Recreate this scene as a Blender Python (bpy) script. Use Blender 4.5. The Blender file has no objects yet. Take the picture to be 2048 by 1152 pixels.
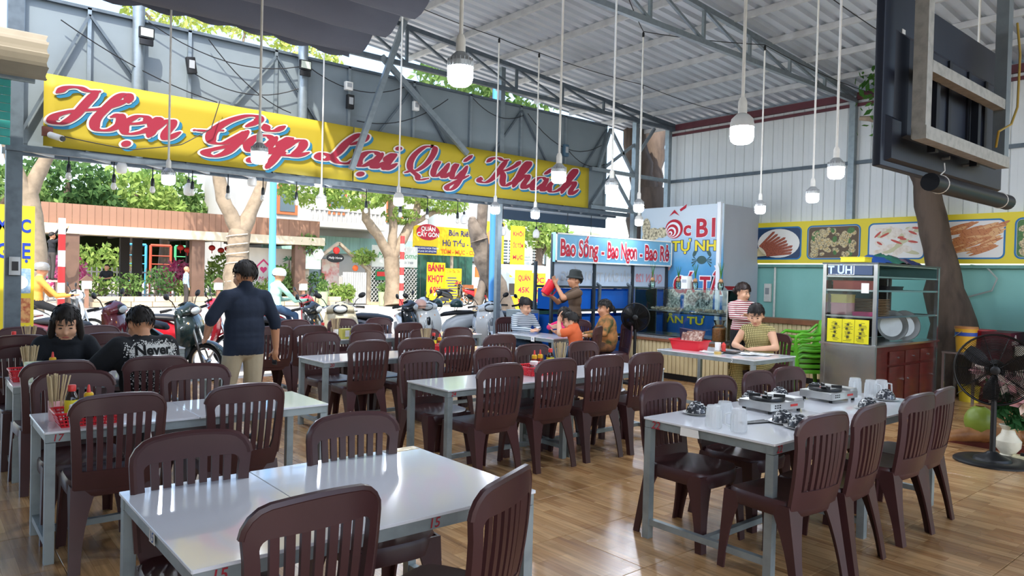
import bpy, bmesh, math, random
import numpy as np
from mathutils import Vector, Matrix, Euler, noise
rnd = random.Random(7)
R = math.radians
scene = bpy.context.scene
col = scene.collection
# ---------------------------------------------------------------- camera
CAM_H = 1.54
yaw, pit, rol, FPX = R(40.148), R(-0.932), R(1.3985), 1435.4
fw = Vector((math.sin(yaw)*math.cos(pit), math.cos(yaw)*math.cos(pit), math.sin(pit)))
rt = Vector((math.cos(yaw), -math.sin(yaw), 0)); up = rt.cross(fw)
c_, s_ = math.cos(rol), math.sin(rol)
rt2 = rt*c_ + up*s_; up2 = -rt*s_ + up*c_
cam_d = bpy.data.cameras.new('camera'); cam = bpy.data.objects.new('camera', cam_d); col.objects.link(cam)
mw = Matrix.Identity(4)
for i in range(3):
    mw[i][0], mw[i][1], mw[i][2] = rt2[i], up2[i], -fw[i]
mw[2][3] = CAM_H
cam.matrix_world = mw
cam_d.sensor_width = 36; cam_d.lens = 36*FPX/2048; cam_d.clip_start = 0.05; cam_d.clip_end = 600
scene.camera = cam
# ---------------------------------------------------------------- light
SUN_AZ, SUN_EL = R(215), R(56)          # azimuth from +y towards +x
w = bpy.data.worlds.new('sky_world'); scene.world = w; w.use_nodes = True
nt = w.node_tree; nt.nodes.clear()
sk = nt.nodes.new('ShaderNodeTexSky'); sk.sky_type = 'NISHITA'; sk.sun_disc = False
sk.sun_elevation = SUN_EL; sk.sun_rotation = SUN_AZ; sk.air_density = 1.0; sk.dust_density = 2.2; sk.ozone_density = 1.0
bg = nt.nodes.new('ShaderNodeBackground'); bg.inputs[1].default_value = 0.27
wo = nt.nodes.new('ShaderNodeOutputWorld')
nt.links.new(sk.outputs[0], bg.inputs[0]); nt.links.new(bg.outputs[0], wo.inputs[0])
sd = bpy.data.lights.new('sun', 'SUN'); sd.energy = 3.8; sd.angle = R(0.8); sd.color = (1, .95, .86)
sun = bpy.data.objects.new('sun', sd); col.objects.link(sun)
sun.rotation_euler = Vector((math.sin(SUN_AZ)*math.cos(SUN_EL), math.cos(SUN_AZ)*math.cos(SUN_EL), math.sin(SUN_EL))).to_track_quat('Z', 'Y').to_euler()
BULB = 112.0
vs = scene.view_settings
vs.view_transform = 'Standard'; vs.look = 'None'; vs.gamma = 1.0; vs.use_curve_mapping = False
vs.exposure = 1.05
if hasattr(scene, 'cycles'):
    cy = scene.cycles; cy.max_bounces = 6; cy.diffuse_bounces = 3; cy.glossy_bounces = 3; cy.transmission_bounces = 4; cy.transparent_max_bounces = 10
# ---------------------------------------------------------------- materials
def lin(h):
    if isinstance(h, str):
        h = h.lstrip('#'); v = [int(h[i:i+2], 16)/255 for i in (0, 2, 4)]
    else: v = h
    return tuple(x/12.92 if x <= .04045 else ((x+.055)/1.055)**2.4 for x in v) + (1,)
MATS = {}
def mat(name, c, rough=.5, metal=0., spec=.5, var=0., vs_=8., bump=0., bs=60., emit=0., trans=0., alpha=1., coat=0., var2=None, stretch=None, ior=1.45, thin=0., obj_rand=0.):
    if name in MATS: return MATS[name]
    m = bpy.data.materials.new(name); m.use_nodes = True; MATS[name] = m
    t = m.node_tree; b = t.nodes['Principled BSDF']; N = t.nodes.new; L = t.links.new
    c = lin(c)
    b.inputs['Base Color'].default_value = c; b.inputs['Roughness'].default_value = rough; b.inputs['Metallic'].default_value = metal
    b.inputs['Specular IOR Level'].default_value = spec; b.inputs['IOR'].default_value = ior
    b.inputs['Transmission Weight'].default_value = trans; b.inputs['Alpha'].default_value = alpha; b.inputs['Coat Weight'].default_value = coat
    if emit: b.inputs['Emission Color'].default_value = c; b.inputs['Emission Strength'].default_value = emit
    m.diffuse_color = c
    if var or bump or obj_rand:
        tc = N('ShaderNodeTexCoord'); src = tc.outputs['Object']
        if stretch:
            mp = N('ShaderNodeMapping'); mp.inputs['Scale'].default_value = stretch; L(src, mp.inputs[0]); src = mp.outputs[0]
    if var or obj_rand:
        nz = N('ShaderNodeTexNoise'); nz.inputs['Scale'].default_value = vs_; nz.inputs['Detail'].default_value = 4; L(src, nz.inputs['Vector'])
        mx = N('ShaderNodeMix'); mx.data_type = 'RGBA'
        d = lin(var2) if var2 else tuple(x*(1-.6*1) for x in c[:3])+(1,)
        mx.inputs[6].default_value = c; mx.inputs[7].default_value = d
        rp = N('ShaderNodeMapRange'); rp.inputs[1].default_value = .42; rp.inputs[2].default_value = .68; rp.inputs[3].default_value = 0; rp.inputs[4].default_value = var
        L(nz.outputs['Fac'], rp.inputs[0])
        fac = rp.outputs[0]
        if obj_rand:
            oi = N('ShaderNodeObjectInfo'); ml = N('ShaderNodeMath'); ml.operation = 'MULTIPLY_ADD'; ml.inputs[1].default_value = obj_rand
            L(oi.outputs['Random'], ml.inputs[0]); L(fac, ml.inputs[2]); fac = ml.outputs[0]
        L(fac, mx.inputs[0]); L(mx.outputs[2], b.inputs['Base Color'])
    if bump:
        nb = N('ShaderNodeTexNoise'); nb.inputs['Scale'].default_value = bs; nb.inputs['Detail'].default_value = 5; L(src, nb.inputs['Vector'])
        bp = N('ShaderNodeBump'); bp.inputs['Strength'].default_value = bump; bp.inputs['Distance'].default_value = .02
        L(nb.outputs['Fac'], bp.inputs['Height']); L(bp.outputs[0], b.inputs['Normal'])
    return m
def glass(name, c=(.95, .98, .98), fac=.12, rough=.03):
    """clear thin pane: mostly transparent with a glossy reflection"""
    if name in MATS: return MATS[name]
    m = bpy.data.materials.new(name); m.use_nodes = True; MATS[name] = m
    t = m.node_tree; t.nodes.clear(); N = t.nodes.new; L = t.links.new
    o = N('ShaderNodeOutputMaterial'); tr = N('ShaderNodeBsdfTransparent'); gl = N('ShaderNodeBsdfGlossy'); mx = N('ShaderNodeMixShader'); fr = N('ShaderNodeFresnel')
    ad = N('ShaderNodeMath'); ad.operation = 'ADD'; ad.inputs[1].default_value = fac; ad.use_clamp = True
    fr.inputs[0].default_value = 1.45; gl.inputs['Roughness'].default_value = rough; tr.inputs[0].default_value = lin(c)
    L(fr.outputs[0], ad.inputs[0]); L(ad.outputs[0], mx.inputs[0]); L(tr.outputs[0], mx.inputs[1]); L(gl.outputs[0], mx.inputs[2]); L(mx.outputs[0], o.inputs[0])
    return m
def leafmat(name, c, c2, tl=.45):
    if name in MATS: return MATS[name]
    m = bpy.data.materials.new(name); m.use_nodes = True; MATS[name] = m
    t = m.node_tree; t.nodes.clear(); N = t.nodes.new; L = t.links.new
    o = N('ShaderNodeOutputMaterial'); df = N('ShaderNodeBsdfDiffuse'); tn = N('ShaderNodeBsdfTranslucent'); mx = N('ShaderNodeMixShader')
    g = N('ShaderNodeNewGeometry'); mc = N('ShaderNodeMix'); mc.data_type = 'RGBA'; mc.inputs[6].default_value = lin(c); mc.inputs[7].default_value = lin(c2)
    L(g.outputs['Random Per Island'], mc.inputs[0]); L(mc.outputs[2], df.inputs[0]); L(mc.outputs[2], tn.inputs[0])
    mx.inputs[0].default_value = tl; L(df.outputs[0], mx.inputs[1]); L(tn.outputs[0], mx.inputs[2]); L(mx.outputs[0], o.inputs[0])
    return m
# ---------------------------------------------------------------- mesh builder
class MB:
    def __init__(s): s.v = []; s.f = []; s.m = []
    def add(s, vs, fs, mi=0, T=None):
        o = len(s.v)
        if T is not None: vs = [tuple(T @ Vector(p)) for p in vs]
        s.v += [tuple(p) for p in vs]; s.f += [tuple(i+o for i in f) for f in fs]; s.m += [mi]*len(fs)
        return s
    def box(s, c, d, mi=0, T=None, rz=0, rot=None):
        x, y, z = d[0]/2, d[1]/2, d[2]/2
        P = [Vector(p) for p in ((-x,-y,-z),(x,-y,-z),(x,y,-z),(-x,y,-z),(-x,-y,z),(x,-y,z),(x,y,z),(-x,y,z))]
        if rot is not None: q = Euler(rot).to_matrix(); P = [q @ p for p in P]
        elif rz: q = Matrix.Rotation(rz, 3, 'Z'); P = [q @ p for p in P]
        P = [p+Vector(c) for p in P]
        return s.add(P, [(0,3,2,1),(4,5,6,7),(0,1,5,4),(1,2,6,5),(2,3,7,6),(3,0,4,7)], mi, T)
    def rbox(s, c, d, r=.01, mi=0, T=None, n=2, rot=None):
        """box with rounded vertical edges and chamfered top/bottom"""
        x, y, z = d[0]/2, d[1]/2, d[2]/2; r = min(r, x*.98, y*.98, z*.98)
        def loop(rr, ins):
            out = []
            for (cx, cy, a0) in ((x-r, y-r, 0), (-x+r, y-r, 90), (-x+r, -y+r, 180), (x-r, -y+r, 270)):
                for k in range(n+1):
                    a = R(a0+90*k/n); out.append((cx+(r-ins)*math.cos(a), cy+(r-ins)*math.sin(a)))
            return out
        rings = []
        k = r*.35
        for zz, ins in ((-z, k), (-z+k, 0), (z-k, 0), (z, k)):
            rings.append([(p[0], p[1], zz) for p in loop(r, ins)])
        V = [Vector(p) for q in rings for p in q]
        if rot is not None: q = Euler(rot).to_matrix(); V = [q @ p for p in V]
        V = [p+Vector(c) for p in V]; m = len(rings[0]); F = []
        for a in range(3):
            for i in range(m): j = (i+1) % m; F.append((a*m+i, a*m+j, (a+1)*m+j, (a+1)*m+i))
        F.append(tuple(range(m-1, -1, -1))); F.append(tuple(range(3*m, 4*m)))
        return s.add(V, F, mi, T)
    def beam(s, a, b, w, h=None, mi=0, T=None, roll=0):
        """square bar from a to b"""
        h = h or w; a = Vector(a); b = Vector(b); d = (b-a).normalized()
        ref = Vector((0,0,1)) if abs(d.z) < .95 else Vector((0,1,0))
        u = d.cross(ref).normalized(); v = u.cross(d).normalized()
        if roll: q = Matrix.Rotation(roll, 3, d); u = q @ u; v = q @ v
        P = [p+u*(i*w/2)+v*(j*h/2) for p in (a, b) for (i, j) in ((-1,-1),(1,-1),(1,1),(-1,1))]
        return s.add(P, [(0,1,2,3),(7,6,5,4),(0,4,5,1),(1,5,6,2),(2,6,7,3),(3,7,4,0)], mi, T)
    def cyl(s, a, b, r0, r1=None, n=10, mi=0, T=None, caps=True):
        return s.tube([a, b], [r0, r0 if r1 is None else r1], n, mi, T, caps)
    def tube(s, pts, r, n=8, mi=0, T=None, caps=True, flat=1.):
        pts = [Vector(p) for p in pts]; k = len(pts)
        if not hasattr(r, '__len__'): r = [r]*k
        t0 = (pts[1]-pts[0]).normalized(); ref = Vector((0,0,1)) if abs(t0.z) < .9 else Vector((1,0,0))
        u = t0.cross(ref).normalized(); V = []
        for i, p in enumerate(pts):
            t = (pts[min(i+1, k-1)]-pts[max(i-1, 0)])
            t = t.normalized() if t.length > 1e-9 else t0
            u = (u-t*u.dot(t)); u = u.normalized() if u.length > 1e-6 else t.orthogonal().normalized()
            v = t.cross(u)
            for j in range(n):
                a = 2*math.pi*j/n; V.append(p+(u*math.cos(a)+v*math.sin(a)*flat)*r[i])
        F = [(i*n+j, i*n+(j+1) % n, (i+1)*n+(j+1) % n, (i+1)*n+j) for i in range(k-1) for j in range(n)]
        if caps: F.append(tuple(range(n-1, -1, -1))); F.append(tuple(range((k-1)*n, k*n)))
        return s.add(V, F, mi, T)
    def lathe(s, prof, n=16, c=(0,0,0), mi=0, T=None, capb=True, capt=True, sx=1, sy=1):
        V = []; k = len(prof)
        for r, z in prof:
            for j in range(n):
                a = 2*math.pi*j/n; V.append((c[0]+r*math.cos(a)*sx, c[1]+r*math.sin(a)*sy, c[2]+z))
        F = [(i*n+j, i*n+(j+1) % n, (i+1)*n+(j+1) % n, (i+1)*n+j) for i in range(k-1) for j in range(n)]
        if capb: F.append(tuple(range(n-1, -1, -1)))
        if capt: F.append(tuple(range((k-1)*n, k*n)))
        return s.add(V, F, mi, T)
    def ell(s, c, r, n=10, m=7, mi=0, T=None, rot=None):
        if not hasattr(r, '__len__'): r = (r, r, r)
        V = []; 
        for i in range(m+1):
            ph = math.pi*i/m
            for j in range(n):
                a = 2*math.pi*j/n; V.append(Vector((r[0]*math.sin(ph)*math.cos(a), r[1]*math.sin(ph)*math.sin(a), r[2]*math.cos(ph))))
        if rot is not None: q = Euler(rot).to_matrix(); V = [q @ p for p in V]
        V = [p+Vector(c) for p in V]
        F = [((i+1)*n+j, (i+1)*n+(j+1) % n, i*n+(j+1) % n, i*n+j) for i in range(m) for j in range(n)]
        return s.add(V, F, mi, T)
    def prism(s, poly, h, mi=0, T=None, z0=0.):
        """polygon in local xy extruded along z"""
        n = len(poly); V = [(p[0], p[1], z0) for p in poly]+[(p[0], p[1], z0+h) for p in poly]
        F = [tuple(range(n-1, -1, -1)), tuple(range(n, 2*n))]+[(i, (i+1) % n, n+(i+1) % n, n+i) for i in range(n)]
        return s.add(V, F, mi, T)
    def loft(s, rings, mi=0, T=None, caps=True, closed=True):
        n = len(rings[0]); V = [p for r in rings for p in r]; F = []
        for a in range(len(rings)-1):
            for i in range(n if closed else n-1): j = (i+1) % n; F.append((a*n+i, a*n+j, (a+1)*n+j, (a+1)*n+i))
        if caps: F.append(tuple(range(n-1, -1, -1))); F.append(tuple(range((len(rings)-1)*n, len(rings)*n)))
        return s.add(V, F, mi, T)
    def mesh(s, name, mats, smooth=35):
        me = bpy.data.meshes.new(name); me.from_pydata(s.v, [], s.f); 
        for m in (mats if isinstance(mats, (list, tuple)) else [mats]): me.materials.append(m)
        if any(s.m): me.polygons.foreach_set('material_index', s.m)
        if smooth:
            me.polygons.foreach_set('use_smooth', [True]*len(s.f)); me.set_sharp_from_angle(angle=R(smooth))
        me.update(); return me
    def build(s, name, mats, parent=None, loc=(0,0,0), rz=0, smooth=35, fix=False):
        me = s.mesh(name, mats, smooth)
        if fix:
            b = bmesh.new(); b.from_mesh(me); bmesh.ops.recalc_face_normals(b, faces=b.faces); b.to_mesh(me); b.free()
        return link(name, me, parent, loc, rz)
def link(name, me, parent=None, loc=(0,0,0), rz=0, rot=None):
    o = bpy.data.objects.new(name, me); col.objects.link(o); o.location = loc
    o.rotation_euler = rot if rot is not None else (0, 0, rz)
    if parent: o.parent = parent
    return o
def tag(o, label=None, cat=None, group=None, kind=None):
    if label: o['label'] = label
    if cat: o['category'] = cat
    if group: o['group'] = group
    if kind: o['kind'] = kind
    return o
def thing(name, label, cat, loc=(0,0,0), rz=0, group=None):
    o = link(name, None, None, loc, rz); o.empty_display_size = .1
    return tag(o, label, cat, group)
def struct(name, label=None, loc=(0,0,0)):
    o = link(name, None, None, loc); o.empty_display_size = .1
    return tag(o, label, kind='structure')
def copy_tree(o, parent=None):
    c = o.copy(); col.objects.link(c)
    if parent: c.parent = parent
    for ch in o.children: copy_tree(ch, c)
    return c
def dup(o, loc, rz=0, label=None, group=None):
    c = copy_tree(o); c.location = loc; c.rotation_euler = (0, 0, rz)
    if label: c['label'] = label
    if group: c['group'] = group
    return c
def text_geo(s, size=1., bold=0., shear=0., sx=1., align='CENTER', spacing=1., res=3):
    cu = bpy.data.curves.new('t', 'FONT'); cu.body = s; cu.size = size; cu.offset = bold; cu.shear = shear
    cu.align_x = align; cu.align_y = 'CENTER'; cu.space_character = spacing; cu.resolution_u = res; cu.fill_mode = 'FRONT'
    ob = bpy.data.objects.new('t', cu)
    me = bpy.data.meshes.new_from_object(ob)
    V = [(v.co.x*sx, v.co.y, 0) for v in me.vertices]; F = [tuple(p.vertices) for p in me.polygons]
    bpy.data.objects.remove(ob); bpy.data.curves.remove(cu); bpy.data.meshes.remove(me)
    return V, F
def lettering(parent, s, T, size, m, bold=0., sx=1., shear=0., fitw=None, name='lettering', spacing=1., mb=None, mi=0):
    V, F = text_geo(s, size, bold, shear, sx, spacing=spacing)
    if fitw and V:
        xs = [p[0] for p in V]; k = fitw/max(1e-6, max(xs)-min(xs)); mid = (max(xs)+min(xs))/2
        V = [((p[0]-mid)*k, p[1], 0) for p in V]
    if mb is not None: return mb.add(V, F, mi, T)
    b = MB(); b.add(V, F, 0, T); return b.build(name, m, parent, smooth=0)
def plane_T(origin, xdir, ydir):
    """4x4 whose local x/y lie on a sign face, z pointing out"""
    x = Vector(xdir).normalized(); y = Vector(ydir).normalized(); z = x.cross(y); y = z.cross(x)
    T = Matrix.Identity(4)
    for i in range(3): T[i][0], T[i][1], T[i][2], T[i][3] = x[i], y[i], z[i], origin[i]
    return T
def rrect(w, h, r, n=4, cx=0, cy=0):
    out = []
    for (sx, sy, a0) in ((1,1,0),(-1,1,90),(-1,-1,180),(1,-1,270)):
        for k in range(n+1):
            a = R(a0+90*k/n); out.append((cx+sx*(w/2-r)+r*math.cos(a), cy+sy*(h/2-r)+r*math.sin(a)))
    return out
def disc(cx, cy, rx, ry=None, n=20, rot=0):
    ry = ry or rx; q, p = math.cos(rot), math.sin(rot)
    return [(cx+rx*math.cos(a)*q-ry*math.sin(a)*p, cy+rx*math.cos(a)*p+ry*math.sin(a)*q) for a in (2*math.pi*k/n for k in range(n))]
def flatpoly(mb, poly, T, z=0., mi=0):
    mb.add([(p[0], p[1], z) for p in poly], [tuple(range(len(poly)))], mi, T)
# ================================================================ the setting
STEEL = mat('galvanised_steel', '8f9a9f', .38, .55, var=.35, vs_=14, var2='6d777c')
STEEL_D = mat('dark_steel_paint', '5f6a72', .5, .3, var=.4, vs_=10)
PURLIN = mat('light_purlin_paint', 'c9cbca', .5, .2, var=.25, vs_=6)
WHITE_PVC = mat('white_pvc', 'e6e4dc', .4, var=.15, vs_=20)
BLACK = mat('black_plastic', '17181a', .42)
RUBBER = mat('black_rubber', '111112', .75)
# ---- floor: tiles with a printed plank pattern
def tile_mat():
    m = bpy.data.materials.new('wood_print_tile'); m.use_nodes = True; t = m.node_tree; b = t.nodes['Principled BSDF']; N = t.nodes.new; L = t.links.new
    g = N('ShaderNodeNewGeometry'); mp = N('ShaderNodeMapping'); mp.inputs['Rotation'].default_value = (0, 0, R(90)); L(g.outputs['Position'], mp.inputs[0])
    oi = N('ShaderNodeObjectInfo'); cm = N('ShaderNodeCombineXYZ'); ms = N('ShaderNodeMath'); ms.operation = 'MULTIPLY'; ms.inputs[1].default_value = 3.0
    L(oi.outputs['Random'], ms.inputs[0]); L(ms.outputs[0], cm.inputs[0]); L(cm.outputs[0], mp.inputs['Location'])
    br = N('ShaderNodeTexBrick'); br.inputs['Scale'].default_value = 1; br.inputs['Brick Width'].default_value = .33; br.inputs['Row Height'].default_value = .0745
    br.inputs['Mortar Size'].default_value = .0008; br.inputs['Bias'].default_value = -.1; br.offset = .43; br.offset_frequency = 2
    br.inputs['Color1'].default_value = lin('c49c6c'); br.inputs['Color2'].default_value = lin('9a6f45'); br.inputs['Mortar'].default_value = lin('8a6238')
    L(mp.outputs[0], br.inputs['Vector'])
    mp2 = N('ShaderNodeMapping'); mp2.inputs['Scale'].default_value = (42, 2.6, 1); L(g.outputs['Position'], mp2.inputs[0])
    nz = N('ShaderNodeTexNoise'); nz.inputs['Scale'].default_value = 1; nz.inputs['Detail'].default_value = 5; L(mp2.outputs[0], nz.inputs['Vector'])
    rp = N('ShaderNodeMapRange'); rp.inputs[1].default_value = .3; rp.inputs[2].default_value = .7; rp.inputs[3].default_value = .72; rp.inputs[4].default_value = 1.25; L(nz.outputs[0], rp.inputs[0])
    mx = N('ShaderNodeMix'); mx.data_type = 'RGBA'; mx.blend_type = 'MULTIPLY'; mx.inputs[0].default_value = 1; L(br.outputs['Color'], mx.inputs[6]); L(rp.outputs[0], mx.inputs[7])
    L(mx.outputs[2], b.inputs['Base Color'])
    nz2 = N('ShaderNodeTexNoise'); nz2.inputs['Scale'].default_value = 3; L(g.outputs['Position'], nz2.inputs['Vector'])
    rr = N('ShaderNodeMapRange'); rr.inputs[3].default_value = .16; rr.inputs[4].default_value = .34; L(nz2.outputs[0], rr.inputs[0]); L(rr.outputs[0], b.inputs['Roughness'])
    b.inputs['Specular IOR Level'].default_value = .6
    return m
TILE = tile_mat()
GROUT = mat('dark_grout', '54402c', .9)
floor = struct('floor', 'glossy floor of wood-print tiles')
MB().box((5.4, 3.2, -.06), (14.6, 13.6, .1)).build('floor_bed', GROUT, floor)
tb = MB().rbox((0, 0, -.006), (.597, .597, .012), .004, n=1); tme = tb.mesh('tile', TILE)
TX, TY = 3.025, 3.035
cells = [(TX+.6*i+.3, TY+.6*j+.3) for i in range(-8, 16) for j in range(-9, 12)]
cells = [c for c in cells if -1.9 < c[0] < 12.6 and -3.4 < c[1] < 9.95]
def inview(c):
    d = Vector((c[0], c[1], -CAM_H)); zc = d.dot(fw)
    if zc < .5: return None
    return (abs(d.dot(rt2)/zc) < .80 and -d.dot(up2)/zc < .48, zc)
vis = []; rest = []
for c in cells:
    q = inview(c)
    (vis if q and q[0] else rest).append((q[1] if q else 99, c))
vis.sort(); rest += vis[290:]; vis = vis[:290]
for _, c in vis: link('tile', tme, floor, (c[0], c[1], 0))
rb = MB()
for _, c in rest: rb.rbox((c[0], c[1], -.006), (.597, .597, .012), .004, n=1)
o = rb.build('tiles', TILE, floor); o['kind'] = 'stuff'
# ---- street
ASPH = mat('pale_asphalt', 'b9b4ab', .85, var=.35, vs_=1.2, var2='8f8b86', bump=.25, bs=90)
PAVE = mat('sidewalk_paver', 'b5a898', .85, var=.4, vs_=2.5, bump=.2, bs=40)
MB().box((24, 22, -.07), (150, 24, .1)).build('road', ASPH).__setitem__('kind', 'structure')
MB().box((24, 70, -.05), (260, 76, .16)).build('pavement', PAVE).__setitem__('kind', 'structure')
kb = MB()
for i in range(60): kb.box((-20+i*1.5, 32.05, .0), (1.47, .28, .14))
kb.build('kerb', mat('kerb_concrete', 'c9c4b8', .9, var=.3, vs_=3)).__setitem__('kind', 'structure')
# ---- roof
RZ = lambda x: 4.80+.075*(12.35-x)
SHEET = mat('roof_sheet_underside', 'ccd2d8', .42, .25, var=.35, vs_=1.5, var2='a9aeb2')
roof = struct('roof', 'white corrugated metal roof sheets on purlins')
def corr(w, prof, x0, x1, zf, t=.0):
    """corrugated sheet: ribs along x, profile along y"""
    V = []; F = []
    for k, (y, dz) in enumerate(prof): V += [(x0, y, zf(x0)+dz), (x1, y, zf(x1)+dz)]
    for k in range(len(prof)-1): F.append((2*k, 2*k+2, 2*k+3, 2*k+1))
    return V, F
prof = []
for k in range(5):
    y = k*.2; prof += [(y, 0), (y+.1, 0), (y+.12, .048), (y+.18, .048), (y+.2, 0)] if k == 4 else [(y, 0), (y+.1, 0), (y+.12, .048), (y+.18, .048)]
V, F = corr(1, prof, 3.75, 12.75, lambda x: RZ(x)+.085)
rme = MB().add(V, F).mesh('roof_sheet', SHEET, smooth=0)
for k in range(17): link('roof_sheet', rme, roof, (0, -6.1+k*1.0, 0))
for i in range(10):
    x = 3.675+i*.985
    MB().box((0, 2.3, 0), (.045, 17.0, .085)).build('purlin', PURLIN, roof, (x, 0, RZ(x)+.04))
def truss(y, x0, x1, zb, dark):
    M_ = STEEL_D if dark else STEEL
    t = struct('beam', 'grey steel roof truss under the sheets')
    n = 7; xs = [x0+(x1-x0)*k/n for k in range(n+1)]
    MB().beam((x0, y, RZ(x0)-.03), (x1, y, RZ(x1)-.03), .06, .07).build('top_chord', M_, t)
    MB().beam((x0, y, zb), (x1, y, zb), .06, .07).build('bottom_chord', M_, t)
    for k, x in enumerate(xs):
        if RZ(x)-.03-zb > .06: MB().beam((x, y, zb), (x, y, RZ(x)-.03), .04).build('web_member', M_, t)
        if k < n and RZ(xs[k])-.03-zb > .12: MB().beam((x, y, RZ(x)-.05), (xs[k+1], y, zb+.02), .035).build('web_member', M_, t)
    return t
truss(9.42, 4.66, 12.3, 4.70, True); truss(5.65, 4.66, 12.3, 4.66, False); truss(1.7, 4.66, 12.3, 4.66, False)
# ---- facade frame with grey panels, seen from the inside
PANEL = mat('grey_facade_sheet', '7b868b', .62, .1, var=.4, vs_=2.2, var2='6a757b')
fac = struct('wall_front', 'grey sheet facade above the open shop front')
xs = [.95, 1.59, 2.69, 3.8, 4.89, 5.99, 7.09, 8.19, 9.28, 10.38]
for a, b in zip(xs[:-1], xs[1:]):
    MB().box(((a+b)/2, 9.62, 3.68), (b-a-.012, .02, 1.66)).build('panel', PANEL, fac)
for x in xs:
    MB().box((x, 9.585, 3.68), (.04, .05, 1.68)).build('stud', STEEL, fac)
for i, (a, b) in enumerate(zip(xs[:-1], xs[1:])):
    z0, z1 = (3.0, 4.44) if i % 2 == 0 else (4.44, 3.0)
    MB().beam((a, 9.56, z0), (b, 9.56, z1), .03).build('brace', STEEL_D, fac)
MB().box((5.6, 9.6, 4.515), (9.6, .08, .035)).build('top_rail', STEEL_D, fac)
for yy in (9.5, 9.85): MB().box((5.9, yy, 2.81), (10.2, .06, .07)).build('bottom_rail', STEEL_D, fac)
for i in range(17): MB().beam((1.0+i*.58, 9.5, 2.80), (1.3+i*.58, 9.85, 2.80), .035).build('cross_brace', PURLIN, fac)
# open frame right of the banner
for x in (11.17, 12.22): MB().box((x, 9.5, 2.36), (.10, .10, 4.72)).build('post', STEEL, fac)
MB().beam((9.9, 9.5, 3.62), (12.2, 9.5, 3.62), .07).build('rail', STEEL, fac)
MB().beam((9.9, 9.5, 2.9), (12.2, 9.5, 2.9), .07).build('rail', STEEL, fac)
for a, b in (((9.95, 2.95), (10.5, 3.6)), ((10.5, 3.6), (11.1, 2.95)), ((11.2, 4.0), (11.75, 4.65)), ((10.1, 3.62), (10.42, 4.45)), ((10.42, 4.45), (11.1, 3.66)), ((10.3, 3.7), (11.15, 4.25))):
    MB().beam((a[0], 9.5, a[1]), (b[0], 9.5, b[1]), .05).build('brace', STEEL, fac)
# posts of the shop front
for nm, lab, x, y, w, z0, z1, m_ in (
        ('post', 'square steel post at the left end of the shop front', .89, 9.6, .15, 0, 4.9, STEEL_D),
        ('post', 'slim steel post in front of the leaning street tree', 7.75, 9.58, .09, 0, 5.1, STEEL)):
    o = MB().box((x, y, (z0+z1)/2), (w, w*.8, z1-z0)).build('pillar', m_); tag(o, lab, kind='structure')
for x, lab in ((2.1, 'round grey pole carrying the left floodlight'), (4.17, 'round grey pole carrying the middle floodlight')):
    o = MB().cyl((x, 9.545, 2.8), (x, 9.545, 5.0), .068, n=16).build('pillar', STEEL); tag(o, lab, kind='structure')
for (a, b), lab in ((((5.63, 9.3, 5.3), (4.81, 9.3, 3.0)), 'long slanting steel strut crossing the yellow banner'), (((5.30, 9.38, 4.72), (6.9, 9.38, 3.5)), 'shorter slanting steel strut behind the yellow banner')):
    o = MB().beam(a, b, .06, .08).build('beam', STEEL); tag(o, lab, kind='structure')
# ---- right wall
TEAL = mat('teal_masonry_paint', '8fc8be', .75, var=.35, vs_=2.0, var2='7db8ad', bump=.08, bs=30)
WPAN = mat('white_wall_sheet', 'd4d8d8', .5, .1, var=.3, vs_=1.6, var2='bcc2c4')
MAROON = mat('maroon_beam_paint', '5e3038', .6, var=.3, vs_=6)
wr = struct('wall_right', 'teal wall with white sheet cladding above')
MB().box((12.5, 2.6, .93), (.22, 14.2, 1.86)).build('masonry', TEAL, wr)
MB().box((12.43, 2.6, 1.855), (.30, 14.2, .05)).build('wall_cap', mat('wall_cap', '6f9f98', .8, var=.3), wr)
pv = [(0, 0), (.012, .018), (.188, .018), (.2, 0)]
b = MB(); V = []; F = []
for y, dx in pv: V += [(-dx, y, 0), (-dx, y, 2.1)]
for k in range(3): F.append((2*k, 2*k+1, 2*k+3, 2*k+2))
b.add(V, F)
V = [(0, .095, 0), (0, .095, 2.1)]
b.box((-.0185, .1, 1.05), (.003, .004, 2.1))
wme = b.mesh('wall_panel', WPAN, smooth=0)
for k in range(70): link('wall_panel', wme, wr, (12.40, -4.4+k*.2, 2.64))
for z, m_ in ((3.62, STEEL_D), ): MB().box((12.35, 2.6, z), (.04, 14.0, .06)).build('rail', m_, wr)
MB().box((12.33, 2.6, 4.74), (.07, 14.0, .12)).build('top_beam', MAROON, wr)
MB().box((12.35, 2.6, 4.60), (.04, 14.0, .05)).build('rail', MAROON, wr)
for y in (5.68, 1.6): MB().box((12.31, y, 2.36), (.10, .10, 4.72)).build('post', STEEL, wr)
# ---- left wall added out of the picture to keep sun off the facade
wl = struct('added_wall_left', 'added plain cream wall blocking sun from the left')
MB().box((-4.4, 2.0, 2.4), (.2, 16.0, 4.8)).build('masonry', mat('cream_wall_paint', 'cfcabb', .8, var=.2, vs_=1), wl)
MB().box((-4.27, 2.0, .06), (.04, 16.0, .12)).build('skirting', STEEL_D, wl)
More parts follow.
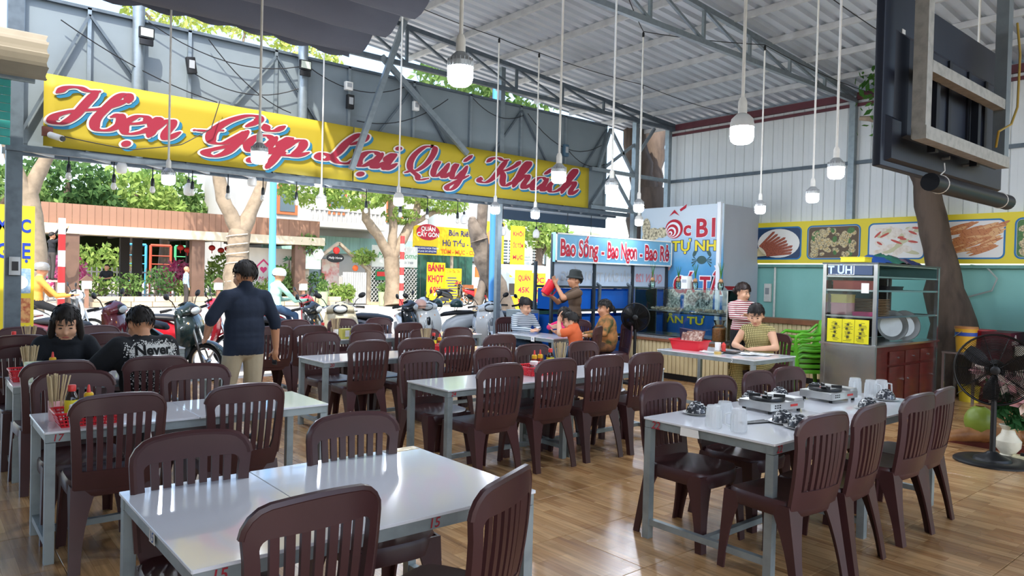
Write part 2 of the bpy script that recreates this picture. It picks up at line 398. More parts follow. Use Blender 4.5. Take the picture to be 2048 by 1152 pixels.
# ================================================================ chairs
CH = mat('brown_chair_plastic', '4a2c2d', .34, spec=.5, var=.35, vs_=5, var2='37211f', obj_rand=.25)
def back_y(x, z):
    t = (z-.40)/.485
    return -.185-.055*t-.03*math.sin(math.pi*min(max(t, 0), 1))*.5-.03*(1-(x/.21)**2)
def bw(z): return .395+.05*min(1, max(0, (z-.40)/.40))
def loop_pts(hw0, hw1, z0, z1, r, nx=6, nz=6, nc=4):
    """rounded trapezoid in (x,z), starting bottom left, counter-clockwise"""
    P = []
    def hw(z): return hw0+(hw1-hw0)*(z-z0)/(z1-z0)
    for k in range(nx+1): P.append((-hw0*.93+2*hw0*.93*k/nx, z0))
    for k in range(1, nz+1):
        z = z0+(z1-r-z0)*k/nz; P.append((hw(z), z))
    for k in range(1, nc+1):
        a = R(90*k/nc); P.append((hw1-r+r*math.cos(a), z1-r+r*math.sin(a)))
    for k in range(1, nx): P.append((hw1-r-2*(hw1-r)*k/nx, z1))
    for k in range(nc+1):
        a = R(90+90*k/nc); P.append((-hw1+r+r*math.cos(a), z1-r+r*math.sin(a)))
    for k in range(1, nz+1):
        z = z1-r-(z1-r-z0)*k/nz; P.append((-hw(z), z))
    return P
def crown(x, z):   # slight arch of the top rail
    return z+(.018*(1-(x/.2)**2) if z > .80 else 0)
def make_chair():
    t = thing('dining_chair', 'x', 'chair')
    # backrest frame
    outer = loop_pts(.198, .222, .405, .868, .075); inner = loop_pts(.160, .178, .505, .79, .03)
    n = len(outer); TH = .013; mb = MB(); V = []
    for P, off, th in ((outer, 0, .010), (outer, 0, -.010), (inner, 0, -TH), (inner, 0, TH)):
        for x, z in P: V.append((x, back_y(x, z)+th, crown(x, z)))
    mid = []
    F = []
    for a, b in ((0, 1), (1, 2), (2, 3), (3, 0)):
        for i in range(n): j = (i+1) % n; F.append((a*n+i, b*n+i, b*n+j, a*n+j))
    mb.add(V, F)
    # stiffening rim on the outer edge
    mb.tube([(x*.985, back_y(x, z), crown(x, z)) for x, z in outer[7:-6]], .014, 6)
    mb.build('backrest', CH, t, fix=True)
    # slats
    pitch = .318/7
    for i in range(7):
        xc = -.159+pitch*(i+.5); V = []; m = 6
        for k in range(m+1):
            z = .50+(.80-.50)*k/m
            sc = .93+.07*k/m
            for dx, dy in ((-.0145, -.008), (.0145, -.008), (.0145, .006), (-.0145, .006)):
                V.append(((xc+dx)*sc, back_y(xc, z)+dy, z))
        F = [(k*4+j, k*4+(j+1) % 4, (k+1)*4+(j+1) % 4, (k+1)*4+j) for k in range(m) for j in range(4)]
        MB().add(V, F).build('slat', CH, t)
    # seat
    mb = MB(); N = 28; rings = []
    def se(hx, hy, cy, z, p=4.5):
        out = []
        for k in range(N):
            a = 2*math.pi*k/N; c, s = math.cos(a), math.sin(a)
            q = (abs(c)**p+abs(s)**p)**(-1/p); x = hx*c*q; y = cy+hy*s*q
            zz = z-(.022*max(0, (y-.13)/.09)**2 if y > .13 else 0)
            out.append((x, y, zz))
        return out
    rings = [se(.175, .165, .01, .40), se(.205, .205, .0, .365), se(.212, .212, .0, .372), se(.213, .214, .0, .43), se(.205, .206, .0, .445), se(.18, .18, 0, .442), se(.10, .10, 0, .436), se(.02, .02, 0, .435)]
    mb.loft(rings); mb.build('seat', CH, t, smooth=50)
    # legs: angle section, wide at the top
    for sx in (-1, 1):
        for fr in (1, -1):
            V = []; m = 6
            for k in range(m+1):
                u = k/m; z = .425*(1-u)
                wd = .050+.075*(1-u)**2.2
                if fr == 1: X = .207+.012*u; Y = .200+.025*u
                else: X = .206+.012*u; Y = -.198-.075*u
                dp = .042+.075*(1-u)**2.2
                th = .012
                pts = [(X, Y), (X-wd, Y), (X-wd, Y-fr*th), (X-th, Y-fr*th), (X-th, Y-fr*dp), (X, Y-fr*dp)]
                for (x, y) in pts: V.append((sx*x, y, z))
            F = [(k*6+j, k*6+(j+1) % 6, (k+1)*6+(j+1) % 6, (k+1)*6+j) for k in range(m) for j in range(6)]+[tuple(range(6)), tuple(range(m*6, m*6+6))]
            MB().add(V, F).build('leg', CH, t, fix=True)
    return t
CHAIR0 = make_chair(); _used = [False]
def chair(bx, by, face, label, group, rot=0.):
    """bx,by: where the top of the backrest is; face 'F' looks to +y, 'N' to -y"""
    rz = (0 if face == 'F' else math.pi)+R(rot)
    off = Matrix.Rotation(rz, 2) @ Vector((0, .265))
    loc = (bx+off[0], by+off[1], 0)
    if not _used[0]:
        _used[0] = True; o = CHAIR0; o.location = loc; o.rotation_euler = (0, 0, rz); o['label'] = label; o['group'] = group; return o
    return dup(CHAIR0, loc, rz, label, group)
# ================================================================ tables
TOPW = mat('white_ceramic_top', 'e6e8ec', .09, spec=.6, var=.06, vs_=2, coat=.3)
TFRAME = mat('table_steel_frame', '9ba5a6', .42, .45, var=.45, vs_=9, var2='6f7877')
RED_PAINT = mat('red_marker', 'a02a34', .6)
BLUE_PAINT = mat('blue_marker', '2d5ea8', .6)
PAPER = mat('white_paper', 'f2f1ec', .7)
def table(x0, x1, y0, y1, h, label, seams=(), mids=(), along='x', lower='x', leg=.045):
    t = thing('dining_table', label, 'table', ((x0+x1)/2, (y0+y1)/2, 0)); cx, cy = (x0+x1)/2, (y0+y1)/2
    edges = [x0]+list(seams)+[x1]
    for a, b in zip(edges[:-1], edges[1:]):
        MB().rbox(((a+b)/2-cx, 0, h-.006), (b-a-.003, y1-y0, .012), .004, n=1).build('tabletop', TOPW, t)
    ix0, ix1, iy0, iy1 = x0-cx+.03, x1-cx-.03, y0-cy+.03, y1-cy-.03
    r = MB()
    fz = h-.035
    for y in (iy0, iy1): r.box((0, y, fz), (x1-x0-.012, .04, .045))
    for x in [ix0, ix1]+[m-cx for m in mids]: r.box((x, 0, fz), (.04, y1-y0-.10, .045))
    r.build('apron', TFRAME, t)
    lx = [ix0, ix1]+[m-cx for m in mids]
    for x in lx:
        for y in (iy0, iy1): MB().box((x, y, (h-.06)/2), (leg, leg, h-.06)).build('leg', TFRAME, t)
        MB().box((x, 0, .10), (.035, iy1-iy0-leg, .035)).build('stretcher', TFRAME, t)
    if lower: MB().box((0, 0, .10), (ix1-ix0-.035, .035, .034)).build('stretcher', TFRAME, t)
    return t
T15 = table(.62, 1.935, 2.11, 3.02, .686, 'bare white table numbered 15 in the foreground', seams=(1.115,))
T17 = table(.54, 2.10, 4.305, 4.887, .686, 'white table with the red condiment basket beside the foreground table', seams=(1.3,))
TLB = table(.57, 2.05, 6.07, 6.60, .686, 'white table where the girl in the black hoodie sits')
TLC = table(.6, 2.3, 8.15, 8.72, .686, 'white table behind the girl in the black hoodie, near the street')
T24 = table(3.062, 5.62, 4.335, 4.911, .686, 'long white table holding the red basket near the middle of the room', seams=(4.33,), mids=(4.29, 4.37))
T20 = table(3.015, 5.62, 6.294, 6.89, .686, 'long white table behind the red-basket table, seating eight', seams=(4.33,), mids=(4.29, 4.37))
TR2 = table(3.57, 6.45, 8.30, 8.88, .686, 'long white table nearest the parked scooters', seams=(5.0,), mids=(5.0,))
TPE = table(6.86, 7.46, 7.21, 8.45, .686, 'white table shared by the family near the seafood tanks', lower=None)
T22 = table(3.37, 5.55, 1.90, 2.75, .72, 'white table numbered 22 set with stoves and bowls', seams=(4.46,), mids=(4.46,))
TCN = table(7.085, 7.98, 4.265, 5.60, .686, 'white cashier table with papers and a red tray', lower=None)
# painted numbers and stickers on table frames
def fy(x, z, y): return plane_T((x, y, z), (1, 0, 0), (0, 0, 1))       # face looking -y
def fx(y, z, x): return plane_T((x, y, z), (0, -1, 0), (0, 0, 1))      # face looking -x
def num(tbl, s, T, size, m):
    T2 = Matrix.Translation(-tbl.location) @ T
    lettering(tbl, s, T2, size, m, bold=.012*size, shear=.15, name='painted_number')
num(T15, '15', fy(.70, .65, 2.118), .05, RED_PAINT); num(T15, '15', fy(1.45, .65, 2.118), .05, RED_PAINT)
num(T15, '15', fx(2.55, .652, .622), .05, BLUE_PAINT); num(T17, '17', fy(.60, .65, 4.312), .05, RED_PAINT)
num(T20, '20', fy(3.10, .65, 6.30), .045, RED_PAINT); num(T24, '24', fy(3.12, .65, 4.342), .045, RED_PAINT)
num(T22, '22', fx(2.66, .682, 3.375), .062, RED_PAINT); num(T22, '22', fy(3.43, .685, 1.905), .055, RED_PAINT)
num(TCN, '2', fx(4.55, .65, 7.09), .05, PAPER)
for tb_, T, wd in ((T15, plane_T((.6245, 2.55, .652), (0, -1, 0), (0, 0, 1)), .075), (T22, plane_T((3.374, 2.42, .682), (0, -1, 0), (0, 0, 1)), .13)):
    b = MB(); flatpoly(b, [(-wd/2, -.024), (wd/2, -.02), (wd/2-.008, .024), (-wd/2+.004, .026)], Matrix.Translation(-tb_.location) @ T, .0 if wd > .1 else -.0005)
    b.build('sticker', PAPER, tb_, smooth=0)
# ================================================================ chair rows
ORD = ['first', 'second', 'third', 'fourth']
def row(tname, side, xs_, y, face, jit=.03, desc='dark brown slatted chair', rots=None, group=None):
    n = len(xs_)
    for i, x in enumerate(xs_):
        if n == 1: w_ = 'only one'
        elif n == 2: w_ = ('left one', 'right one')[i]
        else: w_ = ORD[i]+' from the left'
        chair(x, y+rnd.uniform(-jit, jit), face, f'{desc}, {side} side of {tname}, {w_}', group or f'chairs at {tname}', (rots[i] if rots else rnd.uniform(-4, 4)))
row('table 15', 'far', [.87, 1.575], 2.985, 'N', .01, 'brown slatted chair')
chair(.932, 1.955, 'F', 'brown slatted chair, near side of table 15, left one', 'chairs at table 15', 3); chair(1.525, 1.79, 'F', 'brown slatted chair, near side of table 15, turned aside at the right', 'chairs at table 15', 25)
row('table 17', 'near', [.84, 1.487], 4.077, 'F', .01); row('table 17', 'far', [.79, 1.505], 5.12, 'N', .02)
row("the hooded girl's table", 'near', [.80, 1.41], 5.70, 'F', .02); row("the hooded girl's table", 'far', [.73, 1.42], 6.95, 'N', .02)
row("the table behind the hooded girl", 'near', [.813, 1.52], 7.89, 'F', .01); row("the table behind the hooded girl", 'far', [.92, 1.6], 8.93, 'N', .01)
row('the red-basket table', 'near', [3.383, 3.983, 4.543, 5.062], 4.11, 'F'); row('the red-basket table', 'far', [3.339, 4.094, 4.598, 5.305], 5.14, 'N')
row('the long middle table', 'near', [3.41, 3.967, 4.483, 5.075], 6.15, 'F'); row('the long middle table', 'far', [3.382, 3.93, 4.685, 5.191], 7.18, 'N')
row('the table by the scooters', 'near', [3.30, 3.73, 4.493, 5.125], 8.14, 'F'); row('the table by the scooters', 'far', [3.95, 4.633, 5.213], 9.17, 'N', .01)
row('table 22', 'near', [3.545, 4.03, 4.70, 5.12], 1.70, 'F', .02, 'dark maroon slatted chair', rots=[-6, 3, -3, 2]); row('table 22', 'far', [3.64, 4.216, 4.74, 5.18], 2.86, 'N', .02, 'dark maroon slatted chair')
# ================================================================ yellow banner with script lettering
YEL = mat('banner_yellow', 'a6931f', .65, var=.15, vs_=1.5, var2='98861a', bump=.05, bs=4)
B_RED = mat('banner_red', '8a1a31', .6); B_WHT = mat('banner_white', 'c8c3bb', .55); B_BLU = mat('banner_blue', '1a6a8c', .55)
GL = {
 'e': (.88, [[(.12,.5),(.5,.62),(.74,.8),(.6,1.),(.3,.93),(.06,.48),(.28,.03),(.7,.16),(1.,.48)]]),
 'n': (1.18, [[(.0,.55),(.12,.85),(.22,1.),(.21,.5),(.19,0)], [(.2,.3),(.45,.85),(.7,1.),(.78,.75),(.72,.3),(.86,.02),(1.2,.45)]]),
 'a': (1.08, [[(.78,.85),(.5,1.),(.2,.85),(.06,.4),(.25,.02),(.5,.15),(.75,.6)], [(.84,1.),(.76,.3),(.88,.02),(1.15,.45)]]),
 'p': (1.15, [[(-.05,.5),(.12,.85),(.24,1.),(.16,.2),(.06,-.85)], [(.2,.3),(.45,.85),(.72,1.),(.86,.65),(.7,.12),(.4,.02),(.22,.2)], [(.55,.05),(.85,.05),(1.2,.35)]]),
 'i': (.52, [[(.0,.55),(.12,.85),(.24,1.),(.18,.25),(.3,.02),(.58,.45)]]),
 'u': (1.12, [[(.0,.6),(.16,1.),(.12,.35),(.3,.02),(.55,.2),(.78,.75)], [(.8,1.),(.74,.25),(.88,.02),(1.18,.45)]]),
 'y': (1.08, [[(.0,.6),(.16,1.),(.12,.35),(.3,.02),(.55,.2),(.78,.75)], [(.82,1.),(.74,.1),(.62,-.55),(.35,-.8),(.15,-.6),(.45,-.25),(1.15,.35)]]),
 'h': (1.15, [[(.0,.4),(.3,1.0),(.5,1.75),(.38,2.),(.24,1.6),(.2,.8),(.18,0)], [(.2,.3),(.45,.85),(.68,1.),(.76,.75),(.7,.3),(.84,.02),(1.18,.45)]]),
 'c': (.85, [[(.72,.75),(.62,1.),(.3,.93),(.06,.48),(.28,.03),(.65,.12),(.95,.48)]]),
 'H': (2.1, [[(-.45,1.55),(-.25,1.85),(.1,1.95),(.45,1.85),(.8,1.92)], [(.72,1.9),(.58,1.2),(.45,.5),(.2,.1),(-.1,.12),(-.1,.42),(.25,.72),(.7,.9),(1.15,1.08),(1.5,1.35),(1.8,1.7)],
             [(1.9,1.6),(1.75,1.98),(1.5,1.85),(1.3,1.2),(1.16,.5),(1.35,.05),(1.75,.08),(2.0,.45),(1.85,.9),(1.6,.75)]]),
 'G': (1.5, [[(1.15,1.35),(1.42,1.75),(1.3,2.),(.9,1.9),(.45,1.4),(.22,.75),(.4,.22),(.8,.25),(1.15,.8),(1.28,1.05)], [(-.35,.72),(.05,.78),(.5,.92)], [(1.28,1.1),(1.15,.2),(1.,-.3),(.7,-.55),(.4,-.4),(.6,-.15),(1.4,.4)]]),
 'L': (1.3, [[(.75,1.25),(1.1,1.6),(1.08,1.95),(.8,1.9),(.55,1.3),(.42,.6),(.15,.12),(-.15,.2),(-.1,.45),(.25,.35),(.65,.05),(1.05,.08),(1.3,.4)]]),
 'Q': (1.5, [[(.95,1.98),(.55,1.85),(.22,1.3),(.15,.7),(.35,.25),(.7,.25),(1.05,.75),(1.2,1.4),(1.15,1.85),(.95,1.98)], [(.1,.0),(.4,.12),(.8,-.08),(1.05,-.35),(1.5,-.2)]]),
 'K': (1.55, [[(-.35,1.55),(-.15,1.85),(.15,1.95),(.45,1.85),(.75,1.92)], [(.66,1.9),(.52,1.1),(.38,.45),(.1,.08),(-.25,.1),(-.3,.38)], [(1.45,1.95),(1.3,1.6),(.95,1.2),(.5,1.0)], [(.6,1.05),(.85,.75),(1.0,.25),(1.25,.02),(1.6,.4)]]),
}
def crom(P, n=7):
    P = [Vector((p[0], p[1])) for p in P]; P = [2*P[0]-P[1]]+P+[2*P[-1]-P[-2]]; out = []
    for i in range(1, len(P)-2):
        a, b, c, d = P[i-1:i+3]
        for k in range(n):
            t = k/n; out.append(.5*((2*b)+(c-a)*t+(2*a-5*b+4*c-d)*t*t+(3*b-3*c+d-a)*t**3))
    return out+[P[-2]]
def word_strokes(word, dia):
    x = 0; S = []; D = []
    for i, ch in enumerate(word):
        adv, st = GL[ch]
        for s in st: S.append([(p[0]+x, p[1]) for p in s])
        for d in dia.get(i, ''):
            if d == '.': D.append(('dot', x+.45, -.5, .17))
            if d == "i": D.append(('dot', x+.32, 1.45, .15))
            if d == "'": S.append([(x+.52, 1.3), (x+.68, 1.5), (x+.86, 1.78)])
            if d == 'u': S.append([(x+.2, 1.6), (x+.42, 1.32), (x+.68, 1.36), (x+.9, 1.68)])
        x += adv
    return S, D
def ribbon(mb, S, D, grow, z, mi, f):
    thick, thin = .37, .11
    for si, s in enumerate(S):
        z = z+.00035
        P = crom(s); n = len(P); V = []
        for i, p in enumerate(P):
            t = P[min(i+1, n-1)]-P[max(i-1, 0)]; t = t.normalized() if t.length > 1e-6 else Vector((1, 0))
            wd = thin+(thick-thin)*min(1, abs(t.y*.97-t.x*.12))**1.6
            e = min(1, (min(i, n-1-i)+2.5)/5); wd = wd*e+grow*2; nn = Vector((-t.y, t.x))
            for q in (p+nn*wd/2, p-nn*wd/2): V.append(f(q.x, q.y, z+.00025*i/n))
        mb.add(V, [(2*i, 2*i+1, 2*i+3, 2*i+2) for i in range(n-1)], mi)
        for p, t0 in ((P[0], 0), (P[-1], 0)):
            r = thin*.5+grow
            mb.add([f(p.x+r*math.cos(a), p.y+r*math.sin(a), z+.0003) for a in (2*math.pi*k/10 for k in range(10))], [tuple(range(10))], mi)
    for _, x, y, r in D:
        mb.add([f(x+(r+grow)*math.cos(a), y+(r+grow)*math.sin(a), z) for a in (2*math.pi*k/18 for k in range(18))], [tuple(range(18))], mi)
bn = thing('banner', 'long yellow fabric banner with red script lettering above the shop front', 'banner', (1.14, 9.44, 2.86))
def cloth(x0, x1, name):
    V = []; F = []; nx = max(2, int((x1-x0)/.12)); nz = 5
    for i in range(nx+1):
        x = x0+(x1-x0)*i/nx
        for k in range(nz+1):
            z = .80*k/nz-.006*x*(k/nz); sag = .008*math.sin(x*2.1+k)*math.sin(x*.7)
            V.append((x, sag+.012, z))
    F = [(i*(nz+1)+k, (i+1)*(nz+1)+k, (i+1)*(nz+1)+k+1, i*(nz+1)+k+1) for i in range(nx) for k in range(nz)]
    o = MB().add(V, F).build(name, YEL, bn)
    sm = o.modifiers.new('thick', 'SOLIDIFY'); sm.thickness = .004
    return o
cloth(0, 3.77, 'banner_cloth'); cloth(3.785, 8.66, 'banner_cloth')
for word, dia, X0, X1 in (('Hen', {1: '.'}, 1.22, 2.55), ('Gap', {1: 'u.'}, 2.72, 4.22), ('Lai', {1: '.', 2: 'i'}, 4.37, 5.62), ('Quy', {2: "'"}, 5.77, 7.03), ('Khach', {2: "'"}, 7.2, 9.5)):
    S, D = word_strokes(word, dia)
    sl = .34; xs = [p[0]+sl*p[1] for s in S for p in s]; a, b = min(xs), max(xs); k = (X1-X0)/(b-a); kz = .232
    def f(x, y, z, k=k, a=a, X0=X0): return (X0-1.14+(x+sl*y-a)*k, -z, .245+y*kz-.006*(X0-1.14))
    def fs(x, y, z, f=f): q = f(x, y, z); return (q[0]+.035, q[1], q[2]-.03)
    for nm, g, z, m_, ff in (('letter_shadow', .075, .004, B_BLU, fs), ('letter_outline', .075, .009, B_WHT, f), ('lettering', 0, .014, B_RED, f)):
        mb = MB(); ribbon(mb, S, D, g, z, 0, ff); mb.build(nm, m_, bn, smooth=0)
# ================================================================ pleated grey awning
AWN = mat('grey_awning_fabric', '5e616b', .8, var=.2, vs_=3, var2='50535d', bump=.1, bs=60)
aw = thing('awning', 'dark grey pleated fabric awning hanging under the roof', 'awning', (0, 8.2, 4.35))
PL = .62; NPL = 19; sagv = .21
mb = MB(); prof = []
lift = lambda d: .0945*min(d, 4)+.02*max(0, d-4)
for k in range(NPL):
    for j in range(5):
        t = j/5; prof.append((-(k+t)*PL, lift((k+t)*PL)-sagv*math.sin(math.pi*t)**.8*(1-.25*t)))
prof.append((-NPL*PL, lift(NPL*PL)))
X0, X1 = -4.2, 4.19
nx = 14; V = []; 
for i in range(nx+1):
    x = X0+(X1-X0)*i/nx
    for (y, z) in prof: V.append((x, y, z+.012*math.sin(i*2.3+y)))
n = len(prof)
F = [(i*n+k, (i+1)*n+k, (i+1)*n+k+1, i*n+k+1) for i in range(nx) for k in range(n-1)]
o = mb.add(V, F).build('fabric', AWN, aw, smooth=60); sm = o.modifiers.new('thick', 'SOLIDIFY'); sm.thickness = .006
# scalloped valance
V = []; nv = 96
for i in range(nv+1):
    x = X0+(X1-X0)*i/nv; d = .10+.05*abs(math.sin(math.pi*x/.46))+.02*math.sin(x*1.7)
    V += [(x, .012, .02), (x, .02+.01*math.sin(x*6), -d)]
o = MB().add(V, [(2*i, 2*i+1, 2*i+3, 2*i+2) for i in range(nv)]).build('valance', AWN, aw, smooth=60); sm = o.modifiers.new('thick', 'SOLIDIFY'); sm.thickness = .005
for k in range(0, NPL+1): MB().cyl((X0, -k*PL, lift(k*PL)+.01), (X1, -k*PL, lift(k*PL)+.01), .016, n=6).build('awning_bar', STEEL, aw)
# ================================================================ beige awning and shutter of the neighbour
bw_ = thing('shop_canopy', 'beige ribbed canopy end at the left edge of the shop front', 'canopy', (0, 8.9, 3.4))
CREAM = mat('cream_sheet', '8d8573', .6, var=.2, vs_=4)
V = []; arc = [(R(-60+14*k)) for k in range(14)]
prof2 = []
for k in range(25):
    a = R(-70+190*k/24); prof2.append((.0+.22*math.cos(a)*1.05, .26+.25*math.sin(a)))
V = []; 
for k, (yy, zz) in enumerate(prof2):
    wv = .012*(1 if k % 4 < 2 else -1); V += [(-2.5, -yy-wv*.2, zz+wv), (1.08+.012*math.sin(k*1.6), -yy-wv*.2, zz+wv)]
MB().add(V, [(2*k, 2*k+1, 2*k+3, 2*k+2) for k in range(24)]).build('canopy_sheet', CREAM, bw_, smooth=0)
MB().box((-.7, .05, .05), (3.4, .05, .06)).build('canopy_bar', STEEL, bw_)
sh = thing('roller_shutter', 'teal roller shutter under the beige canopy', 'shutter', (0, 9.0, 2.75))
TSH = mat('teal_shutter', '2f8f86', .5, .2, var=.2, vs_=5)
for k in range(9): MB().rbox((-.85, 0, .05+k*.085), (3.3, .03, .08), .012).build('slat', TSH, sh)
# ================================================================ pendant lamps
BULBM = mat('lit_bulb', 'eaf2ff', .4, emit=BULB)
HOUS = mat('bulb_housing', 'd9d8d2', .45); HOUS2 = mat('bulb_housing_grey', 'a9acad', .4, .3)
def pendant(x, y, z, ztop, kind, label, scale=1.):
    t = thing('pendant_lamp', label, 'lamp', (x, y, z), group='hanging bulb lamps')
    MB().cyl((0, 0, .16*scale), (.0, 0, ztop-z), .011, n=8).build('rod', WHITE_PVC, t)
    MB().lathe([(.004, ztop-z+.02), (.016, ztop-z), (.016, ztop-z-.05), (.006, ztop-z-.06)], 8).build('clip', BLACK, t)
    MB().lathe([(r*scale, q*scale) for r, q in ((.02, .075), (.026, .08), (.026, .15), (.016, .175))], 14).build('socket', WHITE_PVC, t)
    mb = MB()
    if kind == 'rib':
        mb.lathe([(r*scale, q*scale) for r, q in ((.067, .0), (.069, .03), (.05, .06), (.028, .082))], 20)
        for k in range(20):
            a = 2*math.pi*k/20; mb.box((math.cos(a)*.064*scale, math.sin(a)*.064*scale, .024*scale), (.013*scale, .004*scale, .046*scale), rz=a)
        m_ = HOUS2
    else:
        mb.lathe([(r*scale, q*scale) for r, q in ((.069, .0), (.069, .02), (.062, .05), (.04, .072), (.025, .082))], 20); m_ = HOUS
    mb.build('housing', m_, t)
    MB().lathe([(r*scale, q*scale) for r, q in ((.012, -.098), (.045, -.094), (.062, -.08), (.068, -.055), (.067, .0))], 20, capt=True).build('diffuser', BULBM, t)
    return t
K = 1.27
LAMPS = [(2.25, 3.14, 2.646, 4.9, 'rib', 'large lit ribbed bulb hanging nearest, in front of the yellow banner top', 1.0),
 (4.14, 2.63, 2.543, 5.1, 'bell', 'large lit smooth bulb hanging before the white wall cladding', 1.1),
 (2.29, 6.10, 2.543, 4.55, 'rib', 'lit bulb covering the letter p of the banner', 1.0), (2.11, 8.19, 2.515, 4.37, 'rib', 'lit bulb hanging just below the left part of the banner', 1.0),
 (4.40, 9.38, 2.543, 4.70, 'rib', 'lit bulb below the banner beside the pale blue street pole', 1.0), (5.02, 8.35, 2.543, 5.2, 'bell', 'lit bulb below the middle of the banner, above the street tree fork', 1.0),
 (6.59, 8.24, 2.543, 5.0, 'rib', 'lit bulb beside the slim steel post', 1.0), (7.48, 8.35, 2.543, 5.0, 'rib', 'lit bulb just right of the slim steel post', 1.0),
 (4.76, 4.99, 2.543, 5.1, 'rib', 'lit bulb covering the last letters of the banner', 1.05), (5.82, 5.27, 2.543, 4.85, 'rib', 'lit bulb right of the banner end', 1.0),
 (7.54, 6.33, 2.543, 4.85, 'rib', 'lit bulb above the blue seafood sign', 1.0), (9.45, 7.92, 2.543, 4.8, 'bell', 'lowest lit bulb over the right end of the blue seafood sign', 1.0),
 (8.62, 5.17, 2.543, 4.65, 'rib', 'small lit bulb beside the grey partition', 1.0), (7.74, 4.0, 2.543, 4.8, 'rib', 'lit bulb above the skewer picture', 1.0), (6.10, 2.95, 2.543, 5.0, 'rib', 'lit bulb between the wall post and the skewer picture', 1.0),
 (8.5, 2.65, 3.35, 5.05, 'rib', 'bulb lamp hidden behind the hanging television, only its rod showing', 1.0)]
for L_ in LAMPS: pendant(*L_)
# supply cables strung under the roof
CABLE = mat('black_cable', '1d1d1f', .6)
def cable(pts, label, r=.006, sag=.06, name='cable', m=None):
    P = []
    for a, b in zip(pts[:-1], pts[1:]):
        a = Vector(a); b = Vector(b)
        for k in range(10):
            t = k/10; p = a.lerp(b, t); p.z -= sag*4*t*(1-t)*(b-a).length/2; P.append(p)
    P.append(Vector(pts[-1])); o = MB().tube(P, r, 5).build(name, m or CABLE); tag(o, label, 'cable'); return o
cable([(4.7, 8.35, 5.22), (6.59, 8.24, 5.02), (7.48, 8.35, 5.02), (9.45, 7.92, 4.82), (12.2, 7.9, 4.75)], 'black cable under the roof feeding the lamps by the banner', sag=.03)
cable([(4.7, 5.0, 5.3), (5.82, 5.27, 4.87), (7.54, 6.33, 4.87), (8.62, 5.17, 4.67), (12.2, 5.3, 4.7)], 'black cable under the roof feeding the middle lamps', sag=.03)
cable([(4.14, 2.63, 5.12), (6.1, 2.95, 5.02), (7.74, 4.0, 4.82), (12.2, 4.0, 4.72)], 'black cable under the roof feeding the lamps before the white wall', sag=.03)
for i, (a, b, s) in enumerate([((1.3, 9.525, 4.3), (3.0, 9.46, 3.66), .10), ((2.2, 9.525, 4.5), (4.1, 9.525, 4.35), .22), ((4.2, 9.525, 4.4), (5.9, 9.525, 4.45), .28), ((2.9, 9.525, 4.45), (4.0, 9.525, 3.7), .2), ((5.0, 9.525, 3.75), (6.6, 9.525, 4.35), .2), ((7.1, 9.525, 4.45), (8.2, 9.525, 4.35), .3), ((8.3, 9.525, 4.4), (10.2, 9.525, 4.1), .35), ((2.7, 9.525, 4.0), (4.1, 9.525, 4.05), .25), ((9.3, 9.525, 3.9), (10.3, 9.525, 3.75), .3)]):
    cable([a, b], f'drooping black wire on the grey facade, {["first","second","third","fourth","fifth","sixth","seventh","eighth","ninth"][i]} from the left', r=.007, sag=s)
cable([(3.0, 9.36, 3.66), (2.9, 9.36, 3.3), (2.55, 9.36, 3.05), (2.0, 9.38, 2.92), (1.3, 9.38, 2.98)], 'thin cable drooping across the letter H to the camera', r=.006, sag=.02)
# festoon bulbs and unlit lamps below the facade beam
FBULB = mat('clear_festoon_bulb', 'dcd8cc', .2, spec=.8); UNLIT = mat('unlit_white_diffuser', 'eeeae2', .35)
FX = [(1.43, 2.62), (1.9, 2.55), (2.33, 2.55), (2.8, 2.56), (3.25, 2.55), (3.72, 2.57), (4.2, 2.55), (4.63, 2.55), (5.3, 2.52), (5.9, 2.5), (6.4, 2.5), (7.0, 2.48)]
PLC = ['first', 'second', 'third', 'fourth', 'fifth', 'sixth', 'seventh', 'eighth', 'ninth', 'tenth', 'eleventh', 'twelfth']
for i, (x, z) in enumerate(FX):
    t = thing('festoon_bulb', f'small unlit bulb on a black cord under the facade, {PLC[i]} from the left', 'bulb', (x, 9.75, z), group='festoon bulbs under the facade')
    MB().lathe([(.02, .0), (.024, .02), (.02, .09), (.007, .11), (.006, 2.84-z)], 10).build('socket', BLACK, t)
    MB().lathe([(.005, -.085), (.025, -.075), (.035, -.045), (.024, -.01), (.018, .0)], 12).build('globe', FBULB, t)
for i, (x, y, z, w_) in enumerate([(2.0, 9.84, 2.78, 'left of the second festoon bulb'), (2.78, 9.84, 2.58, 'near the fourth festoon bulb'), (3.6, 9.84, 2.78, 'near the sixth festoon bulb'), (4.55, 9.84, 2.86, 'near the eighth festoon bulb'), (8.05, 9.84, 2.35, 'right of the slim steel post'), (8.85, 9.84, 2.35, 'over the left end of the blue seafood sign'), (9.65, 9.84, 2.30, 'over the middle of the blue seafood sign'), (10.3, 9.84, 2.28, 'over the right part of the blue seafood sign'), (7.2, 9.84, 2.5, 'left of the slim steel post')]):
    t = thing('unlit_lamp', 'unlit white bulb outside, '+w_, 'lamp', (x, y, z), group='unlit bulbs outside')
    MB().lathe([(.02, .06), (.022, .1), (.006, .12), (.005, 2.86-z+.1)], 8).build('cord', BLACK, t)
    MB().lathe([(.01, -.1), (.05, -.09), (.062, -.06), (.062, .0), (.045, .04), (.02, .065)], 16).build('diffuser', UNLIT, t)
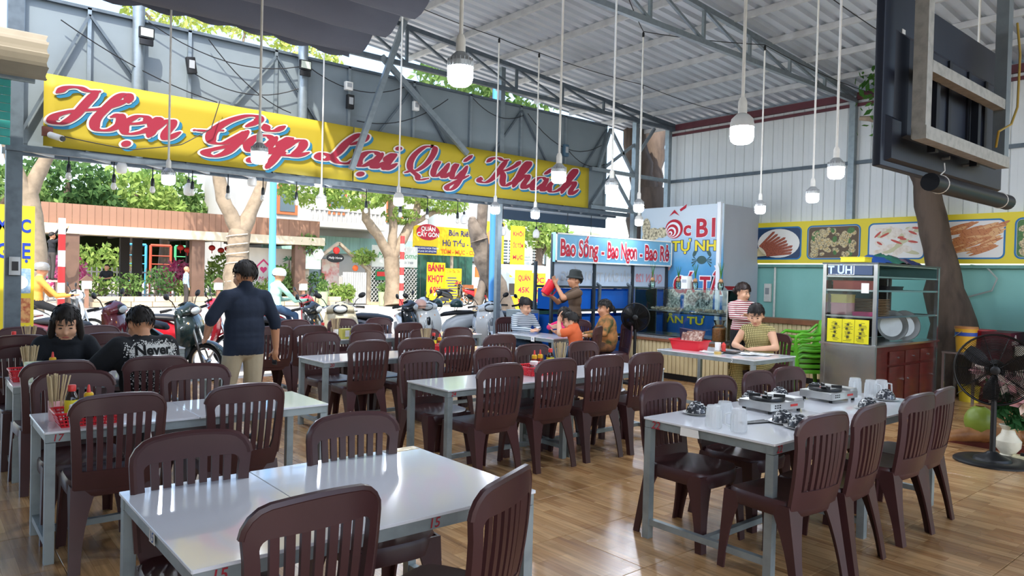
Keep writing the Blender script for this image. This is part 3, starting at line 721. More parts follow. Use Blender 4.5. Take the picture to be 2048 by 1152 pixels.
# floodlights, boxes, camera on the facade
FL_G = mat('floodlight_glass', 'b9c2b4', .12, spec=.8)
def flood(x, z, label):
    t = thing('floodlight', label, 'floodlight', (x, 9.425, z))
    MB().rbox((0, 0, .06), (.17, .05, .13), .012).build('housing', BLACK, t)
    MB().box((0, -.028, .062), (.135, .006, .095)).build('lens', FL_G, t)
    MB().rbox((0, .0, -.05), (.15, .04, .07), .01).build('driver_box', BLACK, t); MB().box((0, .04, 0), (.03, .04, .1)).build('bracket', BLACK, t)
flood(2.16, 4.27, 'black floodlight on the left round pole above the banner'); flood(4.15, 4.30, 'black floodlight on the middle round pole above the banner')
for x, z, wx, hz, m_, lab, nm in ((2.69, 4.07, .11, .2, BLACK, 'tilted black speaker box on the facade', 'speaker_box'), (4.84, 4.22, .12, .12, WHITE_PVC, 'small white junction box above a dark meter', 'junction_box'), (4.87, 4.0, .11, .2, BLACK, 'dark electric meter below a white box', 'meter_box'), (5.98, 4.13, .1, .14, WHITE_PVC, 'white junction box between two braces', 'junction_box'), (9.22, 3.87, .11, .22, mat('blue_grey_box', '3f5a6c', .5), 'blue grey box at the right end of the facade', 'meter_box')):
    t = thing(nm, lab, 'box', (x, 9.50, z)); MB().rbox((0, 0, 0), (wx, .07, hz), .012, rot=(0, R(-9) if 'tilted' in lab else 0, 0)).build('case', m_, t); MB().box((0, -.037, .01), (wx*.6, .004, hz*.5)).build('cover', HOUS2, t)
t = thing('security_camera', 'white bullet security camera at the lower left corner of the banner', 'camera', (1.19, 9.3, 2.95))
MB().cyl((0, .04, .02), (.09, -.12, -.03), .035, n=14).build('body', WHITE_PVC, t); MB().cyl((.092, -.125, -.031), (.1, -.138, -.035), .028, n=14).build('lens', BLACK, t); MB().box((-.02, .09, .06), (.1, .06, .1)).build('mount', mat('brown_mount', '7c4a3c', .7), t)
# dark roller blind outside
t = thing('roller_blind', 'rolled dark blue grey blind outside above the seafood sign', 'blind', (9.4, 9.93, 2.70))
MB().cyl((-1.45, 0, .08), (1.4, 0, .08), .05, n=14).build('roller', mat('blind_tube', 'c9cdd0', .4, .4), t); MB().box((0, .0, -.04), (2.8, .03, .2)).build('blind_fabric', mat('blind_fabric', '39495a', .8), t)
# ================================================================ hanging television seen from behind
TVB = mat('tv_back_plastic', '242a38', .38, spec=.5, var=.2, vs_=3); TVD = mat('tv_back_dark', '151922', .4); TVF = mat('tv_frame_tube', 'b4b3ac', .5, .3, var=.4, vs_=30, bump=.1, bs=120)
t = thing('television', 'large black television hung from the roof, seen from behind', 'television', (2.84, 1.22, 2.0))
W, Hh = 1.36, .70
MB().rbox((W/2, .0, Hh/2), (W, .035, Hh), .008).build('panel', TVB, t)
MB().box((W/2, .019, Hh/2), (W-.03, .004, Hh-.04)).build('screen', mat('dark_screen', '08090b', .1), t)
mb = MB(); ring = lambda x0, x1, z0, z1, y: [(x0, y, z0), (x1, y, z0), (x1, y, z1), (x0, y, z1)]
mb.loft([ring(.10, W-.10, .10, Hh-.16, -.017), ring(.14, W-.14, .13, Hh-.2, -.055)]); mb.build('rear_housing', TVB, t)
mb = MB(); mb.loft([[(.03, -.016, .02), (W-.02, -.016, .02), (W-.02, -.016, .16), (.5, -.016, .16), (.4, -.016, .20), (.03, -.016, .20)], [(.04, -.04, .03), (W-.03, -.04, .03), (W-.03, -.04, .14), (.5, -.04, .14), (.4, -.04, .18), (.04, -.04, .18)]]); mb.build('lower_cover', TVB, t)
for x in (.34, .55, .78, 1.0): MB().box((x, -.058, .32), (.03, .012, .36)).build('vent_rib', TVD, t)
MB().box((.17, -.0185, .52), (.03, .002, .07)).build('label_sticker', PAPER, t)
for x in (.55, .8): MB().cyl((x, -.04, .09), (x, -.07, .09), .008, n=6).build('bolt', STEEL, t)
t2 = thing('television_bracket', 'welded steel tube frame holding the television', 'bracket', (2.84, 1.1, 2.1))
MB().box((.10, -.0, 1.58), (.052, .05, 3.16)).build('upright', TVF, t2); MB().box((1.02, .0, 1.55), (.06, .05, 3.1)).build('upright', STEEL, t2)
MB().box((.57, 0, .28), (.87, .045, .045)).build('crossbar', TVF, t2); MB().box((.56, -.005, .02), (.98, .05, .05)).build('crossbar', TVF, t2)
for x in (.32, .8): MB().box((x, .035, .15), (.035, .03, .34)).build('mount_rail', TVD, t2)
t3 = thing('soundbar', 'black cylindrical soundbar tied below the television', 'speaker', (3.2, 1.12, 1.955))
MB().cyl((-.1, -.0, 0), (.86, 0, 0), .036, n=18).build('body', TVD, t3)
for x in (.0, .74): MB().lathe([(.037, -.002), (.039, 0), (.037, .002)], 18, T=Matrix.Translation((x, 0, 0)) @ Matrix.Rotation(R(90), 4, 'Y')).build('tie_wire', WHITE_PVC, t3)
MB().tube([(.0, 0, .035), (.05, .0, .06), (.1, .02, .1)], .003, 5).build('hanging_wire', WHITE_PVC, t3)
t4 = MB().tube([(3.66, 1.06, 2.16), (3.62, 1.04, 2.22), (3.75, 1.03, 2.27), (3.83, 1.03, 2.36), (3.84, 1.03, 2.6), (3.86, 1.05, 2.75)], .005, 6).build('cable', mat('yellow_cable', 'a98d3a', .5)); tag(t4, 'yellow cable curling behind the television', 'cable')
# ================================================================ right side: tanks, posters, counters, cart, fan
BLUE_T = leafmat('blue_tank_liner', '1d62c0', '2a72cc', .6); SIGN_B = mat('sign_sky_blue', '6fa9c9', .45, var=.15, vs_=2); RED_S = mat('sign_red', 'b51f35', .5); WHT_S = mat('sign_white', 'e8ebee', .5)
FAINT_R = mat('faint_red', 'c98a93', .6); FAINT_W = mat('faint_grey', 'b3bac2', .6); FRM_D = mat('dark_tank_frame', '3c444a', .5, .4, var=.3, vs_=10); GLS = glass('clear_pane', fac=.012); YEL_S = mat('sign_yellow', 'e6d22c', .5)
STAIN = mat('stainless_steel', 'c2c4c3', .22, .9, var=.2, vs_=4, bump=.03, bs=6)
def bold(parent, s, T, size, m, sx=1., fitw=None, out=None, outm=None, name='lettering', z=.002, fith=None, ky_=None):
    V, F = text_geo(s, size, .028*size, 0, sx)
    xs = [p[0] for p in V]; ys = [p[1] for p in V]; kx = fitw/(max(xs)-min(xs)) if fitw else 1; ky = fith/(max(ys)-min(ys)) if fith else 1; mx_, my_ = (max(xs)+min(xs))/2, (max(ys)+min(ys))/2
    if ky_: ky, my_ = ky_, 0
    MB().add([((p[0]-mx_)*kx, (p[1]-my_)*ky, z) for p in V], F, 0, T).build(name, m, parent, smooth=0)
    if out:
        V, F = text_geo(s, size, .028*size+out/ max(kx, .3), 0, sx)
        MB().add([((p[0]-mx_)*kx, (p[1]-my_)*ky, z*.5) for p in V], F, 0, T).build(name+'_outline', outm, parent, smooth=0)
# ---- seafood tank rack
tk = thing('seafood_tank_rack', 'steel rack of blue seafood tanks under a light blue sign', 'tank rack', (7.92, 8.4, 0))
for x in (0.02, 1.0, 1.99, 2.96):
    for y in (.02, .42): MB().box((x, y, .9 if y > .1 or x > .1 else 1.12), (.045, .045, 1.8 if y > .1 or x > .1 else 2.24)).build('post', FRM_D, tk)
for z in (.12, .56, 1.0, 1.39): 
    for y in (.02, .42): MB().box((1.49, y, z), (2.98, .04, .04)).build('rail', FRM_D, tk)
for z in (.14, .58, 1.02):
    for k in range(3):
        x0 = .06+k*.98; b = MB(); cx = x0+.45
        b.box((cx, .39, z+.17), (.9, .02, .34)); b.box((cx, .22, z+.01), (.9, .33, .02)); b.box((x0, .22, z+.17), (.02, .33, .34)); b.box((x0+.9, .22, z+.17), (.02, .33, .34))
        tnk = b.build('tank', BLUE_T, tk); MB().box((cx, .055, z+.155), (.9, .008, .31)).build('front_sheet', mat('blue_front_sheet', '1f63c4', .25, spec=.6), tnk)
        MB().box((cx, .22, z+.27), (.87, .3, .004)).build('water', glass('tank_water', (.55, .75, .9), .1), tnk)
for k, x in enumerate((1.12, 1.9, 2.5)): MB().tube([(x, .0, 1.05), (x, -.01, 1.42), (x-.02, .06, 1.46), (x-.05, .12, 1.44)], .028, 8).build('drain_pipe', STEEL_D, tk)
MB().box((1.49, .05, 1.59), (2.9, .02, .4)).build('back_sign', mat('back_sign_white', 'b4c4d6', .6), tk)
Tm = plane_T((1.49, .035, 1.56), (-1, 0, 0), (0, 0, 1)); Tm = Matrix(((-1, 0, 0, 1.49), (0, 0, -1, .035), (0, 1, 0, 1.56), (0, 0, 0, 1)))
for s, xo, wd, m_ in (('QUÁN 128', -.98, .75, FAINT_R), ('HẢI SẢN TƯƠI SỐNG', .38, 1.75, FAINT_W)):
    V, F = text_geo(s, .2, .006); xs = [p[0] for p in V]; k = wd/(max(xs)-min(xs)); b = MB(); b.add([((p[0])*k+xo, p[1], .003) for p in V], F, 0, Tm); b.build('mirrored_lettering', m_, tk, smooth=0)
sg = thing('light_box_sign', 'light blue sign with bold red lettering above the tanks', 'sign', (7.92, 8.38, 1.79))
MB().box((1.49, .0, .235), (2.98, .10, .47)).build('sign_box', SIGN_B, sg)
b = MB(); [b.box(c, d) for c, d in (((1.49, -.052, .012), (2.98, .02, .024)), ((1.49, -.052, .458), (2.98, .02, .024)), ((.012, -.052, .235), (.024, .02, .47)), ((2.968, -.052, .235), (.024, .02, .47)))]; b.build('sign_frame', WHITE_PVC, sg)
for s, x0, x1 in (('Bao Sống', .10, .98), ('-', 1.06, 1.13), ('Bao Ngon', 1.21, 1.98), ('-', 2.06, 2.13), ('Bao Rẻ', 2.2, 2.9)):
    bold(sg, s, plane_T(((x0+x1)/2, -.055, .22 if s != '-' else .2), (1, 0, 0), (0, 0, 1)), .30, RED_S, fitw=x1-x0, out=.012, outm=WHT_S, z=.004, ky_=1.25 if s != '-' else 1.)
# ---- poster wall
po = thing('seafood_poster', 'tall seafood poster with red snail lettering behind the glass counter', 'poster', (10.98, 9.15, 0))
PT = lambda x, z, d=.0: plane_T((-d, -x, z), (0, -1, 0), (0, 0, 1))
def blue_grad():
    m = bpy.data.materials.new('poster_sea_blue'); m.use_nodes = True; t = m.node_tree; b = t.nodes['Principled BSDF']; N = t.nodes.new; L = t.links.new
    tc = N('ShaderNodeTexCoord'); sx = N('ShaderNodeSeparateXYZ'); L(tc.outputs['Object'], sx.inputs[0]); nz = N('ShaderNodeTexNoise'); nz.inputs['Scale'].default_value = 3; L(tc.outputs['Object'], nz.inputs['Vector'])
    ad = N('ShaderNodeMath'); ad.operation = 'MULTIPLY_ADD'; ad.inputs[1].default_value = .5; L(nz.outputs[0], ad.inputs[0]); L(sx.outputs[2], ad.inputs[2])
    cr = N('ShaderNodeValToRGB'); mr = N('ShaderNodeMapRange'); mr.inputs[1].default_value = .4; mr.inputs[2].default_value = 3.1; L(ad.outputs[0], mr.inputs[0]); L(mr.outputs[0], cr.inputs[0])
    e = cr.color_ramp.elements; e[0].color = lin('2465ae'); e[0].position = .35; e[1].color = lin('c9d7e0'); e[1].position = .92; k = e.new(.62); k.color = lin('5aa2cf'); L(cr.outputs[0], b.inputs['Base Color']); b.inputs['Roughness'].default_value = .5
    return m
MB().box((.02, -.93, 1.5), (.03, 1.86, 2.84)).build('poster_sheet', blue_grad(), po)
bold(po, 'B1', PT(1.50, 2.50, .0), .4, RED_S, fitw=.40, fith=.34, out=.012, outm=WHT_S, z=.006)
bold(po, 'c', PT(1.1, 2.46, .0), .4, RED_S, fitw=.17, fith=.2, out=.012, outm=WHT_S, z=.006)
b = MB()      # snail drawn as the round letter with hat and accent
for r, mi in ((.20, 0), (.165, 1), (.135, 0), (.10, 1), (.075, 0), (.045, 1), (.025, 0)): flatpoly(b, disc(.80-(.2-r)*.5, -.0-(.2-r)*.5, r, r*.9, 22), PT(0, 2.5), .005+.001*(.2-r)*20, mi)
flatpoly(b, [(.68, .24), (.8, .36), (.92, .24), (.8, .30)], PT(0, 2.5), .006, 0); flatpoly(b, [(.92, .36), (1.08, .45), (1.06, .38), (.94, .32)], PT(0, 2.5), .006, 0)
b.build('snail_letter', [RED_S, WHT_S], po, smooth=0)
bold(po, 'TỰ NHI', PT(1.28, 2.17), .3, YEL_S, fitw=1.05, fith=.28, out=.014, outm=mat('poster_dark_blue', '1c3f78', .5), z=.006)
bold(po, 'CÁ TẦ', PT(1.35, 1.55), .4, RED_S, fitw=1.05, fith=.50, out=.018, outm=WHT_S, z=.006)
bold(po, 'ẦN TƯ', PT(1.1, .85), .3, YEL_S, fitw=.85, fith=.22, out=.008, outm=mat('poster_dark_blue', '1c3f78', .5), z=.006)
CRAB = mat('poster_crab', '3c5a58', .6); SHELL = mat('poster_shell', 'd9cfae', .6, var=.9, vs_=22, var2='3a3128'); FISHP = mat('poster_dish', 'd8d6c4', .6, var=.9, vs_=26, var2='30423a'); CORAL = mat('poster_coral', 'd9a79a', .6, var=.6, vs_=30, var2='b0685e')
b = MB()
flatpoly(b, disc(1.43, 1.92, .10, .075, 16), PT(0, 0), .005, 0)
for sx in (-1, 1):
    for k in range(4): a = R(-30+25*k); b.add([(1.43+sx*.09, 1.92, .005), (1.43+sx*(.09+.12*math.cos(a)), 1.92-.03+.14*math.sin(a)-.03, .005), (1.43+sx*(.10+.12*math.cos(a)), 1.92-.03+.14*math.sin(a), .005)], [(0, 1, 2)], 0, PT(0, 0))
    flatpoly(b, disc(1.43+sx*.15, 2.05, .035, .08, 10, sx*.5), PT(0, 0), .005, 0)
b.build('crab_picture', CRAB, po, smooth=0)
b = MB()
for x, z, rx, rz in ((.14, 2.55, .10, .18), (.32, 2.42, .16, .12), (.52, 2.44, .14, .1), (.2, 2.36, .16, .1)): flatpoly(b, disc(x, z, rx, rz, 16), PT(0, 0), .005+.0006*x, 0)
b.build('shell_picture', SHELL, po, smooth=0)
b = MB(); flatpoly(b, disc(.62, 1.86, .15, .17, 14), PT(0, 0), .005); b.build('coral_picture', CORAL, po, smooth=0)
b = MB(); flatpoly(b, rrect(.5, .42, .03, 3, .74, 1.20), PT(0, 0), .005); flatpoly(b, rrect(.62, .42, .03, 3, 1.38, 1.20), PT(0, 0), .005); b.build('dish_picture', FISHP, po, smooth=0)
b = MB(); flatpoly(b, disc(1.40, 1.2, .25, .15, 20), PT(0, 0), .007); b.build('fish_picture', mat('poster_fish', '23302c', .6, var=.9, vs_=20, var2='cfd2c6'), po, smooth=0)
PART = mat('grey_partition_board', 'b3b8c3', .6, var=.25, vs_=2, var2='9fa5b2')
pt = thing('partition_board', 'tall plain grey partition board beside the seafood poster', 'partition', (11.0, 7.355, 0))
MB().box((.64, .03, 1.46), (1.24, .04, 2.92)).build('board', PART, pt); MB().box((-.02, .0, 1.47), (.09, .07, 2.94)).build('edge_post', WHT_S, pt)
# ---- counters clad in cream slats
CREAMB = mat('cream_slat', 'dcc99a', .5, var=.15, vs_=3); BRN = mat('brown_counter_edge', '8a5a3c', .5, var=.3, vs_=8); GRN = mat('grey_counter_stone', '8d9090', .3, var=.5, vs_=40)
def slat_counter(label, x, y0, y1, h, depth, topm):
    t = thing('counter', label, 'counter', (x, y0, 0))
    MB().box((depth/2+.02, (y1-y0)/2, h/2), (depth, y1-y0, h-.06)).build('body', CREAMB, t)
    MB().box((depth/2, (y1-y0)/2, h-.015), (depth+.06, y1-y0+.04, .035)).build('counter_top', topm, t); MB().box((-.02, (y1-y0)/2, h-.05), (.03, y1-y0+.02, .04)).build('edge_strip', BRN, t)
    n = int((y1-y0)/.075); sme = MB().rbox((0, .0375, (h-.16)/2+.09), (.022, .068, h-.16), .008, n=2).mesh('slat', CREAMB)
    for k in range(n): link('slat', sme, t, (.01, k*(y1-y0)/n, 0))
    MB().box((.02, (y1-y0)/2, .045), (.02, y1-y0, .09)).build('kick_board', BLACK, t)
    return t
slat_counter('low counter clad in cream slats, carrying the glass case', 9.1, 5.9, 7.9, .65, .75, GRN)
slat_counter('higher counter clad in cream slats behind the seated cashier', 10.6, 4.75, 6.75, .97, .3, BRN)
gc = thing('glass_display_case', 'glass display case of shellfish standing on the low counter', 'display case', (9.15, 5.95, .665))
for (c, d) in (((.02, .9, .37), (.006, 1.75, .74)), ((.58, .9, .37), (.006, 1.75, .74)), ((.3, .03, .37), (.56, .006, .74)), ((.3, 1.78, .37), (.56, .006, .74)), ((.3, .9, .742), (.58, 1.77, .008)), ((.3, .9, .36), (.56, 1.74, .008))): MB().box(c, d).build('pane', GLS, gc)
for x in (.02, .58):
    for y in (.03, 1.78): MB().box((x, y, .37), (.014, .014, .74)).build('corner_strip', STAIN, gc)
MB().box((.3, .9, .004), (.58, 1.77, .008)).build('base', STAIN, gc)
SHELLS = mat('shellfish', 'cbb9a0', .6, var=.8, vs_=9, var2='7d5f4a')
for lab, yy in (('tray of pale shellfish near the left end of the glass case', 1.3), ('tray of brownish shellfish near the right end of the glass case', .5)):
    t = thing('seafood_tray', lab, 'tray', (9.45, 5.95+yy, 1.035)); MB().rbox((0, 0, .012), (.36, .55, .02), .02).build('tray', STAIN, t)
    b = MB(); 
    for k in range(60): b.ell((rnd.uniform(-.15, .15), rnd.uniform(-.24, .24), .03+rnd.uniform(0, .03)), (.02, .028, .014), 6, 4, rot=(rnd.random()*3, rnd.random()*3, rnd.random()*3))
    o = b.build('shellfish', SHELLS, t); o['kind'] = 'stuff'
LEAF1 = leafmat('plant_green', '3f7a32', '6fa84a')
for k, (yy, s) in enumerate(((1.62, .26), (1.1, .2), (.78, .24), (.32, .26))):
    t = thing('plant_jar', 'sprouting bulb in a glass jar on the display case, '+['farthest left', 'second from the left', 'third from the left', 'farthest right'][k], 'plant', (9.42, 5.95+yy, 1.412), group='jar plants on the display case')
    MB().lathe([(.035, 0), (.045, .03), (.045, .1), (.03, .12), (.034, .13)], 12).build('jar', glass('jar_glass', (.85, .93, .88), .12), t)
    MB().ell((0, 0, .13), (.035, .035, .04), 10, 6).build('bulb_root', mat('onion_bulb', 'b98a5e', .6, var=.4, vs_=20), t)
    b = MB()
    for j in range(7):
        a = j*.9; b.tube([(0, 0, .15), (.015*math.cos(a), .015*math.sin(a), .15+s*.5), (.05*math.cos(a), .05*math.sin(a), .15+s)], [.005, .005, .001], 4)
    b.build('leaves', LEAF1, t)
t = thing('paper_box', 'small white box standing on the display case', 'box', (9.4, 6.88, 1.412)); MB().box((0, 0, .1), (.12, .12, .2)).build('carton', PAPER, t); MB().box((-.061, 0, .12), (.002, .08, .05)).build('label', FAINT_W, t)
t = thing('bowl_tray', 'red plastic tray lying on the display case', 'tray', (9.45, 6.05, 1.415)); MB().lathe([(.10, 0), (.15, .05), (.16, .055), (.14, .045), (.1, .012)], 16).build('dish', mat('red_tray', 'b8323a', .4), t)
t = thing('snack_jar', 'large clear jar of brown peanuts on the counter', 'jar', (8.98, 5.98, .67))
MB().lathe([(.085, 0), (.1, .02), (.1, .2), (.06, .24), (.08, .3), (.1, .31)], 20).build('jar', glass('jar_glass2', (.96, .95, .9), .1), t); MB().lathe([(.09, .008), (.094, .03), (.094, .18), (.02, .2)], 20).build('peanuts', mat('peanuts', 'c08a58', .6, var=.6, vs_=60, bump=.5, bs=80), t)
# ---- right wall food banner
fb = thing('food_picture_banner', 'yellow wall banner with five framed food pictures', 'banner', (12.235, 0, 0))
MB().box((.012, 2.0, 2.275), (.02, 12.2, .75)).build('banner_sheet', YEL_S, fb)
FT = lambda yc, zc=2.265: plane_T((0, yc, zc), (0, -1, 0), (0, 0, 1))
B_FR = mat('picture_blue_border', '1b6fa8', .5); P_WH = mat('picture_white', 'e6e3dc', .5); NAVY = mat('picture_navy', '1c3a5e', .5); SKEW = mat('skewer_meat', 'a85a40', .5, var=.7, vs_=40, var2='6d2f27'); SNAIL = mat('snail_spots', 'd8c79a', .5, var=1., vs_=55, var2='33291c'); SQUID = mat('squid_cream', 'e8dfd2', .5, var=.6, vs_=14, var2='c9b39a'); CHILI = mat('chili_red', 'c0493a', .5); PRAWN = mat('prawn_orange', 'cf8a52', .5, var=.8, vs_=30, stretch=(1, 3, 9), var2='a04f2c'); GRNP = mat('picture_herb', '4f7d3e', .5, var=.6, vs_=40); STICK = mat('picture_stick', 'd9c795', .5)
pics = [(7.5, 6.50), (6.40, 5.46), (5.34, 4.46), (4.38, 3.38), (3.27, 2.25), (2.15, 1.1)]
for i, (ya, yb) in enumerate(pics):
    yc, w_ = (ya+yb)/2, ya-yb; b = MB(); T = FT(yc); h_ = .60
    flatpoly(b, rrect(w_, h_, .09, 5), T, .001, 0); flatpoly(b, rrect(w_-.05, h_-.05, .07, 5), T, .002, 1)
    b.build('picture_frame', [B_FR, NAVY if i == 0 else P_WH], fb, smooth=0); b = MB(); q = random.Random(i)
    W2, H2 = (w_-.06)/2, (h_-.06)/2; z = .003
    if i == 0:
        flatpoly(b, [p for p in disc(.05, 0, W2*.88, H2*.98, 30)], T, z, 0)
        for k in range(9):
            a = R(8+6.5*k); L0 = .78+.03*(k % 3); x0, y0 = -.46, -.25
            pts = [(x0+math.cos(a)*.28, y0+math.sin(a)*.22), (x0+math.cos(a)*L0*.98, y0+math.sin(a)*L0*.62)]
            dx, dy = -math.sin(a)*.024, math.cos(a)*.024
            flatpoly(b, [(pts[0][0]-dx, pts[0][1]-dy), (pts[1][0]-dx, pts[1][1]-dy), (pts[1][0]+.03, pts[1][1]+.02), (pts[1][0]+dx, pts[1][1]+dy), (pts[0][0]+dx, pts[0][1]+dy)], T, z+.001+k*.0002, 1)
            flatpoly(b, [(x0-dx*.3, y0), (pts[0][0]-dx*.3, pts[0][1]-dy*.3), (pts[0][0]+dx*.3, pts[0][1]+dy*.3), (x0+dx*.3, y0+.01)], T, z+.001, 2)
        b.build('skewer_picture', [P_WH, SKEW, STICK], fb, smooth=0)
    elif i in (1, 4, 5):
        flatpoly(b, rrect(2*W2, 2*H2, .06, 4), T, z, 0 if i == 1 else 2)
        for k in range(85):
            x, y = q.uniform(-W2+.07, W2-.07), q.uniform(-H2+.06, H2-.06); r = q.uniform(.035, .06); mi = 1 if k % 9 else 2
            flatpoly(b, disc(x, y, r*1.15, r*.85, 9, q.random()*3), T, z+.0005+.00002*k, mi)
            if mi == 1: flatpoly(b, disc(x+.3*r, y-.2*r, r*.45, r*.35, 7), T, z+.00051+.00002*k, 3)
        b.build('snail_picture', [mat('picture_brown', '5c4a34', .5), SNAIL, GRNP, mat('picture_tan', 'c4a86f', .5)], fb, smooth=0)
    elif i == 2:
        for k in range(26):
            x, y = q.uniform(-W2+.15, W2-.15), q.uniform(-H2+.08, H2-.08); flatpoly(b, disc(x, y, q.uniform(.08, .15), q.uniform(.03, .06), 12, q.uniform(-.6, .8)), T, z+.00003*k, 0 if k % 3 else 2)
        for k in range(9): flatpoly(b, disc(q.uniform(-.35, .35), q.uniform(-.05, .2), q.uniform(.05, .1), .018, 10, q.uniform(-.8, .8)), T, z+.002+.00003*k, 1)
        b.build('squid_picture', [SQUID, CHILI, mat('picture_pale_green', 'c7c29a', .5)], fb, smooth=0)
    else:
        for k in range(64):
            v = k/63; x, y = q.uniform(-W2*.55, W2*.62), H2*.78-v*H2*1.55+q.uniform(-.02, .02); x += .12*(1-v); an = R(18+q.uniform(-9, 9)); ln = q.uniform(.13, .2)
            flatpoly(b, disc(x, y, ln, q.uniform(.018, .03), 10, an), T, z+.00004*k, k % 3)
            for j in range(3): u = (j-1)*ln*.5; cx_, cy_ = x+u*math.cos(an), y+u*math.sin(an); flatpoly(b, disc(cx_, cy_, .004, .022, 5, an+.4), T, z+.00004*k+.00001, 3)
        b.build('prawn_picture', [PRAWN, mat('prawn_pale', 'dba873', .5), mat('prawn_mid', 'c27a48', .5), mat('prawn_line', '93482a', .5)], fb, smooth=0)
# ---- food cart
WOODR = mat('red_brown_wood', '5d211c', .35, var=.5, vs_=4, var2='35120f', stretch=(1, 1, 6), coat=.2)
ct = thing('food_cart', 'stainless and glass food cart with red-brown wooden doors', 'cart', (8.85, 3.75, 0)); CW, CD = 1.90, .62
MB().box((CW/2, CD/2, .42), (CW-.02, CD-.02, .74)).build('cabinet', WOODR, ct)
MB().box((-.005, CD/2, .44), (.012, CD-.02, .70)).build('side_panel', STAIN, ct)
for x in (.0, CW):
    for y in (.0, CD): MB().box((x, y, .9), (.045, .045, 1.8)).build('post', STAIN, ct)
MB().box((CW/2, CD/2, .805), (CW+.08, CD+.08, .025)).build('worktop', STAIN, ct)
for k in range(3):
    x0 = .42+k*.48; d = MB().rbox((x0+.22, -.004, .30), (.44, .022, .46), .006).build('door', WOODR, ct); MB().cyl((x0+(.38 if k != 1 else .06), -.035, .36), (x0+(.38 if k != 1 else .06), -.012, .36), .012, n=8).build('knob', STAIN, d)
    d = MB().rbox((x0+.22, -.004, .64), (.44, .022, .16), .006).build('drawer', WOODR, ct); MB().cyl((x0+.22, -.035, .64), (x0+.22, -.012, .64), .012, n=8).build('knob', STAIN, d)
for z in (1.15, 1.47, 1.64): MB().box((CW/2, CD/2, z), (CW-.04, CD-.04, .008)).build('shelf', GLS if z != 1.64 else STAIN, ct)
for z in (1.15, 1.47, 1.64, 1.785):
    for y in (0, CD): MB().box((CW/2, y, z), (CW, .022, .022)).build('rail', STAIN, ct)
    for x in (0, CW): MB().box((x, CD/2, z), (.022, CD, .022)).build('rail', STAIN, ct)
for z0, z1 in ((.82, 1.64), (1.65, 1.78)):
    MB().box((-.012, CD/2, (z0+z1)/2), (.005, CD-.05, z1-z0)).build('pane', GLS, ct); MB().box((CW+.012, CD/2, (z0+z1)/2), (.005, CD-.05, z1-z0)).build('pane', GLS, ct); MB().box((CW/2, CD+.01, (z0+z1)/2), (CW-.05, .005, z1-z0)).build('pane', GLS, ct)
MB().box((CW/2, -.01, 1.71), (CW-.05, .005, .13)).build('pane', GLS, ct)
MB().box((CW/2, CD/2, 1.80), (CW+.06, CD+.06, .02)).build('roof_panel', mat('cart_roof', '5a5f60', .4, .6), ct)
Ths = Matrix(((0, 0, -1, -.018), (1, 0, 0, CD/2+.12), (0, 1, 0, 1.715), (0, 0, 0, 1)))
b = MB(); b.box((-.014, CD/2, 1.715), (.003, CD-.08, .11)); b.build('header_panel', mat('header_dark_blue', '3d4f6d', .4), ct)
V, F = text_geo('HỦ T', .13, .004); b = MB(); b.add([(p[0], p[1], .0) for p in V], F, 0, Ths); b.build('mirrored_lettering', mat('led_pale_blue', '9fb6dd', .4, emit=.5), ct, smooth=0)
b = MB()
for k in range(12): b.ell((-.02, CD*.42-.0+.0, 1.665+k*.009), .003, 6, 4); 
for k in range(16): b.ell((-.02, CD*.44+k*.02, 1.662), .003, 6, 4)
b.build('led_dots', mat('led_white', 'ffffff', .4, emit=2.), ct)
MENU = mat('yellow_menu_sheet', 'e3d81f', .5, var=.1, vs_=4); INK = mat('menu_ink', '4a4a20', .6)
for k, (y0, y1) in enumerate(((.06, .23), (.235, .38), (.385, .57))):
    b = MB(); b.box((-.017, (y0+y1)/2, .97), (.003, y1-y0, .29)); o = b.build('menu_sheet', MENU, ct); b = MB(); q = random.Random(k+5)
    for j in range(15): wd = q.uniform(.03, .11); b.box((-.0195, (y0+y1)/2+q.uniform(-.02, .02), .85+j*.016), (.001, wd, .005))
    for j in range(4): b.box((-.02, (y0+y1)/2+q.uniform(-.02, .02), .9+j*.05), (.001, .03, .03))
    b.build('menu_text', INK, o)
MB().box((-.017, .12, 1.5), (.002, .09, .12)).build('paper_notice', PAPER, ct)
def cart_item(name, label, cat, loc, mb, m, part='body'):
    t = thing(name, label, cat, (8.85+loc[0], 3.75+loc[1], loc[2])); mb.build(part, m, t); return t
t = cart_item('plate_stack', 'tall stack of brown round plates on the middle shelf of the cart', 'plates', (.42, .3, 1.158), MB(), BRN) if False else None
for k in range(11):
    t = thing('plate', f'brown plate in the stack on the cart shelf, {["lowest","second","third","fourth","fifth","sixth","seventh","eighth","ninth","tenth","topmost"][k]} of eleven', 'plate', (9.33, 4.05, 1.156+k*.019), group='brown plates on the cart shelf')
    MB().lathe([(.16, 0), (.2, .003), (.25, .014), (.25, .017), (.19, .008)], 20).build('dish', mat('kraft_plate', 'a58a6a', .7, var=.2, vs_=6), t); MB().lathe([(.13, .004), (.15, .0075)], 16, capt=False).build('foot_ring', mat('kraft_plate_dark', '8a7154', .7), t)
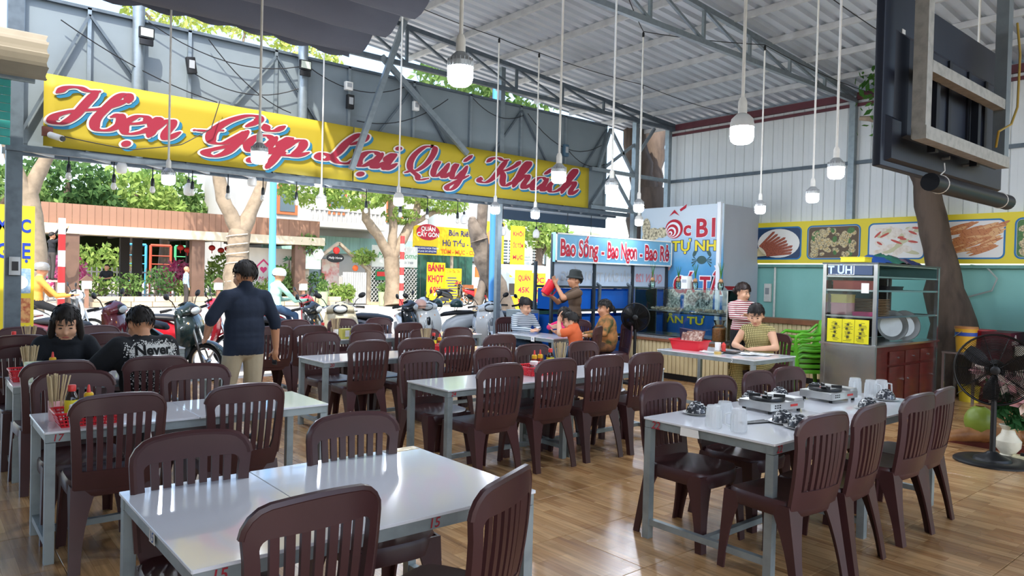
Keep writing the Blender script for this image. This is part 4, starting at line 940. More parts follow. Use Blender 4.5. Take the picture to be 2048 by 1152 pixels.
for k, (x, r) in enumerate(((1.0, .19), (1.42, .18), (1.18, .19))):
    t = thing('pan', 'round aluminium pan leaning in the cart, '+['at the left', 'at the right', 'in front of two others'][k], 'pan', (8.85+x, 3.75+(.2 if k < 2 else .12), .83+r), group='aluminium pans')
    T = Matrix.Rotation(R(-45), 4, 'Z') @ Matrix.Rotation(R(80), 4, 'X'); MB().lathe([(r*.7, -.05), (r*.8, -.045), (r, 0), (r*1.04, .003), (r*.98, -.004), (r*.75, -.04), (.01, -.042)], 26, T=T).build('pan_bowl', mat('aluminium', '9b9f9f', .5, .8, var=.2, vs_=5), t)
    MB().lathe([(r*1.04, .0), (r*1.055, .004), (r*1.04, .008), (r*1.02, .004), (r*1.04, .0)], 26, T=T, capb=False, capt=False).build('rim', STAIN, t)
PINK = mat('pink_box', 'd58f92', .6); REDBOX = mat('red_carton', 'b65146', .6, var=.3, vs_=5); YBOX = mat('yellow_carton', 'd8bf62', .6)
for nm, lab, c, d, m_ in (('carton', 'red carton on the upper shelf at the cart end', (.2, .34, 1.53), (.3, .42, .11), REDBOX), ('carton', 'yellow carton on the middle shelf at the cart end', (.15, .46, 1.36), (.24, .2, .1), YBOX), ('carton', 'pink carton under the yellow carton in the cart', (.15, .46, 1.235), (.24, .2, .14), PINK), ('tray', 'black tray pile on the upper front shelf of the cart', (.72, .2, 1.50), (.4, .3, .05), BLACK), ('dish', 'pink plastic dish on the cart shelf', (.15, .2, 1.18), (.2, .2, .045), mat('hot_pink', 'd8467a', .4)), ('carton', 'yellow box lying on the cart roof', (.12, .3, 1.845), (.2, .3, .06), YEL_S)):
    t = thing(nm, lab, nm, (8.85+c[0], 3.75+c[1], c[2])); MB().rbox((0, 0, 0), d, .012).build('case', m_, t); MB().rbox((0, 0, d[2]/2), (d[0]*1.03, d[1]*1.03, .012), .005).build('lid', m_, t)
def bucket(label, loc, r, h, m, band=None, lid=None):
    t = thing('bucket', label, 'bucket', loc); MB().lathe([(r*.85, 0), (r, h), (r*1.06, h), (r*1.06, h+.015), (r*.95, h+.015)], 20).build('body', m, t)
    if band: MB().lathe([(r*.985, h*.72), (r*1.005, h*.72), (r*1.01, h*.88), (r*.99, h*.88)], 20, capb=False, capt=False).build('band', band, t)
    if lid: MB().lathe([(r*1.08, h+.012), (r*1.08, h+.04), (.02, h+.045)], 20).build('lid', lid, t)
    MB().tube([(r*math.cos(a)*1.08, r*math.sin(a)*1.08, h-.02-.1*math.sin(a)) for a in (math.pi*k/10 for k in range(11))], .005, 5).build('handle', STAIN, t)
YB = mat('yellow_bucket', 'd9a32b', .45); NB = mat('blue_band', '2c4a9c', .45); TANL = mat('tan_lid', 'b0753f', .5)
bucket('yellow bucket with blue band and tan lid inside the cart', (9.02, 4.08, .825), .14, .24, YB, NB, TANL)
st = thing('side_stand', 'small stainless stand holding a yellow bucket beside the cart', 'stand', (10.95, 3.45, 0))
MB().box((0, 0, .66), (.5, .4, .025)).build('top', STAIN, st)
for x in (-.23, .23):
    for y in (-.18, .18): MB().box((x, y, .325), (.03, .03, .65)).build('leg', STAIN, st)
bucket('yellow bucket with blue band standing beside the cart', (10.88, 3.42, .675), .13, .3, YB, NB, TANL)
bucket('red plastic pail behind the yellow bucket', (11.35, 3.42, .62), .2, .33, mat('red_pail', 'b1202c', .4))
bucket('yellow pail on the floor under the stainless stand', (11.0, 3.4, 0), .13, .2, mat('yellow_pail', 'c9b030', .4))
b = MB(); 
CRT = mat('beer_carton_maroon', '54141f', .5, var=.2, vs_=5); WT = mat('carton_print', 'd2c2b8', .6)
for k in range(4):
    z = .02+k*.235
    if k > 3: break
    t = thing('beer_carton', f'dark red printed beer carton behind the big fan, {["lowest","second","third","topmost"][k]} of the stack', 'carton', (11.35, 3.12, z), group='beer cartons'); MB().box((0, 0, .115), (.62, .34, .228)).build('carton', CRT, t)
    lettering(t, 'SAIGON', plane_T((-.12, -.171, .09), (1, 0, 0), (0, 0, 1)), .075, WT, bold=.002); b = MB(); flatpoly(b, disc(-.12, .165, .04, .035, 14), plane_T((0, -.171, 0), (1, 0, 0), (0, 0, 1)), .0005); b.build('emblem', WT, t, smooth=0)
# things on top of the cart: tarp bundle
t = thing('tarpaulin', 'crumpled blue and green tarpaulin on the cart roof', 'tarp', (9.75, 4.05, 1.81))
def rag(cx, sx, sy, h, m, seed):
    b = MB(); q = random.Random(seed); n = 12; V = []
    for i in range(n):
        for j in range(n):
            u, v = i/(n-1)*2-1, j/(n-1)*2-1; e = max(0, 1-(u*u+v*v)**.9*.8); V.append((cx+u*sx, v*sy, h*e*(.6+.5*q.random())))
    b.add(V, [(i*n+j, (i+1)*n+j, (i+1)*n+j+1, i*n+j+1) for i in range(n-1) for j in range(n-1)]); b.build('fold', m, t, smooth=80)
rag(-.35, .3, .22, .12, mat('blue_tarp', '1f4f9a', .5), 1); rag(.0, .25, .25, .15, mat('green_net', '2f6d5a', .7, var=.5, vs_=20), 2); rag(.25, .25, .22, .13, mat('mauve_cloth', '75606c', .8), 3); rag(.6, .35, .22, .1, mat('navy_tarp', '1b2f66', .5), 4)
# ---- big tree growing through the roof
BARK = mat('tree_bark', '5d4f44', .9, var=.7, vs_=6, stretch=(1, 1, .25), var2='352c27', bump=.6, bs=14); BARK2 = mat('pale_bark', '9b8b78', .9, var=.6, vs_=5, var2='6d5f50', bump=.5, bs=12)
def limb(mb, pts, rs, n=12, wob=.12, seed=0):
    q = random.Random(seed); P = []; Rr = []
    for i in range(len(pts)-1):
        a, b = Vector(pts[i]), Vector(pts[i+1]); m = 5
        for k in range(m): t = k/m; P.append(a.lerp(b, t)+Vector((q.uniform(-1, 1), q.uniform(-1, 1), 0))*rs[i]*wob); Rr.append((rs[i]*(1-t)+rs[i+1]*t)*(1+q.uniform(-.06, .1)))
    P.append(Vector(pts[-1])); Rr.append(rs[-1]); mb.tube(P, Rr, n)
t = thing('roof_tree', 'leaning dark tree trunk growing through the roof beside the cart', 'tree', (11.75, 3.75, 0))
b = MB(); limb(b, [(0, -.05, 0), (.05, .1, .8), (.1, .36, 1.95), (.12, .56, 3.0), (.12, .68, 3.5)], [.46, .34, .21, .175, .17], 14, seed=2); b.build('trunk', BARK, t, smooth=60)
b = MB(); limb(b, [(.12, .66, 3.4), (.1, 1.0, 4.3), (.02, 1.35, 5.6), (0, 1.5, 6.6)], [.17, .17, .16, .14], 12, .2, 5); b.build('limb', BARK2, t, smooth=60)
b = MB(); limb(b, [(.12, .62, 3.35), (.0, .5, 4.3), (-.2, .32, 5.6), (-.3, .2, 6.6)], [.15, .15, .17, .14], 12, .2, 6); b.build('limb', BARK2, t, smooth=60)
b = MB(); limb(b, [(.1, .9, 4.1), (.0, 1.2, 4.15), (-.05, 1.55, 4.22)], [.07, .06, .035], 8, .3, 7); b.build('branch_stub', BARK2, t, smooth=60)
def leafq(b, p, s, q, mi=0):
    d = Vector((q.gauss(0, 1), q.gauss(0, 1), q.gauss(0, .6))).normalized(); u = d.orthogonal().normalized(); v = d.cross(u); a = q.random()*6.3; u, v = u*math.cos(a)+v*math.sin(a), v*math.cos(a)-u*math.sin(a)
    b.add([p-u*s, p+v*s*.45, p+u*s, p-v*s*.45], [(0, 1, 2, 3)], mi)
b = MB(); q = random.Random(4)
for k in range(150): leafq(b, Vector((rnd.gauss(-.05, .12), rnd.gauss(1.28, .14), rnd.gauss(4.75, .3))), q.uniform(.04, .09), q)
b.build('leaves', leafmat('epiphyte_leaf', '3f6a33', '5f8f45'), t, smooth=0)['kind'] = 'stuff'
# ---- blue barrel, vase, flowers
t = thing('water_barrel', 'big blue plastic water barrel at the right edge', 'barrel', (11.6, 2.45, .78))
MB().lathe([(.36, 0), (.4, .03), (.4, .26), (.415, .28), (.4, .3), (.4, .5), (.36, .58), (.2, .62)], 28).build('body', mat('barrel_blue', '1f52a8', .35), t); MB().lathe([(.12, .6), (.12, .65), (.02, .66)], 16).build('cap', BLACK, t); MB().tube([(-.42, .1, -.7), (-.43, .1, .2), (-.38, .08, .5), (-.1, 0, .68)], .02, 8).build('hose', BLACK, t)
t = thing('barrel_stand', 'pale concrete stand under the blue barrel', 'stand', (11.6, 2.45, 0)); MB().box((0, 0, .72), (.95, .95, .12)).build('slab', mat('concrete_pale', 'b9b3a2', .85, var=.3), t)
for x in (-.38, .38):
    for y in (-.38, .38): MB().box((x, y, .33), (.14, .14, .66)).build('pier', mat('concrete_pale', 'b9b3a2', .85), t)
t = thing('flower_vase', 'cream vase of pink lilies beside the fan', 'vase', (7.66, 2.04, 0))
MB().lathe([(.07, 0), (.075, .02), (.055, .04), (.10, .1), (.105, .16), (.06, .22), (.05, .26), (.075, .30), (.068, .305), (.045, .26)], 22).build('vase', mat('cream_porcelain', 'e3dcc6', .25, bump=.2, bs=25), t)
b = MB(); q = random.Random(11); tips = []
for k in range(16):
    a = q.uniform(0, 6.28); rr = q.uniform(.05, .24); tip = Vector((rr*math.cos(a)*1.15, rr*math.sin(a)*1.15, q.uniform(.45, .80))); b.tube([(0, 0, .26), tip*.55+Vector((0, 0, .1)), tip], .005, 5); tips.append(tip)
    for j in range(9): p = tip*q.uniform(.45, .9)+Vector((0, 0, .06)); leafq(b, p, q.uniform(.04, .075), q)
b.build('stems', leafmat('lily_leaf', '2c5530', '47774a'), t, smooth=0)
b = MB()
for tip in tips:
    for j in range(6):
        a = j*math.pi/3; ax_ = (tip*.8+Vector((-.5, -.35, -.25))).normalized(); u_ = ax_.orthogonal().normalized(); v_ = ax_.cross(u_); o_ = u_*math.cos(a)+v_*math.sin(a)+ax_*.35; sd = v_*math.cos(a)-u_*math.sin(a); b.add([tip, tip+o_*.06+sd*.03, tip+o_*.115-ax_*.04, tip+o_*.06-sd*.03], [(0, 1, 2, 3)], j % 2)
b.build('lily_petals', [mat('lily_pink', 'd8a0a0', .5), mat('lily_cream', 'e8d3c4', .5)], t, smooth=0)
t = thing('coconut', 'green coconut behind the flower vase', 'coconut', (7.95, 2.36, .12)); MB().ell((0, 0, .13), (.13, .13, .15), 16, 10).build('husk', mat('coconut_green', '76882f', .4, var=.3, vs_=5), t); MB().lathe([(.03, .27), (.045, .285), (.01, .29)], 8).build('stalk_cap', BRN, t)
t = thing('driftwood', 'reddish gnarled wood piece behind the flower vase', 'wood', (8.05, 2.05, 0)); b = MB(); limb(b, [(-.35, .5, .1), (-.1, .25, .14), (.1, 0, .12), (.2, -.4, .1)], [.05, .08, .07, .05], 10, .5, 3); limb(b, [(0, .1, .15), (.15, .05, .3), (.3, -.1, .35)], [.06, .05, .02], 8, .4, 9); b.build('log', mat('driftwood_brown', '9a6a3e', .5, var=.7, vs_=7, var2='5d351c', bump=.4, bs=10), t, smooth=60); MB().box((-.05, .2, .03), (.16, .9, .06)).build('plinth', WOODR, t)
t = thing('power_strip', 'white extension socket on the floor by the vase', 'power strip', (7.62, 1.86, 0)); MB().rbox((0, 0, .025), (.1, .26, .05), .015).build('case', mat('cream_plastic', 'd9cfa6', .4), t); MB().box((0, .05, .06), (.03, .04, .03)).build('plug', BLACK, t)
# ---- fans
MESHM = mat('fan_guard_black', '1b1a1a', .4, .5)
def fan(label, loc, hub_z, Rg, aim, base_r):
    t = thing('stand_fan', label, 'fan', loc); 
    MB().lathe([(base_r, 0), (base_r, .015), (base_r*.92, .03), (base_r*.62, .035), (base_r*.5, .02), (base_r*.46, .045), (.06, .08), (.035, .1)], 28).build('base', BLACK, t)
    MB().cyl((0, 0, .06), (0, 0, hub_z-Rg*.25), .024, n=12).build('pole', BLACK, t)
    A = Matrix.Translation((0, 0, hub_z)) @ Matrix.Rotation(aim, 4, 'Z') @ Matrix.Rotation(R(90), 4, 'X')      # local z -> -y rotated by aim
    MB().lathe([(.03, -.26), (.075, -.24), (.08, -.1), (.05, -.06)], 16, T=A).build('motor', BLACK, t)
    MB().beam((0, 0, hub_z-Rg*.3), tuple(A @ Vector((0, 0, -.16))), .04).build('yoke', BLACK, t)
    b = MB()
    for sgn, dz in ((1, .07), (-1, -.05)):
        for k in range(2, 27):
            r = Rg*k/26; zc = dz*(1-(k/26)**3)
            b.tube([A @ Vector((r*math.cos(a), r*math.sin(a), zc)) for a in (2*math.pi*j/36 for j in range(37))], .0029, 3, caps=False)
    for j in range(10):
        a = 2*math.pi*j/10
        for dz in (.07, -.05): b.tube([A @ Vector((Rg*f*math.cos(a), Rg*f*math.sin(a), dz*(1-f**3))) for f in (.12, .4, .7, .9, 1)], .003, 4)
    b.build('guard', MESHM, t)
    b = MB(); b.tube([A @ Vector((Rg*math.cos(a), Rg*math.sin(a), 0)) for a in (2*math.pi*j/48 for j in range(49))], .009, 6, caps=False); b.build('guard_rim', MESHM, t)
    MB().lathe([(.036, .072), (.038, .08), (.025, .086), (.01, .086)], 18, T=A).build('hub_badge', BLACK, t)
    for k in range(3):
        V = []; a0 = 2*math.pi*k/3+.4
        for i in range(7):
            f = i/6; r = .05+(Rg*.88-.05)*f; wd = .45+.25*math.sin(math.pi*f)
            for j in range(4): a = a0+wd*(j/3-.5)*(1.3-.5*f); V.append(A @ Vector((r*math.cos(a), r*math.sin(a), .01+.05*(j/3-.5)*(1-.3*f))))
        MB().add(V, [(i*4+j, (i+1)*4+j, (i+1)*4+j+1, i*4+j+1) for i in range(6) for j in range(3)]).build('blade', mat('fan_blade', '2a2624', .35), t, smooth=60)
    return t
fan('large black industrial stand fan at the right edge', (7.34, 2.07, 0), .82, .31, R(-74), .30)
fan('black stand fan in front of the blue tanks', (8.25, 6.93, 0), .98, .205, R(-52), .2)
# ---- stacked green armchairs
GREEN = mat('lime_green_plastic', '5fae2c', .35, spec=.5)
def green_chair():
    t = thing('plastic_armchair', 'x', 'chair')
    b = MB(); b.loft([[(x*s, y*s2, z) for x, y in rrect(.44, .42, .06, 3)] for s, s2, z in ((1, 1, .36), (1.02, 1.02, .39), (1, 1, .41), (.85, .85, .405))]); b.build('seat', GREEN, t)
    b = MB(); V = []; 
    for i in range(9):
        u = i/8*2-1
        for k in range(5): z = .41+.34*k/4; V.append((u*.22*(1+.05*k/4), -.2-.09*k/4-.03*(1-u*u), z+(.03*(1-u*u) if k == 4 else 0)))
    o = MB().add(V, [(i*5+k, (i+1)*5+k, (i+1)*5+k+1, i*5+k+1) for i in range(8) for k in range(5-1)]).build('backrest', GREEN, t, smooth=60); o.modifiers.new('th', 'SOLIDIFY').thickness = .012
    for s in (-1, 1):
        MB().tube([(s*.235, -.26, .70), (s*.27, -.16, .60), (s*.275, .0, .585), (s*.27, .16, .60), (s*.255, .225, .56), (s*.24, .23, .40)], [.016, .02, .022, .022, .02, .018], 8, flat=1.).build('armrest', GREEN, t)
        for f in (1, -1): MB().tube([(s*.215, f*.2, .38), (s*.25, f*.255, 0)], [.032, .02], 8).build('leg', GREEN, t)
    return t
G0 = green_chair(); gl = ['lowest', 'second', 'third', 'fourth', 'topmost']
for k in range(5):
    L_ = f'lime green plastic armchair in the stack by the cart, {gl[k]} of five'
    o = G0 if k == 0 else copy_tree(G0); o.location = (9.22-.012*k, 4.78, k*.072); o.rotation_euler = (0, 0, R(50)); o['label'] = L_; o['group'] = 'stacked green armchairs'

t = MB().tube([(12.33, 7.05, .9), (12.33, 7.05, 1.88)], .02, 8).build('water_pipe', WHITE_PVC); tag(t, 'thin white pipe running up the teal wall', 'pipe')
t = MB().tube([(12.34, 3.85, 1.88), (12.3, 3.62, 1.84), (12.28, 3.48, 1.68), (12.3, 3.55, 1.5), (12.32, 3.85, 1.4), (12.34, 4.3, 1.38)], .014, 8).build('hose', mat('hose_grey', 'a9b0aa', .5)); tag(t, 'looped pale hose hanging on the teal wall', 'hose')
t = thing('junction_box', 'white switch box on the teal wall beside the grey partition', 'box', (12.36, 7.2, 1.35)); MB().rbox((0, 0, 0), (.06, .14, .34), .012).build('case', WHITE_PVC, t); MB().box((-.032, 0, .03), (.006, .08, .12)).build('cover', HOUS2, t)
# ================================================================ things on the tables
REDP = mat('red_basket_plastic', 'd4202f', .38); WOODC = mat('chopstick_wood', 'c9b48c', .6, var=.3, vs_=10, obj_rand=.3); CAPR = mat('red_cap', 'd23a34', .4); CAPY = mat('yellow_cap', 'e2b52a', .4); SOY = mat('soy_dark', '22140f', .15, spec=.7); LBLY = mat('label_yellow', 'e0d231', .5); CHIL = mat('chili_sauce', '8c2a16', .3); CLR = glass('clear_plastic', (.92, .94, .93), .1); BLUEC = mat('blue_cap', '2459b8', .4); PINKH = mat('pink_holder', 'e6b6bd', .4)
def basket(tbl, x, y, z, rz=0, L=.31, W=.21, Hh=.075):
    t = thing('condiment_basket', 'red plastic mesh basket '+tbl, 'basket', (x, y, z), rz, 'red condiment baskets')
    b = MB(); fl = .86
    b.box((0, 0, .004), (L*fl, W*fl, .006))
    def side(p0, p1, q0, q1, n):   # wall between bottom edge p0-p1 and top edge q0-q1, lattice of bars
        p0, p1, q0, q1 = map(Vector, (p0, p1, q0, q1))
        for i in range(n+1): u = i/n; b.beam(p0.lerp(p1, u), q0.lerp(q1, u), .006, .0045)
        for v in (0, .25, .5, .75, 1): b.beam(p0.lerp(q0, v), p1.lerp(q1, v), .006, .0065)
    l, w_ = L/2*fl, W/2*fl; l2, w2 = L/2, W/2
    side((-l, -w_, .004), (l, -w_, .004), (-l2, -w2, Hh), (l2, -w2, Hh), 16); side((-l, w_, .004), (l, w_, .004), (-l2, w2, Hh), (l2, w2, Hh), 16)
    side((-l, -w_, .004), (-l, w_, .004), (-l2, -w2, Hh), (-l2, w2, Hh), 11); side((l, -w_, .004), (l, w_, .004), (l2, -w2, Hh), (l2, w2, Hh), 11)
    b.build('mesh_body', REDP, t); r = MB(); r.tube([(p[0], p[1], Hh) for p in rrect(L+.012, W+.012, .03, 4)]+[(L/2+.006, W/2-.024, Hh)], .007, 6, caps=False); r.build('rim', REDP, t); return t
_cs = MB().cyl((0, 0, 0), (0, 0, .235), .0025, .0036, n=5).mesh('chopstick', WOODC)
def chopsticks(tbl, x, y, z, n=26, hm=None, seed=1, rr=.032):
    t = thing('chopstick_holder', 'holder packed with wooden chopsticks '+tbl, 'chopsticks', (x, y, z), group='chopstick holders'); q = random.Random(seed)
    MB().lathe([(rr*.9, 0), (rr, .005), (rr*1.1, .11), (rr*1.05, .11), (rr*.95, .01)], 14).build('cup', hm or PINKH, t)
    for k in range(n):
        a = q.uniform(0, 6.28); r0 = rr*.8*math.sqrt(q.random()); o = link('chopstick', _cs, t, (r0*math.cos(a), r0*math.sin(a), .01+q.uniform(0, .012)))
        o.rotation_euler = Vector((math.cos(a)*r0*7+q.uniform(-.06, .06), math.sin(a)*r0*5, 1)).to_track_quat('Z', 'Y').to_euler()
    return t
def bottle(tbl, kind, x, y, z):
    if kind == 'soy':
        t = thing('sauce_bottle', 'dark sauce bottle with yellow label and red cap '+tbl, 'bottle', (x, y, z), group='sauce bottles')
        MB().lathe([(.03, 0), (.034, .006), (.034, .12), (.03, .14), (.016, .165), (.015, .175)], 16).build('glass_body', SOY, t); MB().lathe([(.0348, .04), (.0352, .045), (.0352, .115), (.0348, .12)], 16, capb=False, capt=False).build('label', LBLY, t); MB().lathe([(.019, .165), (.02, .17), (.02, .195), (.017, .2), (.005, .2)], 14).build('cap', CAPR, t)
    elif kind == 'chili':
        t = thing('chili_bottle', 'small chilli bottle with yellow collar '+tbl, 'bottle', (x, y, z), group='chilli bottles')
        MB().lathe([(.022, 0), (.024, .004), (.024, .1), (.02, .115)], 14).build('body', CHIL, t); MB().lathe([(.0245, .03), (.025, .034), (.025, .08), (.0245, .084)], 14, capb=False, capt=False).build('label', PAPER, t); MB().lathe([(.023, .112), (.024, .115), (.024, .14), (.018, .148)], 14).build('collar', CAPY, t); MB().lathe([(.011, .147), (.006, .185), (.003, .19)], 10).build('tip', CAPR, t)
    else:
        cap = PAPER if kind == 'white' else BLUEC
        t = thing('condiment_jar', f'short clear jar with {kind} lid '+tbl, 'jar', (x, y, z), group='condiment jars')
        MB().lathe([(.03, 0), (.033, .004), (.033, .05), (.03, .056)], 16).build('jar_body', CLR, t); MB().lathe([(.028, .003), (.0305, .006), (.0305, .03), (.002, .032)], 16).build('contents', mat('dark_condiment', '5a3a2a', .6, var=.5, vs_=50), t); MB().lathe([(.034, .052), (.0355, .055), (.0355, .078), (.032, .082), (.005, .083)], 16).build('lid', cap, t)
    return t
Z = .686
basket('on table 17', .76, 4.47, Z); chopsticks('on table 17 beside the red basket', .63, 4.62, Z, 34, seed=3)
bottle('in the basket on table 17', 'soy', .69, 4.50, Z+.008); bottle('in the basket on table 17', 'chili', .775, 4.53, Z+.008); bottle('in the basket on table 17', 'white', .70, 4.415, Z+.03); bottle('in the basket on table 17', 'blue', .80, 4.45, Z+.03)
basket('on the long middle-room table', 4.25, 4.67, Z, L=.36, W=.24); bottle('in the basket of the long middle-room table', 'white', 4.23, 4.69, Z+.03)
bottle('beside the long-table basket, left of another', 'chili', 4.36, 4.83, Z); bottle('beside the long-table basket, right of another', 'chili', 4.44, 4.84, Z); bottle('beside the long-table basket', 'soy', 4.53, 4.80, Z); chopsticks('beside the long-table basket', 4.66, 4.80, Z, 30, hm=mat('clear_holder', 'b9c0bd', .3), seed=5, rr=.036)
bottle('on the long table behind, beside chopsticks', 'soy', 4.52, 6.70, Z); bottle('on the long table behind, right of a soy bottle', 'chili', 4.60, 6.70, Z); chopsticks('on the long table behind the red-basket one', 4.42, 6.70, Z, 24, seed=6); basket('on the long table behind the red-basket one', 4.55, 6.55, Z)
t = thing('menu_card', 'colourful laminated menu lying on the long table behind', 'menu', (4.98, 6.50, Z+.001)); MB().box((0, 0, .002), (.42, .26, .004)).build('sheet', mat('menu_print', 'e6d87a', .35, var=1., vs_=6, var2='d86a4a'), t); MB().box((0, .08, .0042), (.3, .05, .001)).build('heading', CAPR, t)
basket('on the table by the scooters', 4.02, 8.55, Z); bottle('on the table by the scooters', 'soy', 4.10, 8.62, Z); bottle('on the table by the scooters', 'chili', 4.0, 8.66, Z); chopsticks('on the table by the scooters', 4.28, 8.62, Z, 26, seed=8, hm=PAPER)
t = thing('napkin_box', 'yellow green napkin box on the table by the scooters', 'box', (4.32, 8.42, Z)); MB().box((0, 0, .065), (.14, .1, .13)).build('carton', mat('napkin_yellow', 'c9c25a', .6, var=.3, vs_=12), t); MB().box((0, -.051, .07), (.06, .001, .08)).build('label', PAPER, t)
basket("on the hooded girl's table", .68, 6.36, Z, L=.2, W=.2, Hh=.08); chopsticks("on the hooded girl's table", .70, 6.36, Z, 34, seed=9); bottle("on the hooded girl's table", 'chili', .86, 6.46, Z)
t = thing('menu_card', "upright green and white menu card on the hooded girl's table", 'menu', (.71, 6.22, Z)); MB().box((0, 0, .075), (.115, .006, .15), rot=(R(-8), 0, 0)).build('sheet', mat('menu_green', 'dfe6d0', .5, var=.9, vs_=25, var2='a9c58a'), t); MB().box((0, .02, .01), (.1, .05, .012)).build('foot', PAPER, t)
basket('on the table near the left post', .78, 8.42, Z); bottle('on the table near the left post', 'soy', .80, 8.45, Z); chopsticks('on the table near the left post', .93, 8.5, Z, 20, seed=12)
# sticker and number plate
t = thing('table_sticker', 'worn gold sticker at the far corner of table 15', 'sticker', (1.86, 2.985, Z+.0005)); MB().box((0, 0, .0005), (.13, .06, .001)).build('foil', mat('gold_foil', 'b59a5a', .35, .3, var=.8, vs_=30, var2='efe9d8'), t); MB().box((-.1, .0, .0005), (.03, .05, .001)).build('print', mat('grey_print', '8d8d88', .5), t)
t = thing('number_plate', 'small white number 4 card on the family table edge', 'number plate', (6.855, 7.64, .62)); MB().box((0, 0, .03), (.006, .07, .07)).build('card', PAPER, t); lettering(t, '4', plane_T((-.0036, 0, .03), (0, -1, 0), (0, 0, 1)), .05, BLUE_PAINT)
# ---- table 22: bowls, mugs, stoves
SPECK = mat('speckled_bowl', '3a3d42', .25, spec=.7, var=1., vs_=70, var2='d9d9d6'); PLATE = mat('white_plate', 'e9e8e4', .2, spec=.6)
for n_ in MATS['speckled_bowl'].node_tree.nodes:
    if n_.type == 'MAP_RANGE': n_.inputs[1].default_value = .56; n_.inputs[2].default_value = .6
Z2 = .72
BW = [(3.72, 2.62, 'nearest the painted 22'), (4.40, 2.67, 'behind the left stove'), (4.76, 2.66, 'at the far edge between the two stoves'), (3.92, 2.16, 'at the near edge, behind another bowl'), (3.86, 2.03, 'closest to the near edge'), (5.22, 2.63, 'behind the right stove'), (4.85, 2.08, 'at the near edge before the right stove'), (5.36, 2.18, 'beside the mugs at the far end')]
for i, (x, y, lab) in enumerate(BW):
    t = thing('rice_bowl', 'upturned speckled bowl '+lab+' on table 22', 'bowl', (x, y, Z2+.012), group='speckled bowls'); MB().lathe([(.062, 0), (.064, .004), (.058, .03), (.04, .054), (.024, .058), (.024, .066), (.019, .066), (.018, .06)], 22).build('bowl', SPECK, t); MB().lathe([(.0245, .058), (.0255, .062), (.0245, .066)], 18, capb=False, capt=False).build('foot_ring', SPECK, t)
    t = thing('saucer', 'white saucer under the speckled bowl '+lab, 'saucer', (x, y, Z2), group='white saucers'); MB().lathe([(.045, 0), (.05, .002), (.085, .012), (.086, .014), (.05, .007), (.01, .006)], 26).build('plate', PLATE, t); MB().lathe([(.04, .0), (.046, .0), (.046, .003)], 20, capt=False).build('foot_ring', PLATE, t)
MUG = mat('mug_glass', 'eef2f2', .12, spec=.8, alpha=.42, bump=.3, bs=40)
for i, (x, y, lab) in enumerate([(3.47, 2.33, 'left front mug of the three by the painted 22'), (3.64, 2.37, 'rear mug of the three by the painted 22'), (3.50, 2.19, 'right front mug of the three by the painted 22'), (5.43, 2.43, 'left mug of the three at the far end'), (5.42, 2.31, 'middle mug of the three at the far end'), (5.50, 2.27, 'right mug of the three at the far end')]):
    t = thing('glass_mug', 'upturned clear glass, '+lab, 'mug', (x, y, Z2), group='upturned glass mugs'); b = MB(); V = []; n = 14
    for z, r in ((0, .043), (.004, .045), (.03, .044), (.06, .0425), (.09, .041), (.118, .039), (.124, .036)): V.append([(r*math.cos(2*math.pi*k/n), r*math.sin(2*math.pi*k/n), z) for k in range(n)])
    b.loft(V, caps=False); b.add(V[-1], [tuple(range(n))]); b.build('glass_body', MUG, t, smooth=20)
    b = MB(); 
    for k in range(n): a = 2*math.pi*k/n; b.cyl((.0445*math.cos(a), .0445*math.sin(a), .01), (.0405*math.cos(a), .0405*math.sin(a), .1), .0028, n=4)
    b.build('facet_ribs', MUG, t)
    a = R(20+60*i); MB().tube([(.043*math.cos(a), .043*math.sin(a), .1), (.075*math.cos(a), .075*math.sin(a), .095), (.078*math.cos(a), .078*math.sin(a), .04), (.045*math.cos(a), .045*math.sin(a), .025)], .006, 6).build('handle', MUG, t)
SILV = mat('stove_silver', 'c9c9c6', .3, .7, var=.2, vs_=10); GRAPH = mat('stove_black', '1e1f20', .4, .2)
for x, y, rz, lab in ((4.27, 2.44, R(-8), 'left'), (5.02, 2.43, R(-5), 'right')):
    t = thing('gas_stove', f'silver portable gas stove, {lab} one of the two on table 22', 'stove', (x, y, Z2), rz, 'portable stoves')
    MB().rbox((0, 0, .045), (.33, .25, .05), .008).build('body', SILV, t)
    for sx in (-.14, .14):
        for sy in (-.1, .1): MB().cyl((sx, sy, 0), (sx, sy, .022), .012, n=8).build('foot', GRAPH, t)
    MB().lathe([(.105, .07), (.11, .075), (.105, .088), (.085, .085), (.03, .078), (.03, .095), (.01, .096)], 24, c=(-.045, 0, 0)).build('drip_pan', GRAPH, t)
    for k in range(4): a = R(45+90*k); MB().box((-.045+.075*math.cos(a), .075*math.sin(a), .098), (.07, .012, .02), rz=a).build('pan_support', GRAPH, t)
    MB().rbox((.115, .0, .078), (.09, .24, .02), .006).build('canister_cover', SILV, t)
    MB().lathe([(.024, 0), (.026, .01), (.022, .03), (.005, .032)], 14, T=Matrix.Translation((.165, -.08, .06)) @ Matrix.Rotation(R(90), 4, 'Y')).build('knob', GRAPH, t)
    for k in range(3):
        for j in range(2): MB().box((-.168 if False else -.12+k*.022, -.1255, .04+j*.014), (.014, .002, .008)).build('vent_slot', GRAPH, t)
    MB().box((.06, -.1255, .047), (.07, .002, .014)).build('badge', CAPR, t); MB().box((-.0, .05, .082), (.05, .03, .006)).build('red_label', CAPR, t)
for k in range(4):
    t = thing('chopstick_pair', f'black chopsticks beside the mugs on table 22, {["first","second","third","fourth"][k]} from the front', 'chopsticks', (3.80, 2.24+k*.016, Z2), R(-18+3*k), 'black chopsticks')
    MB().box((0, -.003, .004), (.2, .005, .006)).build('stick', GRAPH, t); MB().box((0, .004, .004), (.2, .005, .006)).build('stick', GRAPH, t)
